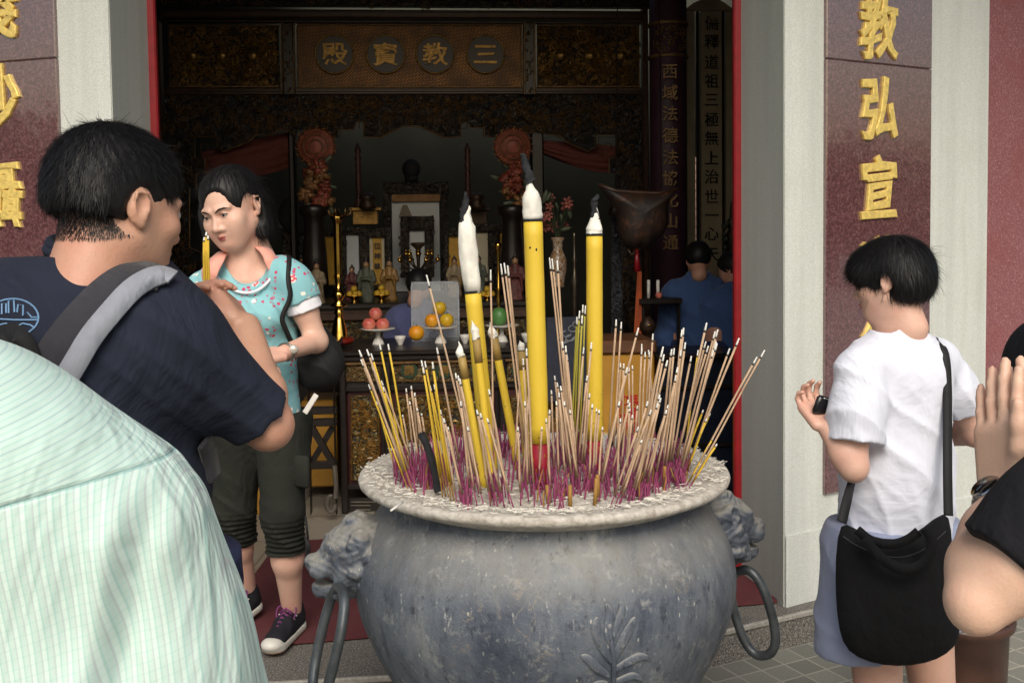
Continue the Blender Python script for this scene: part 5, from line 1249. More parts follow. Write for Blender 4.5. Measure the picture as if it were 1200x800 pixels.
# thick ochre bundle feet (remains of giant joss sticks)
for i, (u, v, dv) in enumerate(((643, 588, 20), (668, 590, 22), (697, 588, 28), (702, 582, 26), (779, 568, 22))):
    bs = G(u, v, ZA); b = MB(); b.tube([bs - Vector((0, 0, .01)), P(u + (i % 3) * 2 - 2, v - dv, bs.y)], [.005, .0045], 8); tag(b.build('joss_stub', M['goldft'], None, True), 'thick ochre joss stub standing in the front ash', 'joss stub', 'thick ochre joss stubs')
# fallen stick over the left rim
b = MB(); a = G(458, 598, .912); c = G(472, 588, .916); b.tube([a, c], .0026, 6); tag(b.build('fallen_tip', M['atip'], None, True), 'white fallen incense tip lying across the left front rim', 'incense tip')
# ================================================================== people
def m_skin(name, base, red, rough=.5):
    t = NT(name); a = t.noise(7, 4, .6); f = t.noise(220, 3, .6)
    c = t.ramp(a, [(.35, lin(base)), (.68, lin(red))]); c = t.mix(t.ramp(f, [(.45, 0), (.65, .15)]), c, tuple(x * .7 for x in lin(base))); c = t.mix(t.ramp(t.noise(26, 5, .7), [(.45, 0), (.7, .22)]), c, (lin(red)[0] * .92, lin(red)[1] * .68, lin(red)[2] * .62)); c = t.mix(t.ramp(t.voro(34), [(.03, .5), (.06, 0)]), c, tuple(x * .45 for x in lin(base)))
    t.b.inputs['Subsurface Weight'].default_value = .12; t.b.inputs['Subsurface Radius'].default_value = (.012, .005, .003); t.b.inputs['Subsurface Scale'].default_value = .6
    return t.done(c, rough, t.bump(f, .0009, .6, t.bump(t.noise(40, 4, .6), .003, .25)))
def m_cloth(name, col, var=.12, sc=6, weave=900, bump=.25):
    t = NT(name); c0 = lin(col); c = t.ramp(t.noise(sc, 5, .6), [(.3, tuple(x * (1 - var) for x in c0)), (.7, tuple(min(1, x * (1 + var)) for x in c0))])
    w = t.noise(weave, 2); fo = t.noise(5, 4, .55, 1.6, t.vec((1, 1, .6), (0, .5, .3))); f2 = t.noise(16, 3, .5, 1.0)
    return t.done(c, .9, t.bump(w, .0008, bump, t.bump(fo, .04, .45, t.bump(f2, .008, .3))), Sheen_Weight=.15 if sum(col) > 150 else 0, Specular_IOR_Level=.3)
M['skin1'] = m_skin('tanned_skin', (190, 148, 124), (196, 142, 120)); M['skin2'] = m_skin('fair_skin', (214, 176, 156), (214, 164, 146)); M['skin3'] = m_skin('pale_skin', (220, 184, 160), (214, 172, 150))
t = NT('black_hair'); t.b.inputs['Specular IOR Level'].default_value = .3; M['hair'] = t.done(t.ramp(t.noise(200, 2), [(.3, (.004, .004, .005)), (.7, (.011, .010, .011))]), .5)
M['lips'] = simple('lips', (176, 96, 92), .4, 0, .1); M['eyew'] = simple('eye_white', (176, 164, 156), .35, 0, .03); M['iris'] = simple('dark_iris', (26, 18, 16), .1, 0, .1)

def head_sdf(F, c, M3, s=1.0, slit=True, neck=.15, nr=.054):
    c = Vector(c); q = lambda a, b_, z: c + M3 @ Vector((a * s, b_ * s, z * s)); e = lambda p, r, k=.01, op='u', m=None: F.ell(p, tuple(x * s for x in r), M3 if m is None else m, k * s, op)
    e(q(0, .012, .03), (.077, .096, .086), .01); e(q(0, -.032, -.03), (.063, .062, .084), .03); e(q(0, -.066, -.092), (.026, .02, .018), .03)
    for g in (-1, 1):
        F.cap(q(g * .05, .0, -.05), q(g * .022, -.058, -.09), .021 * s, .017 * s, .03 * s); e(q(g * .042, -.06, -.022), (.024, .022, .02), .02)
    F.cap(q(0, .02, -.06), q(0, .035, -.09 - neck), nr * s, (nr + .004) * s, .03 * s)
    F.cap(q(0, -.084, .012), q(0, -.104, -.028), .0075 * s, .010 * s, .012 * s); e(q(0, -.107, -.033), (.011, .009, .009), .006)
    for g in (-1, 1):
        e(q(g * .0125, -.096, -.036), (.0085, .009, .0075), .005); e(q(g * .006, -.103, -.043), (.003, .004, .003), .002, 's')
        e(q(g * .031, -.097, .003), (.02, .012, .012), .012, 's'); F.cap(q(g * .014, -.088, .021), q(g * .048, -.074, .02), .008 * s, .006 * s, .012 * s)
        e(q(g * .031, -.0815, .003), (.0088, .0105, .0115), .004)
        if slit: e(q(g * .031, -.097, .002), (.0130, .013, .0032), .001, 's')
        mm = M3 @ Matrix.Rotation(g * .38, 3, 'Z') @ Matrix.Rotation(-.15, 3, 'X')
        e(q(g * .079, .016, -.004), (.0075, .019, .031), .005, 'u', mm); e(q(g * .087, .013, .001), (.006, .011, .018), .004, 's', mm); e(q(g * .0785, .006, -.03), (.007, .008, .009), .004)
        F.cap(q(g * .083, .004, .018), q(g * .087, .026, .016), .003 * s, .003 * s, .002); F.cap(q(g * .087, .028, .01), q(g * .083, .022, -.018), .003 * s, .003 * s, .002)
    F.cap(q(-.017, -.088, -.058), q(0, -.0955, -.056), .0045 * s, .0058 * s, .006 * s); F.cap(q(.017, -.088, -.058), q(0, -.0955, -.056), .0045 * s, .0058 * s, .006 * s)
    F.cap(q(-.013, -.087, -.068), q(.013, -.087, -.068), .006 * s, .006 * s, .006 * s); F.cap(q(-.02, -.096, -.0625), q(.02, -.096, -.0625), .0016 * s, .0016 * s, .002 * s, 's')
    return q
def face_bits(q, M3, s, par):
    b, b2, b3, b4 = MB(), MB(), MB(), MB()
    for g in (-1, 1):
        b.ball(q(g * .031, -.0800, .0022), .0112 * s, 12, 8, M3); b2.ball(q(g * .031, -.0876, .0018), (.0052 * s, .0045 * s, .0052 * s), 10, 6, M3)
        b3.tube([q(g * .012, -.0965, .0155), q(g * .026, -.0955, .0228), q(g * .04, -.0885, .0235), q(g * .05, -.078, .018)], [.0015 * s, .0024 * s, .0022 * s, .0008 * s], 6)
        b3.tube([q(g * .0175, -.0905, .0035), q(g * .025, -.0935, .0072), q(g * .035, -.0925, .0072), q(g * .0455, -.085, .003)], [.0006 * s, .0012 * s, .0013 * s, .0007 * s], 5)
    lw = .84; 
    b4.tube([q(-.019, -.0915, -.0615), q(-.008, -.0985, -.0585), q(0, -.1005, -.0595), q(.008, -.0985, -.0585), q(.019, -.0915, -.0615)], [.001 * s, .0034 * s, .0036 * s, .0034 * s, .001 * s], 8)
    b4.tube([q(-.017, -.0905, -.064), q(-.007, -.0955, -.0675), q(.007, -.0955, -.0675), q(.017, -.0905, -.064)], [.001 * s, .0042 * s, .0042 * s, .001 * s], 8)
    b.build('eye', M['eyew'], par, True); b2.build('iris', M['iris'], par, True); b3.build('eyebrow', M['hair'], par, True); b4.build('lips', M['lips'], par, True)
def hand(F, w, d, nrm, side=1, curl=(.3, .5, .4), s=1.0, spread=.1, k=.004, thumb=(.55, .75, .25)):
    w = Vector(w); d = Vector(d).normalized(); n_ = Vector(nrm); n_ = (n_ - d * n_.dot(d)).normalized(); t = d.cross(n_); M3 = Matrix((t, n_, d)).transposed()
    F.box(w + d * .045 * s, (.041 * s, .0145 * s, .048 * s), M3, .013 * s, .01 * s); F.ell(w + d * .03 * s + t * side * .025 * s + n_ * .008 * s, (.02 * s, .016 * s, .032 * s), M3, .01)
    L = (.072, .080, .074, .058)
    for i in range(4):
        off = (.031 - i * .0205) * side; p = w + d * (.088 - abs(i - 1.2) * .004) * s + t * off * s; a = 0; sp = spread * (1.2 - i) * side; r = (.0088, .009, .0086, .0076)[i] * s
        pts = [w + d * .06 * s + t * off * s * .9, p]; rr = [r, r * 1.05]
        for j, f in enumerate((.45, .31, .26)):
            a += curl[j] * (1 + .08 * i); dd = (d * math.cos(a) + n_ * math.sin(a) + t * math.tan(sp) * math.cos(a)).normalized(); p = p + dd * L[i] * f * s; pts.append(p); rr.append(r * (.97 - .1 * j))
        F.chain(pts, rr, k * s)
    p0 = w + d * .022 * s + t * side * .028 * s + n_ * .006 * s; dd = (d * thumb[0] + t * side * thumb[1] + n_ * thumb[2]).normalized(); p1 = p0 + dd * .042 * s; d2 = (dd * .8 + d * .5 + n_ * .1).normalized(); p2 = p1 + d2 * .030 * s; p3 = p2 + (d2 + d * .3).normalized() * .025 * s
    F.chain([p0, p1, p2, p3], [.014 * s, .0115 * s, .0105 * s, .0085 * s], .008 * s)
    return w, d, n_, t
def strands(ob, count, comb, L=.03, w=.0012, lift=.25, seed=1, jit=.25, keep=None):
    """short tapered hairs rooted on the hair shell, returned as verts/faces appended to that shell's own mesh"""
    me = ob.data; off = root_off(ob); V = np.array([tuple(v.co) for v in me.vertices]) + np.array(off); Fc = [tuple(p.vertices) for p in me.polygons]; N = np.array([tuple(v.normal) for v in me.vertices]); rn = random.Random(seed)
    vs = V.tolist(); fs = list(Fc)
    for _ in range(count):
        i = rn.randrange(len(V)); p = Vector(V[i]) + Vector((rn.uniform(-1, 1), rn.uniform(-1, 1), rn.uniform(-1, 1))) * .002; n_ = Vector(N[i])
        if keep and not keep(p): continue
        c = Vector(comb(p)); c = (c - n_ * c.dot(n_)); 
        if c.length < 1e-4: continue
        c = (c.normalized() + Vector((rn.gauss(0, jit), rn.gauss(0, jit), rn.gauss(0, jit)))).normalized(); sd = c.cross(n_).normalized() * w; l = L * rn.uniform(.5, 1.3); k = len(vs)
        m = p + c * l * .5 + n_ * l * lift * .5; e = p + c * l + n_ * l * lift * rn.uniform(.3, 1.1)
        vs += [tuple(p - sd), tuple(p + sd), tuple(m + sd * .7), tuple(m - sd * .7), tuple(e)]; fs += [(k, k + 1, k + 2, k + 3), (k + 3, k + 2, k + 4)]
    nm = ob.name.split('.')[0]; mat = me.materials[0]; par = ob.parent; bpy.data.objects.remove(ob); bpy.data.meshes.remove(me)
    return mobj(nm, vs, fs, mat, par, True)
def flyaways(nm, par, ob, count, comb, L, seed, keep=None):
    T = snapper(ob).tree; me = ob.data; off = root_off(ob); rn = random.Random(seed); n = len(me.vertices); mb = MB()
    for _ in range(count):
        v = me.vertices[rn.randrange(n)]; p = v.co + off; 
        if keep and not keep(p): continue
        n_ = v.normal; c = Vector(comb(p)); c = c - n_ * c.dot(n_)
        if c.length < 1e-4: continue
        c = (c.normalized() + Vector((rn.gauss(0, .35), rn.gauss(0, .35), rn.gauss(0, .35)))).normalized(); l = L * rn.uniform(.5, 1.4); lf = rn.uniform(.1, .5)
        mb.tube([p, p + c * l * .5 + n_ * l * lf * .6, p + c * l + n_ * l * lf * .7], [.00028, .00022, .0001], 3, False, False)
    return mb.build(nm, M['hair'], par, True)
def snapper(ob):
    V = [tuple(v.co) for v in ob.data.vertices]; off = root_off(ob); T = BVHTree.FromPolygons([Vector(v) + off for v in V], [tuple(p.vertices) for p in ob.data.polygons])
    def f(u, v, out=.001):
        d = ray(u, v).normalized(); h = T.ray_cast(CAMLOC, d, 30)
        if h[0] is None: return None
        return h[0] + h[1] * out
    f.tree = T; return f
def ribbon(pts, width, nrm_pt, thick=.003, mb=None, side=None):
    """flat strap following points; nrm_pt = point the strap faces away from"""
    mb = mb or MB(); pts = [Vector(p) for p in pts]; m = len(pts); vs = []
    for i, p in enumerate(pts):
        d = (pts[min(i + 1, m - 1)] - pts[max(i - 1, 0)]).normalized(); c = nrm_pt(p) if callable(nrm_pt) else Vector(nrm_pt); n_ = (p - c); n_ = (n_ - d * n_.dot(d)).normalized(); s = d.cross(n_)
        w = width[i] if hasattr(width, '__len__') else width
        vs += [p - s * w / 2, p + s * w / 2, p + s * w / 2 + n_ * thick, p - s * w / 2 + n_ * thick]
    fs = [(3, 2, 1, 0), tuple((m - 1) * 4 + j for j in range(4))]
    for i in range(m - 1):
        for j in range(4): fs.append((i * 4 + j, i * 4 + (j + 1) % 4, (i + 1) * 4 + (j + 1) % 4, (i + 1) * 4 + j))
    return mb.add(vs, fs)
def folds(amp, f, d=(0, 0, 1), ph=0.0, warp=1.2):
    d = Vector(d).normalized()
    def g(X, Y, Z):
        a = (X * d.x + Y * d.y + Z * d.z) * f * .42
        w = np.sin(a + warp * np.sin(X * 13 + Z * 7 + ph) + warp * .7 * np.sin(Y * 17 + Z * 11)); m = .55 + .45 * np.sin(X * 9 + Z * 12 + 2 * ph + Y * 8)
        return -amp * 1.5 * m * ((1 - np.abs(w)) ** 2 * 1.4 - .35)
    return g

# ------------------------------------------------------------------ the woman by the altar
YW = 3.33; J = P; s_ = 1.0
wm = thing('person', Vector((P(318, 770, YW).x, YW, .125)), 'frowning woman in teal floral T-shirt, rolled dark trousers and black canvas sneakers', 'person')
hc = J(272, 244, YW - .02); HM = frame((-.33, -.90, -.34), (-.14, .05, 1)); 
nb0 = J(287, 308, YW + .03)
F = Field((-1.10, 3.05, .12), (-.45, 3.85, 1.76), .0036)
q = head_sdf(F, hc, HM, 1.06, True, .09, .047)
for g in (-1, 1): F.ell(q(g * .034, -.062, -.046), (.024, .024, .030), HM, .035)
F.ell(q(0, -.074, -.083), (.020, .016, .014), HM, .02)
F.cap(J(284, 292, YW + .02), J(288, 325, YW + .03), .052, .075, .03)
F.cap(J(258, 330, YW + .06), J(322, 324, YW + .01), .036, .036, .03)
shL, elL, wrL = J(344, 328, YW - .02), J(371, 400, YW + .0), J(333, 413, YW - .17)
F.chain([shL, shL.lerp(elL, .5), elL, wrL], [.036, .040, .035, .024], .02); 
hand(F, J(330, 414, YW - .18), J(300, 420, YW - .25) - J(330, 414, YW - .18), (-.1, .4, -.8), -1, (.5, .7, .4), .92)
shR, elR, wrR = J(238, 336, YW + .08), J(232, 408, YW + .05), J(285, 425, YW - .16)
F.chain([shR, shR.lerp(elR, .5), elR, wrR], [.036, .040, .035, .024], .02)
hand(F, wrR, J(312, 430, YW - .24) - wrR, (.2, .4, -.8), 1, (.4, .6, .4), .92)
F.cap(J(292, 355, YW + .04), J(305, 480, YW + .05), .07, .08, .05)
# legs: her left leg (right in the photo) is planted, the other one steps back
hipL, knL, anL = J(331, 500, YW + .03), J(331, 598, YW + .0), J(343, 722, YW + .165)
hipR, knR, anR = J(283, 500, YW + .06), J(274, 592, YW + .10), J(291, 700, YW + .30)
F.chain([hipL, knL, J(337, 655, YW + .07), anL], [.075, .052, .049, .031], .03)
F.chain([hipR, knR, J(279, 640, YW + .19), anR], [.075, .052, .047, .031], .03)
F.mesh('body', M['skin2'], wm)
face_bits(q, HM, 1.06, wm)
# hair: shoulder-short bob, tucked behind her left ear
F = Field(hc - Vector((.2, .2, .2)), hc + Vector((.2, .2, .2)), .003)
s = 1.06; e = lambda p, r, k=.01, op='u': F.ell(p, tuple(x * s for x in r), HM, k, op)
e(q(0, .016, .036), (.088, .106, .094)); e(q(0, .045, -.035), (.084, .076, .095), .03); e(q(-.055, -.01, -.045), (.036, .062, .085), .02); e(q(.06, .035, -.05), (.03, .04, .08), .02)
e(q(.008, -.100, -.045), (.064, .078, .116), .008, 's'); e(q(.02, -.115, .045), (.052, .05, .055), .015, 's'); e(q(.085, -.012, -.02), (.035, .036, .06), .01, 's'); e(q(0, -.115, -.0), (.075, .045, .075), .01, 's')
F.cap(q(.012, -.12, .09), q(.004, .02, .148), .0035, .0035, .006, 's')
F.plane(q(0, 0, -.118), HM @ Vector((0, .25, -1)))
e(q(-.074, -.034, -.045), (.018, .042, .085), .012); e(q(-.078, .0, -.06), (.026, .06, .075), .02)
F.plane(q(0, 0, -.125), HM @ Vector((0, .25, -1)))
F.disp(lambda X, Y, Z: .0010 * np.sin(X * 420 + Z * 60) * np.sin(Y * 300 + 1))
h = F.mesh('hair', M['hair'], wm)
strands(h, 2600, lambda p: (p - q(0, .0, .1)) * .6 + Vector((0, 0, -.12)) , .045, .0009, .05, 3, .1, keep=lambda p: (p - q(0, -.09, -.0)).length > .11 * s)
h = [c for c in wm.children if c.name.startswith('hair')][0]; flyaways('loose_hair', wm, h, 700, lambda p: Vector((0, 0, -1)), .05, 7, keep=lambda p: (p - q(0, -.11, -.02)).length > .10)
# T-shirt
def m_floral():
    t = NT('teal_floral_print'); v = t.vec(1); base = t.ramp(t.noise(8, 4), [(.3, lin((122, 176, 184))), (.7, lin((142, 194, 200)))])
    b1 = t.voro(15); c = t.mix(t.ramp(b1, [(.20, 1), (.22, 0)]), base, lin((232, 222, 214))); c = t.mix(t.ramp(b1, [(.14, 1), (.16, 0)]), c, lin((218, 92, 104))); c = t.mix(t.ramp(b1, [(.05, 1), (.07, 0)]), c, lin((240, 214, 196)))
    pick = t.n('ShaderNodeTexVoronoi'); pick.inputs['Scale'].default_value = 15; t.l(t.tc.outputs['Object'], pick.inputs['Vector']); cr = t.n('ShaderNodeSeparateColor'); t.l(pick.outputs['Color'], cr.inputs[0])
    c = t.mix(t.ramp(cr.outputs[0], [(.42, 0), (.44, 1)]), base, c)
    b2 = t.voro(58); m2 = t.math('MULTIPLY', t.ramp(b2, [(.30, 1), (.36, 0)]), t.ramp(t.noise(13, 2, .5, vec=t.vec((1.1, 1, 1))), [(.5, 0), (.56, 1)])); c = t.mix(m2, c, lin((186, 58, 98)))
    b3 = t.voro(40, vec=t.vec((1, 1, 1.1))); m3 = t.math('MULTIPLY', t.ramp(b3, [(.26, 1), (.32, 0)]), t.ramp(t.noise(9, 2, .5, vec=t.vec((1, 1.2, .9))), [(.56, 0), (.6, 1)])); c = t.mix(m3, c, lin((226, 224, 214)))
    return t.done(c, .85, t.bump(t.noise(11, 3, .5, .8), .02, .4))
F = Field((-1.14, 3.05, .85), (-.45, 3.65, 1.62), .0042)
F.cap(J(257, 328, YW + .06), J(329, 320, YW + .0), .056, .056, .03); F.cap(J(291, 350, YW + .03), J(298, 400, YW + .04), .134, .134, .05, flat=((.3, 1, 0), .75)); F.cap(J(298, 400, YW + .04), J(304, 478, YW + .05), .134, .142, .06, flat=((.3, 1, 0), .78))
F.ell(J(278, 374, YW - .05), (.05, .045, .05), None, .06); F.ell(J(312, 372, YW - .07), (.05, .045, .05), None, .06)
F.cap(shL + Vector((-.03, 0, .005)), shL + (elL - shL) * .10, .056, .057, .04); F.sleeve([shL, shL.lerp(elL, .3), shL.lerp(elL, .6)], [.055, .056, .056], shL.lerp(elL, .33)); F.sleeve([shR, shR.lerp(elR, .3), shR.lerp(elR, .6)], [.055, .056, .056], shR.lerp(elR, .33))
F.disp(folds(.003, 55, (.3, .2, 1))); F.disp(folds(.0025, 95, (1, .3, .35), 2))
F.cap(J(290, 316, YW - .12), J(288, 296, YW + .06), .070, .062, .006, 's')
F.plane(J(306, 492, YW), Vector((-.12, 0, -1)))
for a, b_ in ((shL, elL), (shR, elR)): pass
tee = F.mesh('t_shirt', m_floral(), wm)
M['wcot'] = m_cloth('white_cotton', (226, 226, 232), .05)
for a, b_ in ((shL, elL), (shR, elR)):
    d = (b_ - a).normalized(); F = Field(a.lerp(b_, .4) - Vector((.12, .12, .14)), a.lerp(b_, .4) + Vector((.12, .12, .12)), .004); L_ = (b_ - a).length
    F.cap(a + d * L_ * .1, a + d * L_ * .6, .0575, .059, .01); F.plane(a + d * L_ * .27, -d); F.plane(a + d * L_ * .50, d); F.disp(folds(.002, 90, (1, .5, 1))); F.mesh('sleeve_cuff', M['wcot'], wm)
sn = snapper(tee)
pts = []
for u, v, dy in ((250, 322, -.03), (256, 331, -.06), (266, 339, -.09), (278, 344, -.11), (291, 345, -.115), (304, 341, -.11), (316, 333, -.09), (324, 323, -.06), (329, 312, -.02)):
    h_ = sn.tree.find_nearest(J(u, v, YW + dy)); pts.append(h_[0] * .6 + J(u, v, YW + dy) * .4)
for _ in range(3): pts = [pts[0]] + [(pts[i - 1] + pts[i] * 2 + pts[i + 1]) / 4 for i in range(1, len(pts) - 1)] + [pts[-1]]
b = MB(); b.tube(smooth3(pts), .0045, 8); b.build('neck_binding', M['wcot'], wm, True)
M['pinkc'] = m_cloth('salmon_hood_cloth', (226, 158, 142), .06)
for path, w in (([(262, 296, -.02), (254, 306, -.06), (246, 318, -.075), (244, 330, -.07)], (.03, .05, .06, .035)), ([(303, 290, .0), (311, 294, -.03), (317, 304, -.045), (319, 318, -.05)], (.03, .04, .045, .02)), ([(262, 294, .02), (282, 284, .09), (303, 289, .02)], (.03, .05, .03))):
    b = MB(); ribbon(smooth3([J(u, v, YW + dy) for u, v, dy in path]), np.interp(np.linspace(0, 1, len(smooth3([J(u, v, YW + dy) for u, v, dy in path]))), np.linspace(0, 1, len(w)), w).tolist(), J(285, 320, YW + .09), .006, b); b.build('collar', M['pinkc'], wm, True)
# trousers, cropped and gathered with ties
F = Field((-1.14, 3.05, .40), (-.45, 3.85, 1.08), .0042)
F.cap(J(283, 496, YW + .07), J(330, 494, YW + .05), .098, .098, .04); F.chain([hipL, knL, J(336, 650, YW + .07)], [.094, .068, .064], .03); F.chain([hipR, knR, J(278, 632, YW + .18)], [.094, .070, .066], .03)
F.disp(folds(.004, 60, (.5, 0, 1), 1)); F.disp(folds(.003, 110, (1, .2, .6), 4))
F.disp(lambda X, Y, Z: .004 * np.sin(Z * 330) * np.clip((.60 - Z) / .08, 0, 1))
F.plane(J(306, 484, YW), (0, 0, 1)); F.plane(J(334, 655, YW - .02), (.05, 0, -1))
M['olive_t'] = m_cloth('dark_olive_drill', (36, 38, 33), .15, 8); F.mesh('trousers', M['olive_t'], wm)
b = MB()
for k in range(3): b.tube(smooth3([J(357, 628, YW - .08), J(360 + k * 2, 640, YW - .1), J(356 + 3 * k, 664 - k * 8, YW - .09)]), .0028, 5)
b.tube([J(358, 605, YW - .07), J(361, 632, YW - .085)], .004, 6); b.build('tie_cord', M['black'], wm, True)
b = MB(); c = J(352, 552, YW - .045); b.box(c, (.035, .012, .052), Matrix.Rotation(-.5, 3, 'Z'), .008); b.build('cargo_pocket', M['olive_t'], wm, True)
# sneakers
M['canvas'] = m_cloth('black_canvas', (30, 30, 36), .2, 20); M['rubber'] = simple('white_rubber', (206, 204, 196), .5, 0, .08, 30); M['laces'] = simple('purple_laces', (104, 44, 96), .8, 0, .2); M['sole'] = simple('brown_outsole', (120, 84, 60), .8)
def shoe(heel, toe, lift, par, tilt=0.0):
    """heel & toe on the floor line"""
    heel, toe = Vector(heel), Vector(toe); d = (toe - heel); L = d.length; d.normalize(); Z = Vector((0, 0, 1)); sdv = d.cross(Z).normalized(); Z = sdv.cross(d); Mq = Matrix((d, sdv, Z)).transposed() if False else Matrix((d, -sdv, Z)).transposed()
    q = lambda a, b_, c: heel + d * a * L + sdv * b_ + Z * c; lo = Vector([min(heel[i], toe[i]) for i in range(3)]) - Vector((.08, .08, .02)); hi = Vector([max(heel[i], toe[i]) for i in range(3)]) + Vector((.08, .08, .16))
    F = Field(lo, hi, .003); F.cap(q(.14, 0, .035), q(.80, 0, .03), .036, .036, .01, flat=(Z, .8)); F.cap(q(.12, 0, .06), q(.5, 0, .05), .03, .034, .02); F.cap(q(.16, 0, .06), q(.18, 0, .088), .034, .036, .02); F.cap(q(.5, 0, .055), q(.78, 0, .035), .03, .026, .02)
    F.cap(q(.17, 0, .08), q(.16, 0, .14), .029, .031, .003, 's'); F.plane(q(0, 0, .016), -Z); F.mesh('canvas_upper', M['canvas'], par)
    F = Field(lo, hi, .003); F.cap(q(.13, 0, .014), q(.82, 0, .014), .040, .041, .01); F.plane(q(0, 0, .026), Z); F.plane(q(0, 0, .004), -Z)
    F.ell(q(.9, 0, .028), (.036, .036, .022), None, .012); F.plane(q(0, 0, .004), -Z); F.mesh('rubber_sole', M['rubber'], par)
    F = Field(lo, hi, .003); F.cap(q(.13, 0, .0), q(.82, 0, .0), .038, .039, .01); F.plane(q(0, 0, .0045), Z); F.plane(q(0, 0, .000), -Z); F.mesh('outsole', M['sole'], par)
    b = MB()
    for i in range(6):
        f = .34 + i * .07; zz = .108 - i * .0085; b.tube([q(f, -.022, zz - .012), q(f + .015, 0, zz + .004), q(f + .03, .022, zz - .012)], .0034, 6); b.tube([q(f + .03, -.022, zz - .014), q(f + .015, 0, zz + .005), q(f, .022, zz - .012)], .0034, 6)
    for sg in (-1, 1): b.tube(smooth3([q(.34, 0, .1), q(.36, sg * .03, .108), q(.42, sg * .036, .09), q(.46, sg * .03, .07)]), .0028, 6)
    b.build('laces', M['laces'], par, True)
    b = MB()
    for i in range(5):
        for sg in (-1, 1): b.ball(q(.36 + i * .07, sg * (.031 - i * .001), .075 - i * .007), .0035, 8, 5)
    b.build('eyelet', M['rubber'], par, True)
shoe(Vector((anL.x + .01, anL.y + .045, .135)), Vector((anL.x - .035, anL.y - .205, .135)), 0, wm)
shoe(Vector((anR.x + .02, anR.y + .035, .16)), Vector((anR.x - .06, anR.y - .195, .135)), 0, wm)
# watch
b = MB(); c = wrL.lerp(elL, .05); dr = (elL - wrL).normalized(); u1 = dr.cross(Vector((0, 0, 1))).normalized(); u2 = dr.cross(u1); ring_ = [c + u1 * (.029 * math.cos(a)) + u2 * (.027 * math.sin(a)) for a in [x * .3142 for x in range(20)]]
b.tube(ring_, .0045, 6, True); wmn = b.build('watch_strap', simple('steel_watch_band', (150, 146, 140), .3, .9), wm, True)
b = MB(); vd = (CAMLOC - c).normalized(); b.ball(c + (vd - dr * vd.dot(dr)).normalized() * .03, (.015, .015, .006), 14, 6, vd.to_track_quat('Z', 'Y').to_matrix()); b.build('watch_face', simple('watch_dial', (190, 184, 174), .2, .3), wmn, True)
# her shoulder bag
bag = thing('shoulder_bag', J(376, 462, YW + .06), 'puffy black shoulder bag hanging at the woman\'s side by a thin strap', 'bag')
F = Field(J(376, 425, YW + .08) - Vector((.17, .17, .2)), J(376, 425, YW + .08) + Vector((.17, .17, .2)), .005); F.ell(J(374, 424, YW + .08), (.085, .08, .10), None, .02); F.ell(J(366, 396, YW + .06), (.05, .06, .06), None, .04); F.disp(folds(.004, 70, (1, .2, .3))); F.disp(folds(.003, 50, (.2, .2, 1)))
F.mesh('bag_body', M['black'], bag)
b = MB(); pts = []
for u, v, dy in ((334, 300, .05), (337, 303, .0), (338, 312, -.05), (337, 330, -.10), (338, 350, -.11), (341, 370, -.11), (346, 388, -.10), (353, 402, -.05)):
    p = J(u, v, YW + dy); h_ = sn.tree.find_nearest(p); p = h_[0] + h_[1] * .005; pts.append(p)
ribbon(smooth3(pts), .016, J(300, 380, YW + .15), .003, b); b.build('strap', M['black'], bag, True)
b = MB(); a, c = J(357, 484, YW - .05), J(371, 462, YW - .05); b.bar(a, c, .018, .006, (0, -1, .2), .002); tag(b.build('white_phone', M['porcelain'], None), 'slim white phone sticking out of the woman\'s trouser pocket', 'phone')

# ------------------------------------------------------------------ the man in navy, close to the camera on the left
YM = 1.48
mn = thing('person', Vector((P(120, 400, YM).x, YM + .05, 0)), 'man in navy T-shirt seen from behind, holding thin yellow incense up before his face', 'person')
hc = J(139, 242, YM - .02); HM = frame((.60, .80, -.20), (.05, .05, 1)); s = .90
sL, sR = J(-38, 388, YM - .12), J(190, 398, YM - .03)   # shoulders (his right is at the right)
elR, wrR = J(314, 498, YM + .05), J(287, 385, YM + .22)
elL, wrL = J(-20, 560, YM + .1), J(215, 372, YM + .33)
F = Field((-1.0, 1.05, .70), (-.22, 2.0, 1.70), .0036)
q = head_sdf(F, hc, HM, s, False, .06, .058)
F.cap(J(128, 285, YM + .0), J(108, 345, YM + .02), .060, .085, .04); F.cap(sL, sR, .035, .035, .03); F.cap(J(95, 420, YM), J(110, 560, YM), .08, .08, .05)
F.chain([sR, elR], [.036, .036], .02); F.chain([elR, elR.lerp(wrR, .3), wrR], [.034, .037, .027], .02)
F.chain([sL, elL], [.05, .043], .02); F.chain([elL, wrL], [.041, .026], .02)
hR = wrR; hand(F, hR, J(258, 345, YM + .27) - hR, (-.8, .1, -.3), 1, (.75, 1.0, .6), .98, .03, .004, (.6, .3, .6))
hand(F, wrL, J(240, 340, YM + .28) - wrL, (.3, -.2, -.8), -1, (.15, .25, .3), .95, .02)
F.mesh('body', M['skin1'], mn)
face_bits(q, HM, s, mn)
F = Field(hc - Vector((.2, .2, .2)), hc + Vector((.2, .2, .2)), .003); e = lambda p, r, k=.01, op='u': F.ell(p, tuple(x * s for x in r), HM, k, op)
e(q(0, .014, .045), (.084, .104, .084)); e(q(0, .045, .0), (.078, .072, .075), .03)
e(q(0, -.1, -.03), (.075, .08, .10), .008, 's'); e(q(0, .06, -.115), (.14, .13, .095), .02, 's')
for g in (-1, 1): e(q(g * .092, .006, -.016), (.026, .034, .048), .008, 's')
F.disp(lambda X, Y, Z: .0010 * np.sin(X * 360 + Z * 90) * np.sin(Y * 340 + Z * 60))
h = F.mesh('hair', M['hair'], mn)
crown = q(.0, .05, .13)
earR = q(-.08, .01, -.005); strands(h, 26000, lambda p: (p - crown).normalized() + Vector((0, 0, -.8)) * (0.3 if (p - crown).length < .08 else 1), .015, .00042, .22, 5, .16, keep=lambda p: (p - earR).length > .048)
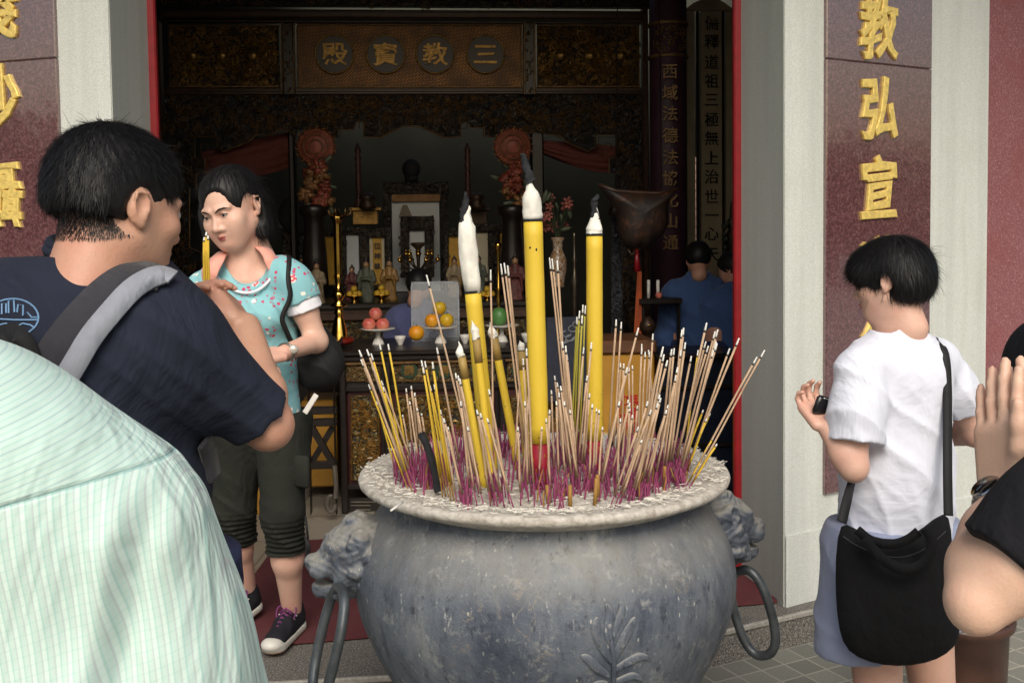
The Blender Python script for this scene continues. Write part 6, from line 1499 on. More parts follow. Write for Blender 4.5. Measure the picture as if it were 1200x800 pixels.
h = [c for c in mn.children if c.name.startswith('hair')][0]; flyaways('loose_hair', mn, h, 600, lambda p: (p - crown).normalized() + Vector((0, 0, -.6)), .017, 6, keep=lambda p: (p - earR).length > .045)
# the clipped nape: short sparse hairs on skin
nape = []
T_ = snapper([c for c in mn.children if c.name.startswith('body')][0]).tree; rn = random.Random(9); vs, fs = [], []
for k in range(24000):
    a = rn.uniform(-1.7, 1.7); zz = rn.triangular(-.082, .036, .020) + .03 * max(0, abs(a) - 1.0); d = HM @ Vector((math.sin(a), math.cos(a), 0)); o = q(0, .012, zz) + d * .2; hh = T_.ray_cast(o, -d, .3)
    if hh[0] is None: continue
    if zz < -.05 - .02 * math.cos(a) or (o - earR).length < .036 or (hh[0] - earR).length < .040: continue
    p, n_ = hh[0], hh[1]; c = (Vector((0, 0, -1)) - n_ * Vector((0, 0, -1)).dot(n_)).normalized(); sd = c.cross(n_) * .0004; l = rn.uniform(.004, .011) * (1.1 if zz > -.02 else .6); k_ = len(vs)
    vs += [p - sd, p + sd, p + c * l + n_ * l * .35]; fs.append((k_, k_ + 1, k_ + 2))
mobj('nape_stubble', vs, fs, M['hair'], mn)
M['navy'] = m_cloth('navy_jersey', (32, 37, 52), .14, 5)
F = Field((-1.05, 1.02, .60), (-.2, 1.85, 1.48), .0045)
F.cap(sL, sR, .074, .060, .04); F.cap(J(110, 330, YM), J(100, 400, YM), .085, .12, .04); F.cap(J(117, 312, YM), J(112, 330, YM), .078, .09, .02)
F.cap(J(95, 440, YM), J(112, 600, YM + .02), .185, .165, .06, flat=((.35, -.9, 0), .72)); F.cap(J(20, 420, YM - .05), J(165, 420, YM), .115, .115, .06)
F.cap(sR, sR.lerp(elR, .15), .066, .066, .04); F.sleeve([sR, sR.lerp(elR, .5), sR.lerp(elR, 1.2)], [.063, .056, .052], sR.lerp(elR, .93)); F.chain([sL, sL.lerp(elL, .8)], [.07, .07], .03)
F.disp(folds(.0035, 46, (.6, .2, 1), 1.5)); F.disp(folds(.003, 75, (1, -.2, .5), 3)); F.disp(folds(.0018, 150, (.8, .1, .8), 5))
F.cap(J(133, 225, YM + .01), J(124, 264, YM + .0), .062, .067, .006, 's')
tee = F.mesh('t_shirt', M['navy'], mn); sn = snapper(tee)
b = MB(); pts = []
for k in range(32):
    a = k * 2 * math.pi / 32; c = J(122, 290, YM + .0); pts.append(c + Vector((.071 * math.cos(a), .069 * math.sin(a), -.008 * math.cos(a) + .010 * math.sin(a) + .004)))
b.tube(pts, .0085, 8, True); b.tube([p - Vector((0, 0, .009)) + (p - c) * .05 for p in pts], .0085, 8, True); b.build('neck_rib', M['navy'], mn, True)
# skyline emblem printed on the shoulder blade
b = MB()
def onto(uv, mb, r=.0011):
    p = [sn(u, v, .0008) for u, v in uv]; p = [x for x in p if x]
    if len(p) > 1: mb.tube(p, r, 4)
cx, cy, rr = 15, 372, 30
onto([(cx + rr * math.cos(a), cy + rr * .72 * math.sin(a)) for a in [x * .21 for x in range(31)]], b)
onto([(-14, 372), (-10, 366), (-6, 366), (-6, 360), (-2, 360), (-2, 368), (2, 368), (2, 356), (7, 356), (7, 367), (10, 367), (10, 353), (16, 352), (17, 366), (20, 366), (21, 357), (27, 358), (27, 370), (32, 366), (37, 372), (43, 372)], b)
onto([(-12, 375), (0, 374), (15, 375), (30, 375), (44, 375)], b); onto([(8, 379), (14, 384), (10, 388), (22, 391), (17, 384), (26, 379)], b); onto([(-8, 384), (2, 380), (8, 379)], b); onto([(26, 379), (36, 381), (40, 384)], b)
b.build('printed_emblem', simple('pale_blue_print', (120, 158, 196), .8, 0, .1), mn)
# navy shorts, belt straps
F = Field((-.95, 1.2, .55), (-.25, 1.9, 1.02), .006); F.cap(J(105, 640, YM + .02), J(170, 640, YM + .06), .14, .14, .05); F.chain([J(190, 640, YM + .08), J(222, 820, YM + .12)], [.11, .095], .03); F.chain([J(80, 640, YM), J(60, 820, YM + .0)], [.115, .1], .03); F.disp(folds(.004, 50, (1, .2, .4))); F.plane(J(105, 590, YM), (0, 0, 1)); F.mesh('shorts', m_cloth('dark_blue_shorts', (34, 40, 70), .12), mn)
F = Field((-.95, 1.2, .0), (-.25, 1.95, .7), .008)
for hx in (P(222, 800, YM + .12), P(60, 800, YM)): F.chain([Vector((hx.x, hx.y, .62)), Vector((hx.x, hx.y, .45)), Vector((hx.x, hx.y + .01, .09))], [.062, .056, .036], .02); F.cap((hx.x, hx.y - .03, .05), (hx.x + .03, hx.y + .14, .04), .045, .042, .03)
F.plane((0, 0, .003), (0, 0, -1)); F.mesh('legs', M['skin1'], mn)
# backpack (its straps show over his shoulder)
bp = thing('backpack', J(20, 600, YM - .28), 'black backpack whose wide grey and charcoal strap crosses the navy man\'s shoulder', 'backpack')
M['strapd'] = m_cloth('charcoal_webbing', (50, 50, 56), .15, 20); M['strapg'] = m_cloth('grey_mesh_strap', (138, 142, 152), .1, 20)
F = Field(J(-30, 640, YM - .22) - Vector((.22, .2, .26)), J(-30, 640, YM - .22) + Vector((.2, .2, .26)), .007); F.box(J(-30, 640, YM - .22), (.13, .06, .20), HM, .05, .02); F.disp(folds(.004, 40, (.4, .3, 1))); F.mesh('pack_body', M['black'], bp)
def strap(mid, w, mat, name, out=.004):
    p = [sn(u, v, out) for u, v in mid]; p = [x for x in p if x]; b = MB(); ribbon(smooth3(p), w, lambda x: x - (x - J(100, 450, YM + .05)).normalized() * .3, .006, b); return b.build(name, mat, bp, True)
strap([(188, 331), (172, 326), (150, 330), (128, 345), (104, 369), (80, 397), (62, 424), (52, 445)], .052, M['strapd'], 'strap_pad', .003)
strap([(200, 334), (190, 330), (174, 333), (154, 345), (130, 368), (106, 396), (88, 424), (76, 446)], .030, M['strapg'], 'strap_edge', .010)
strap([(0, 400), (12, 392), (24, 396), (34, 412), (38, 432), (36, 450)], .03, M['black'], 'webbing', .008)
strap([(238, 512), (241, 535), (246, 560), (254, 582)], .03, M['strapd'], 'side_strap', .004)
# the incense he holds
for u0, v0, u1, v1, l in ((242.5, 352, 241.5, 272, 'tallest of the yellow incense sticks held by the man in navy'), (246, 352, 243.6, 276, 'right hand yellow incense stick held by the man in navy'), (239.5, 352, 239.0, 278, 'left yellow incense stick held by the man in navy')):
    y_ = YM + .28; stick(P(u0, v0 + 14, y_), P(u1, v1, y_), 'yel', l, 'incense sticks held by the man in navy', .9)

# ------------------------------------------------------------------ the bowing man in a pale checked shirt, nearest the camera
YS = .95
sm_ = thing('person', Vector((P(10, 700, YS).x, YS, 0)), 'person in pale mint checked shirt seen from behind, filling the lower left corner', 'person')
F = Field((-1.0, .55, .45), (-.12, 1.4, 1.62), .0052)
def shirt_field(F, inf):
    A = P(-90, 450, YS + .02); S0 = P(132, 628, YS + .03); S1 = P(-330, 590, YS - .05)
    F.cap(P(-30, 560, YS + .0), S0, .076 + inf, .070 + inf, .10); F.cap(P(-140, 530, YS), S1, .09 + inf, .07 + inf, .06); F.cap(P(-60, 545, YS), P(-150, 520, YS + .02), .09 + inf, .088 + inf, .08)
    F.cap(P(-20, 640, YS), P(30, 880, YS + .04), .15 + inf, .20 + inf, .09, flat=((0, 1, .1), .72)); F.cap(P(-120, 640, YS), P(-70, 860, YS + .04), .15 + inf, .18 + inf, .08, flat=((0, 1, .1), .72))
    F.chain([S0, P(172, 735, YS + .06), P(216, 860, YS + .10)], [.064 + inf, .066 + inf, .072 + inf], .08); F.chain([S1, P(-360, 760, YS + .02)], [.066 + inf, .06 + inf], .04)
    F.cap(P(240, 1100, YS + .10), P(222, 850, YS + .10), .07 + inf, .073 + inf, .03); F.cap(P(40, 860, YS + .04), P(45, 1180, YS + .05), .2 + inf, .19 + inf, .05, flat=((0, 1, 0), .75))
shirt_field(F, 0)
F.D = F.D
F.disp(lambda X, Y, Z: .010 * np.exp(-((X + .345 + .16 * (1.285 - Z)) / .014) ** 2) * np.clip((1.29 - Z) / .05, 0, 1) * -1 + .007 * np.exp(-((X + .325 + .16 * (1.285 - Z)) / .012) ** 2) * np.clip((1.29 - Z) / .05, 0, 1))
F.disp(lambda X, Y, Z: .0045 * np.sin((X + .25 * Z) * 62 + 1.3 * np.sin(Z * 9)) * np.clip((1.27 - Z) / .15, 0, 1)); F.disp(lambda X, Y, Z: .0015 * np.sin((X * .6 + .9 * Z) * 30 + 1.6 * np.sin(X * 12)))
def sattr(V):
    x, y, z = V[:, 0], V[:, 1], V[:, 2]
    seam = 1.290 + .16 * (x + .37) - .5 * (x + .37) ** 2      # height of the yoke seam
    vv = z - seam; fan = 1 + .25 * np.clip(-vv, 0, .6)
    u = (x + .42 + .16 * (z - 1.3)) / fan + .008 * np.sin(z * 9 + x * 5)
    return {'su': u, 'sv': vv - .25 * (y - .9), 'yoke': (vv > 0).astype(float), 'dist': vv}
def m_check():
    t = NT('mint_check_cotton'); su, sv, dv = t.attr('su'), t.attr('sv'), t.attr('dist')
    def lines(c, pitch, w, off=0.0):
        f = t.math('FRACT', t.math('ADD', t.math('DIVIDE', c, pitch), off)); d = t.math('ABSOLUTE', t.math('SUBTRACT', f, .5)); return t.ramp(d, [(w, 1), (w + .05, 0)])
    base = lin((190, 213, 205)); c = t.ramp(t.noise(5, 3), [(.3, tuple(x * .96 for x in base)), (.7, base)])
    body = t.mix(t.math('MULTIPLY', lines(su, .0088, .035), .36), c, lin((130, 190, 184))); body = t.mix(t.math('MULTIPLY', lines(su, .0088, .03, .5), .3), body, lin((176, 150, 172))); body = t.mix(t.math('MULTIPLY', lines(su, .0088, .12, .25), .5), body, lin((214, 232, 224)))
    body = t.mix(t.math('MULTIPLY', lines(sv, .0088, .035), .22), body, lin((130, 190, 184)))
    yk = t.mix(t.math('MULTIPLY', lines(sv, .0098, .05), .42), c, lin((120, 160, 168))); yk = t.mix(t.math('MULTIPLY', lines(sv, .0098, .05, .5), .6), yk, lin((160, 200, 192)))
    k = t.math('GREATER_THAN', dv, 0.0); cc = t.mix(k, body, yk); seam = t.math('LESS_THAN', t.math('ABSOLUTE', dv), .0016); cc = t.mix(t.math('MULTIPLY', seam, .45), cc, lin((90, 150, 150)))
    h = t.ramp(t.math('ABSOLUTE', dv), [(.0, 0), (.004, 1)])
    return t.done(cc, .8, t.bump(t.noise(900, 2), .0006, .4, t.bump(h, .004, .6, t.bump(t.noise(4, 4, .55, 1.5, t.vec((1.6, 1, .45))), .06, .6))), Sheen_Weight=.1)
F.mesh('shirt', m_check(), sm_, attrs=sattr)
F = Field((-1.0, .6, .0), (-.1, 1.5, 1.75), .008)
c = P(-150, 400, YS + .14); hm = frame((-.5, .8, -.6)); head_sdf(F, c, hm, 1.0, False, .05); F.cap(P(-110, 440, YS + .04), c, .06, .05, .03)
F.cap(P(-40, 600, YS), P(0, 900, YS + .02), .12, .12, .05); 
for hx, hy in ((-.52, .98), (-.30, 1.0)): F.chain([Vector((hx, hy, .85)), Vector((hx, hy, .5)), Vector((hx, hy + .02, .1))], [.09, .065, .045], .03); F.cap((hx, hy - .02, .05), (hx, hy + .16, .04), .05, .045, .03)
F.chain([P(176, 596, YS + .03), P(222, 850, YS + .1), P(232, 1080, YS + .13)], [.05, .045, .03], .02); F.plane((0, 0, .003), (0, 0, -1)); F.mesh('body', M['skin1'], sm_)
F = Field(c - Vector((.16, .16, .16)), c + Vector((.16, .16, .16)), .006); F.ell(c + hm @ Vector((0, .016, .04)), (.088, .108, .09), hm); F.ell(c + hm @ Vector((0, -.1, -.04)), (.08, .08, .1), hm, .01, 's'); h = F.mesh('hair', simple('grey_hair', (90, 88, 86), .6), sm_); strands(h, 5000, lambda p: (p - c).normalized() + Vector((0, 0, -.8)), .02, .0006, .15, 12, .15)
F = Field((-.8, .75, .05), (-.1, 1.3, .95), .009); 
for hx, hy in ((-.52, .98), (-.30, 1.0)): F.chain([Vector((hx, hy, .9)), Vector((hx, hy, .5)), Vector((hx, hy + .01, .12))], [.11, .085, .07], .03)
F.mesh('trousers', m_cloth('charcoal_trousers', (52, 54, 60), .1), sm_)

# ------------------------------------------------------------------ the boy in a white T-shirt
YB = 2.35
by = thing('person', Vector((P(1050, 600, YB).x, YB, 0)), 'boy in white T-shirt and blue grey shorts looking away towards the wall, phone in hand', 'person')
hc = J(1042, 328, YB); HM = frame((-.80, .60, -.20), (0, 0, 1)); s = .77
sL, sR = J(1008, 432, YB - .07), J(1098, 424, YB + .06)
elL, wrL = J(1000, 546, YB - .11), J(969, 500, YB - .07)
elR, wrR = J(1144, 505, YB + .12), J(1098, 512, YB + .30)
F = Field((.60, 2.0, .0), (1.18, 2.85, 1.56), .0038)
q = head_sdf(F, hc, HM, s, False, .06, .045)
F.cap(J(1048, 368, YB + .0), J(1052, 410, YB + .01), .042, .06, .03); F.cap(sL, sR, .028, .028, .03); F.cap(J(1050, 460, YB), J(1052, 620, YB), .07, .07, .05)
F.chain([sL, elL], [.036, .029], .02); F.ell(elL + Vector((.0, -.006, -.010)), (.018, .018, .02), None, .02); F.chain([elL, elL.lerp(wrL, .3), wrL], [.029, .031, .022], .02); F.chain([sR, elR], [.034, .036], .02); F.chain([elR, wrR], [.035, .024], .02)
hand(F, wrL, J(955, 482, YB - .03) - wrL, (-.1, .2, .9), 1, (.35, .8, .7), .85, .05); hand(F, wrR, J(1070, 500, YB + .33) - wrR, (-.1, .2, .9), -1, (.4, .6, .5), .85, .05)
lg = (J(1020, 640, YB - .0), J(1075, 640, YB + .05))
kn = (J(1030, 830, YB - .06), J(1095, 830, YB + .1))
for a, k_ in zip(lg, kn): F.chain([a, k_, Vector((k_.x + .01, k_.y + .03, .09))], [.075, .05, .034], .02); F.cap((k_.x, k_.y + .02, .045), (k_.x - .12, k_.y + .09, .035), .04, .036, .03)
F.plane((0, 0, .003), (0, 0, -1)); F.mesh('body', M['skin2'], by); face_bits(q, HM, s, by)
F = Field(hc - Vector((.18, .18, .18)), hc + Vector((.18, .18, .18)), .003); e = lambda p, r, k=.01, op='u': F.ell(p, tuple(x * s for x in r), HM, k, op)
e(q(0, .016, .040), (.094, .112, .092)); e(q(0, .054, -.005), (.086, .080, .085), .03); e(q(0, -.055, .045), (.084, .055, .05), .03); e(q(0, -.115, -.05), (.075, .085, .10), .008, 's'); e(q(0, .0, -.118), (.13, .17, .05), .02, 's')
for g in (-1, 1): e(q(g * .092, .010, -.022), (.025, .03, .045), .008, 's')
F.disp(lambda X, Y, Z: .0005 * np.sin(X * 460 + Z * 90) * np.sin(Y * 440 + Z * 60)); h = F.mesh('hair', M['hair'], by); crown = q(0, .04, .13)
strands(h, 14000, lambda p: (p - crown).normalized() + Vector((0, 0, -.8)), .028, .00055, .07, 8, .12)
h = [c for c in by.children if c.name.startswith('hair')][0]; flyaways('loose_hair', by, h, 600, lambda p: (p - crown).normalized() + Vector((0, 0, -.8)), .03, 8)
M['tee'] = m_cloth('white_tee', (216, 219, 232), .03, 6)
F = Field((.60, 2.0, .70), (1.18, 2.75, 1.40), .0042)
F.cap(J(1018, 428, YB - .03), J(1088, 421, YB + .05), .052, .052, .03); F.cap(J(1052, 445, YB), J(1050, 560, YB), .125, .118, .05, flat=((.1, 1, 0), .78)); F.cap(J(1050, 560, YB), J(1050, 632, YB), .118, .128, .05, flat=((.1, 1, 0), .8)); F.cap(J(1049, 402, YB), J(1052, 430, YB), .052, .075, .03)
F.sleeve([sL, sL.lerp(elL, .4), sL.lerp(elL, .9)], [.054, .058, .064], sL.lerp(elL, .76)); F.sleeve([sR, sR.lerp(elR, .4), sR.lerp(elR, .9)], [.054, .056, .058], sR.lerp(elR, .62))
F.disp(folds(.0035, 42, (.5, .2, 1), .5)); F.disp(folds(.003, 70, (1, 0, .4), 2)); F.disp(folds(.0015, 150, (.7, .1, .7), 5))
F.cap(J(1044, 350, YB - .0), J(1048, 386, YB + .0), .050, .050, .006, 's'); F.plane(J(1050, 634, YB), (.12, 0, -1))
tee = F.mesh('t_shirt', M['tee'], by); sn = snapper(tee)
b = MB(); c = J(1048, 402, YB); b.tube([c + Vector((.056 * math.cos(a), .054 * math.sin(a), .012 * math.cos(a) + .004)) for a in [k * .1963 for k in range(32)]], .0062, 8, True); b.build('neck_rib', M['tee'], by, True)
F = Field((.60, 2.0, .50), (1.2, 2.7, .92), .005); F.cap(J(1025, 636, YB), J(1075, 636, YB + .04), .108, .108, .04); F.chain([lg[0] + Vector((.0, 0, 0)), lg[0].lerp(kn[0], .62) + Vector((-.035, 0, 0))], [.11, .105], .03); F.chain([lg[1], lg[1].lerp(kn[1], .62)], [.105, .10], .03)
F.disp(folds(.004, 60, (.4, 0, 1))); F.plane(J(1050, 612, YB), (0, 0, 1)); F.plane(J(1000, 752, YB), (.1, 0, -1)); F.mesh('shorts', m_cloth('blue_grey_shorts', (138, 146, 172), .08), by)
# phone in his hand
b = MB(); c = J(966, 476, YB - .05); b.box(c, (.030, .008, .022), Matrix.Rotation(.35, 3, 'Y') @ Matrix.Rotation(.5, 3, 'Z'), .006); ph = thing('phone', c - Vector((0, 0, .02)), 'small black phone in the boy\'s hand', 'phone'); b.build('case', simple('black_plastic', (22, 22, 26), .25), ph, True)
b = MB(); b.tube([J(955, 470, YB - .062), J(966, 466.5, YB - .062), J(979, 471, YB - .062)], .0018, 6); b.build('chrome_edge', simple('chrome_strip', (210, 206, 204), .15, 1), ph, True)
b = MB(); ring_h = []
for k in range(40):
    a = k * math.pi / 20; h_ = sn.tree.ray_cast(J(1050, 626, YB), Vector((math.cos(a), math.sin(a), 0)), .4)
    if h_[0]: ring_h.append(h_[0] + h_[1] * .0008)
b.tube(ring_h, .0016, 4, True); b.build('hem_stitch', M['tee'], by, True)
# his tote bag
M['blackbag'] = m_cloth('black_bag_canvas', (12, 12, 15), .3, 9)
tb_ = thing('tote_bag', J(1052, 780, YB - .16), 'large slouchy black tote bag with two loop handles hanging behind the boy', 'bag')
out = [(984, 608), (1000, 618), (1020, 628), (1050, 634), (1078, 624), (1100, 604), (1113, 598), (1116, 640), (1117, 680), (1124, 720), (1126, 748), (1110, 766), (1085, 777), (1050, 781), (1018, 776), (992, 764), (983, 740), (979, 700), (979, 650)]
def puffy(out, cu, cv, y0, bul, mat, name, par, K=10, fold=.004):
    V_ = []; n = len(out); out_ = out
    for sg in (1, -1):
        for j in range(K):
            f = 1 - j / K
            for (u, v) in out_:
                p = P(cu + (u - cu) * f, cv + (v - cv) * f, y0); h_ = bul * (1 - f ** 2.6) ** .5 + .004 + (fold * (1 - f) ** .3 * math.sin(u * f * .13 + 1.5 * math.sin(v * .05)) if f < 1 else 0); V_.append(p + Vector((0, -h_ * sg, 0)))
        V_.append(P(cu, cv, y0) + Vector((0, -(bul + .004) * sg, 0)))
    o2 = K * n + 1; fs = []
    for o, fl in ((0, True), (o2, False)):
        for j in range(K - 1):
            for i in range(n): qd = (o + j * n + i, o + j * n + (i + 1) % n, o + (j + 1) * n + (i + 1) % n, o + (j + 1) * n + i); fs.append(qd if not fl else qd[::-1])
        for i in range(n): qd = (o + (K - 1) * n + i, o + (K - 1) * n + (i + 1) % n, o + K * n); fs.append(qd if not fl else qd[::-1])
    fs += [(i, (i + 1) % n, o2 + (i + 1) % n, o2 + i) for i in range(n)]
    ob = mobj(name, V_, fs, mat, par); md = ob.modifiers.new('smooth', 'SUBSURF'); md.levels = 1; md.render_levels = 1; return ob
puffy(out, 1050, 700, YB - .17, .038, M['blackbag'], 'bag_body', tb_, 14, .0015)
sb = snapper([c for c in tb_.children][0]); b = MB(); p = [sb(u, v, .0005) for u, v in ((988, 628), (1005, 640), (1030, 650), (1055, 654), (1080, 646), (1100, 630), (1108, 622))]; p = [x for x in p if x]
if len(p) > 2: b.tube(smooth3(p), .0016, 4); b.build('hem_seam', M['strapd'], tb_, True)
b = MB(); lp = smooth3([P(u, v, YB - .245) for u, v in ((1012, 630), (1030, 652), (1055, 668), (1078, 664), (1090, 648), (1092, 630), (1084, 618))]); ribbon(lp, .022, lambda p: p + Vector((0, 1, 0)), .004, b); b.build('loop_handle', M['blackbag'], tb_, True)
b = MB(); lp = smooth3([P(u, v, YB - .235) for u, v in ((1004, 620), (1020, 634), (1046, 638), (1064, 632), (1076, 622))]); ribbon(lp, .020, lambda p: p + Vector((0, 1, 0)), .004, b); b.build('loop_handle', M['blackbag'], tb_, True)
b = MB(); pts = [J(1094, 399, YB + .05), J(1100, 402, YB - .03), sn(1106, 416, .004) or J(1106, 416, YB - .06), J(1110, 450, YB - .075), J(1110, 500, YB - .1), J(1110, 560, YB - .14), J(1111, 604, YB - .16)]; ribbon(smooth3(pts), .02, lambda p: p + Vector((0, 1, 0)), .003, b); b.build('strap', M['black'], tb_, True)
b = MB(); pts = [J(998, 562, YB - .07), J(993, 582, YB - .14), J(986, 612, YB - .17)]; ribbon(smooth3(pts), .022, lambda p: p + Vector((0, 1, 0)), .003, b); b.build('strap', M['black'], tb_, True)

# ------------------------------------------------------------------ worshipper at the right edge
pr = thing('person', Vector((.86, 1.25, 0)), 'worshipper in black sleeves at the right edge with palms pressed together', 'person')
E_ = P(1146, 704, 1.10); Wp = P(1178, 582, 1.24); Sh = P(1340, 500, 1.12)
F = Field((.40, .85, .0), (1.25, 1.75, 1.75), .0042)
F.chain([Sh, P(1248, 608, 1.10), P(1190, 668, 1.10), E_], [.054, .049, .043, .026], .02); F.ell(E_ + Vector((-.006, -.004, -.008)), (.019, .02, .022), None, .022); F.chain([E_ + Vector((.004, .01, .0)), E_.lerp(Wp, .28), E_.lerp(Wp, .6), Wp], [.028, .037, .033, .025], .03)
hand(F, Wp, P(1168, 452, 1.27) - Wp, (.95, .25, 0), -1, (.03, .05, .05), .98, .05, .004, (.8, .3, -.3)); w2 = Wp + Vector((.034, .012, 0)); hand(F, w2, P(1196, 452, 1.29) - w2, (-.95, -.2, 0), 1, (.03, .05, .05), .98, .05, .004, (.8, .3, -.3))
E2 = P(1400, 700, 1.45); F.chain([w2, w2.lerp(E2, .5), E2], [.027, .04, .045], .02); F.chain([E2, P(1420, 560, 1.4)], [.046, .06], .02)
hd = P(1390, 250, 1.28); hm = frame((-.6, .8, -.1)); head_sdf(F, hd, hm, 1.0, False, .1); F.cap(P(1400, 480, 1.27), P(1400, 760, 1.25), .12, .12, .05)
for hx, hy in ((.82, 1.18), (1.0, 1.30)): F.chain([Vector((hx, hy, .9)), Vector((hx, hy, .5)), Vector((hx, hy + .01, .1))], [.085, .06, .042], .03); F.cap((hx, hy, .05), (hx - .06, hy + .15, .04), .045, .04, .03)
F.plane((0, 0, .003), (0, 0, -1)); F.mesh('body', M['skin3'], pr)
F = Field((.42, .85, .9), (1.3, 1.75, 1.6), .005)
Sl = E_.lerp(P(1235, 640, 1.10), .62); F.sleeve([Sh, P(1232, 618, 1.10), E_], [.070, .064, .062], P(1176, 654, 1.1)); F.cap(P(1400, 500, 1.28), P(1460, 520, 1.28), .12, .12, .05); F.cap(P(1400, 480, 1.27), P(1440, 760, 1.26), .15, .16, .05); F.cap(P(1238, 425, 1.55), P(1310, 480, 1.5), .075, .085, .04)
F.disp(folds(.003, 60, (.5, .2, 1)))
F.mesh('black_top', m_cloth('black_jersey', (22, 22, 27), .15, 8), pr)
F = Field(hd - Vector((.16, .16, .16)), hd + Vector((.16, .16, .16)), .006); F.ell(hd + hm @ Vector((0, .016, .04)), (.088, .108, .09), hm); F.ell(hd + hm @ Vector((0, -.1, -.04)), (.08, .08, .1), hm, .01, 's'); h = F.mesh('hair', M['hair'], pr); strands(h, 7000, lambda p: (p - hd).normalized() + Vector((0, 0, -.8)), .022, .0005, .15, 13, .15)
F = Field((.66, .95, .05), (1.15, 1.5, 1.0), .008)
for hx, hy in ((.82, 1.18), (1.0, 1.30)): F.chain([Vector((hx, hy, .95)), Vector((hx - .01, hy, .5)), Vector((hx, hy + .01, .1))], [.12, .09, .075], .04)
F.disp(folds(.003, 40, (.6, 0, 1))); F.mesh('trousers', m_cloth('grey_trousers', (112, 108, 104), .1), pr)
b = MB(); dr = (E_ - Wp).normalized(); c = Wp + dr * .022; u1 = dr.cross(Vector((0, 1, 0))).normalized(); u2 = dr.cross(u1)
for k_ in (-.006, 0, .006): b.tube([c + dr * k_ + u1 * (.032 * math.cos(a)) + u2 * (.03 * math.sin(a)) for a in [x * .2618 for x in range(24)]], .0038, 6, True)
wt = b.build('watch_band', simple('steel_bracelet', (170, 172, 176), .2, 1.0, .2, 200), pr, True)
b = MB(); vd = Vector((-.75, -.6, .1)).normalized(); vd = (vd - dr * vd.dot(dr)).normalized(); b.lathe(c + vd * .028, [(.019, 0), (.019, .007), (.0165, .009), (0, .009)], 20, vd.to_track_quat('Z', 'Y').to_matrix()); b.build('watch_case', simple('steel_case', (180, 180, 184), .15, 1), wt, True)

# ------------------------------------------------------------------ the men inside the hall
M['bluec'] = m_cloth('worn_blue_cotton', (62, 86, 132), .15, 7); M['bluegrey'] = m_cloth('blue_grey_cotton', (82, 88, 128), .12, 7)
def far_man(u, vh, y0, w, robe, lab, lean=(-.1, .9), hs=.82, vsh=None, zfoot=.125, legs=True):
    """seen from behind; vh = row of the crown, w = shoulder half width in px"""
    k = y0 / 1200; hc = P(u, vh, y0) - Vector((0, 0, .12 * hs)); HMx = frame((lean[0], lean[1], -.6)); t = thing('person', Vector((hc.x, y0, zfoot)), lab, 'person', 'people inside the hall')
    W = w * k; sh = hc.z - .165; x = hc.x; y = y0 - .03
    F = Field((x - .42, y - .3, zfoot), (x + .42, y + .45, hc.z + .16), .008); head_sdf(F, hc, HMx, hs, False, .05, .05); F.cap((x, y, sh - .05), (x, y, .9), .06, .08, .05)
    for g in (-1, 1):
        F.chain([(x + g * W * .8, y, sh - .02), (x + g * W * .95, y + .05, sh - .27), (x + g * W * .5, y + .25, sh - .3)], [.03, .035, .03], .02); F.cap((x + g * .09, y, .95), (x + g * .1, y, .25), .08, .05, .03)
        F.cap((x + g * .1, y, zfoot + .04), (x + g * .11, y + .14, zfoot + .035), .045, .04, .02)
    F.plane((0, 0, zfoot + .002), (0, 0, -1)); F.mesh('body', M['skin1'], t)
    F = Field(hc - Vector((.14, .14, .14)), hc + Vector((.14, .14, .15)), .0055); F.ell(hc + HMx @ Vector((0, .016, .04)) * hs, tuple(hs * z for z in (.087, .106, .088)), HMx); F.ell(hc + HMx @ Vector((0, .05, -.005)) * hs, tuple(hs * z for z in (.08, .07, .07)), HMx, .03); F.ell(hc + HMx @ Vector((0, -.1, -.03)) * hs, (.078, .08, .1), HMx, .01, 's'); F.mesh('hair', M['hair'], t)
    F = Field((x - .42, y - .3, .5), (x + .42, y + .42, sh + .14), .007)
    F.cap((x - W * .6, y, sh - .02), (x + W * .6, y, sh - .02), .075, .075, .05); F.cap((x, y, sh), (x, y, sh + .05), .085, .06, .04); F.cap((x, y, sh - .1), (x, y + .02, sh - .62), W * .95, W * .98, .06, flat=((0, 1, 0), .7))
    for g in (-1, 1): F.chain([(x + g * W * .8, y, sh - .03), (x + g * W * .96, y + .05, sh - .28), (x + g * W * .6, y + .2, sh - .33)], [.07, .072, .06], .04)
    F.disp(folds(.006, 34, (.7, 0, .7), u * .1)); F.disp(folds(.004, 60, (1, .2, .2), 3)); F.mesh('jacket', robe, t)
    F = Field((x - .3, y - .25, zfoot), (x + .3, y + .3, .95), .009)
    for g in (-1, 1): F.cap((x + g * .085, y, .85), (x + g * .1, y, zfoot + .06), .10, .075, .03)
    F.mesh('trousers', m_cloth('dark_blue_trousers', (34, 44, 76), .1) if 'dark_blue_trousers' not in bpy.data.materials else bpy.data.materials['dark_blue_trousers'], t)
far_man(818, 284, 5.75, 38, M['bluec'], 'man in loose blue jacket seen from behind at the side table', (.1, .9))
far_man(858, 296, 5.65, 32, M['bluec'], 'person in blue half hidden by the red door frame', (-.7, .6), .8)
far_man(491, 316, 5.82, 33, M['bluegrey'], 'man in blue grey shirt bowing behind the clear plastic box', (.2, .9), .8)
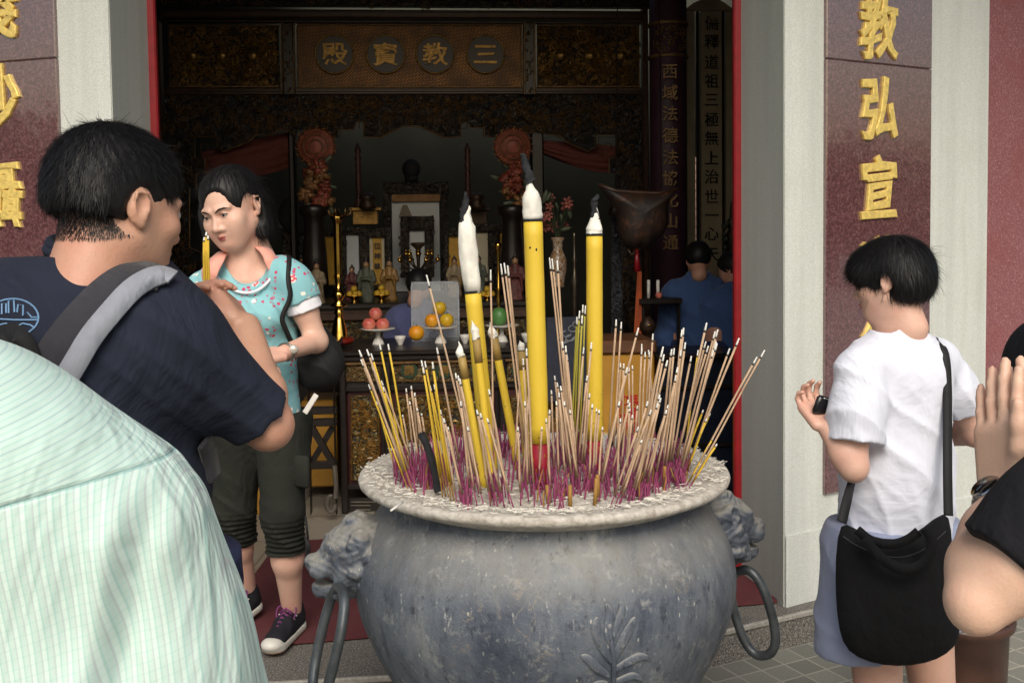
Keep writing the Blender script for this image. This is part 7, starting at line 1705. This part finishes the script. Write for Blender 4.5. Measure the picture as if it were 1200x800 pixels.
# ------------------------------------------------------------------ glazed pot behind the boy
pc = G(1118, 830, 0); pot = thing('clay_pot', Vector((1.30, 2.95, 0)), 'dark brown glazed pot with a pierced rim standing on the paving behind the boy\'s bag', 'pot')
b = MB(); b.lathe((1.30, 2.95, 0), [(.10, 0), (.115, .03), (.13, .20), (.135, .34), (.15, .352), (.152, .372), (.14, .378), (.125, .37), (.12, .33)], 36, None, False); b.lathe((1.30, 2.95, .33), [(0, 0), (.122, 0)], 36, None, False); b.build('pot_body', simple('brown_glaze', (66, 44, 36), .3, 0, .4, 9, .2, 60), pot, True)
b = MB()
for k in range(14): a = k * .449; b.ball((1.30 + .137 * math.cos(a), 2.95 + .137 * math.sin(a), .376), (.008, .008, .004), 8, 5)
b.build('rim_hole', M['black'], pot, True)
# ------------------------------------------------------------------ trees across the courtyard, mirrored in the polished granite
rn = random.Random(31)
M['bark'] = simple('grey_bark', (84, 74, 62), .9, 0, .3, 12, .5); M['leaf'] = simple('dark_tree_leaf', (50, 66, 36), .7, 0, .4, 2)
kinds = ('broad', 'tall', 'low')
for i, (x, y, h) in enumerate(((-14, -20, 6.0), (0, -22, 5.4), (10, -19, 6.0), (25, -6, 4.2), (27, -2, 3.6), (24, -10, 4.6), (-20, -12, 4.6), (-24, -5, 4.2), (-22, -8, 4.4))):
    t = thing('courtyard_tree', (x, y, 0), 'leafy tree across the courtyard behind the photographer', 'tree', 'courtyard trees'); b = MB(); b.tube([(x, y, 0), (x + .1, y, h * .3), (x - .1, y + .1, h * .6)], [.22, .17, .1], 8)
    for k in range(5): a = k * 1.3; b.tube([(x, y, h * (.3 + .05 * k)), (x + 1.2 * math.cos(a), y + 1.2 * math.sin(a), h * .62)], [.08, .03], 6)
    b.build('trunk', M['bark'], t, True); vs, fs = [], []
    cl = [(x + rn.gauss(0, 1.5), y + rn.gauss(0, 1.5), h * rn.uniform(.35, .95), rn.uniform(.6, 1.2)) for _ in range(16)]
    for k in range(2600):
        cx_, cy_, cz_, r_ = rn.choice(cl); v = Vector((rn.gauss(0, 1), rn.gauss(0, 1), rn.gauss(0, .8))).normalized() * r_ * rn.uniform(.6, 1); p = Vector((cx_, cy_, cz_)) + v; a1 = Vector((rn.gauss(0, 1), rn.gauss(0, 1), rn.gauss(0, 1))).normalized(); a2 = a1.cross(Vector((rn.gauss(0, 1), rn.gauss(0, 1), rn.gauss(0, 1)))).normalized(); k_ = len(vs); vs += [p - a1 * .16, p + a2 * .09, p + a1 * .16, p - a2 * .09]; fs.append((k_, k_ + 1, k_ + 2, k_ + 3))
    mobj('crown', vs, fs, M['leaf'], t)
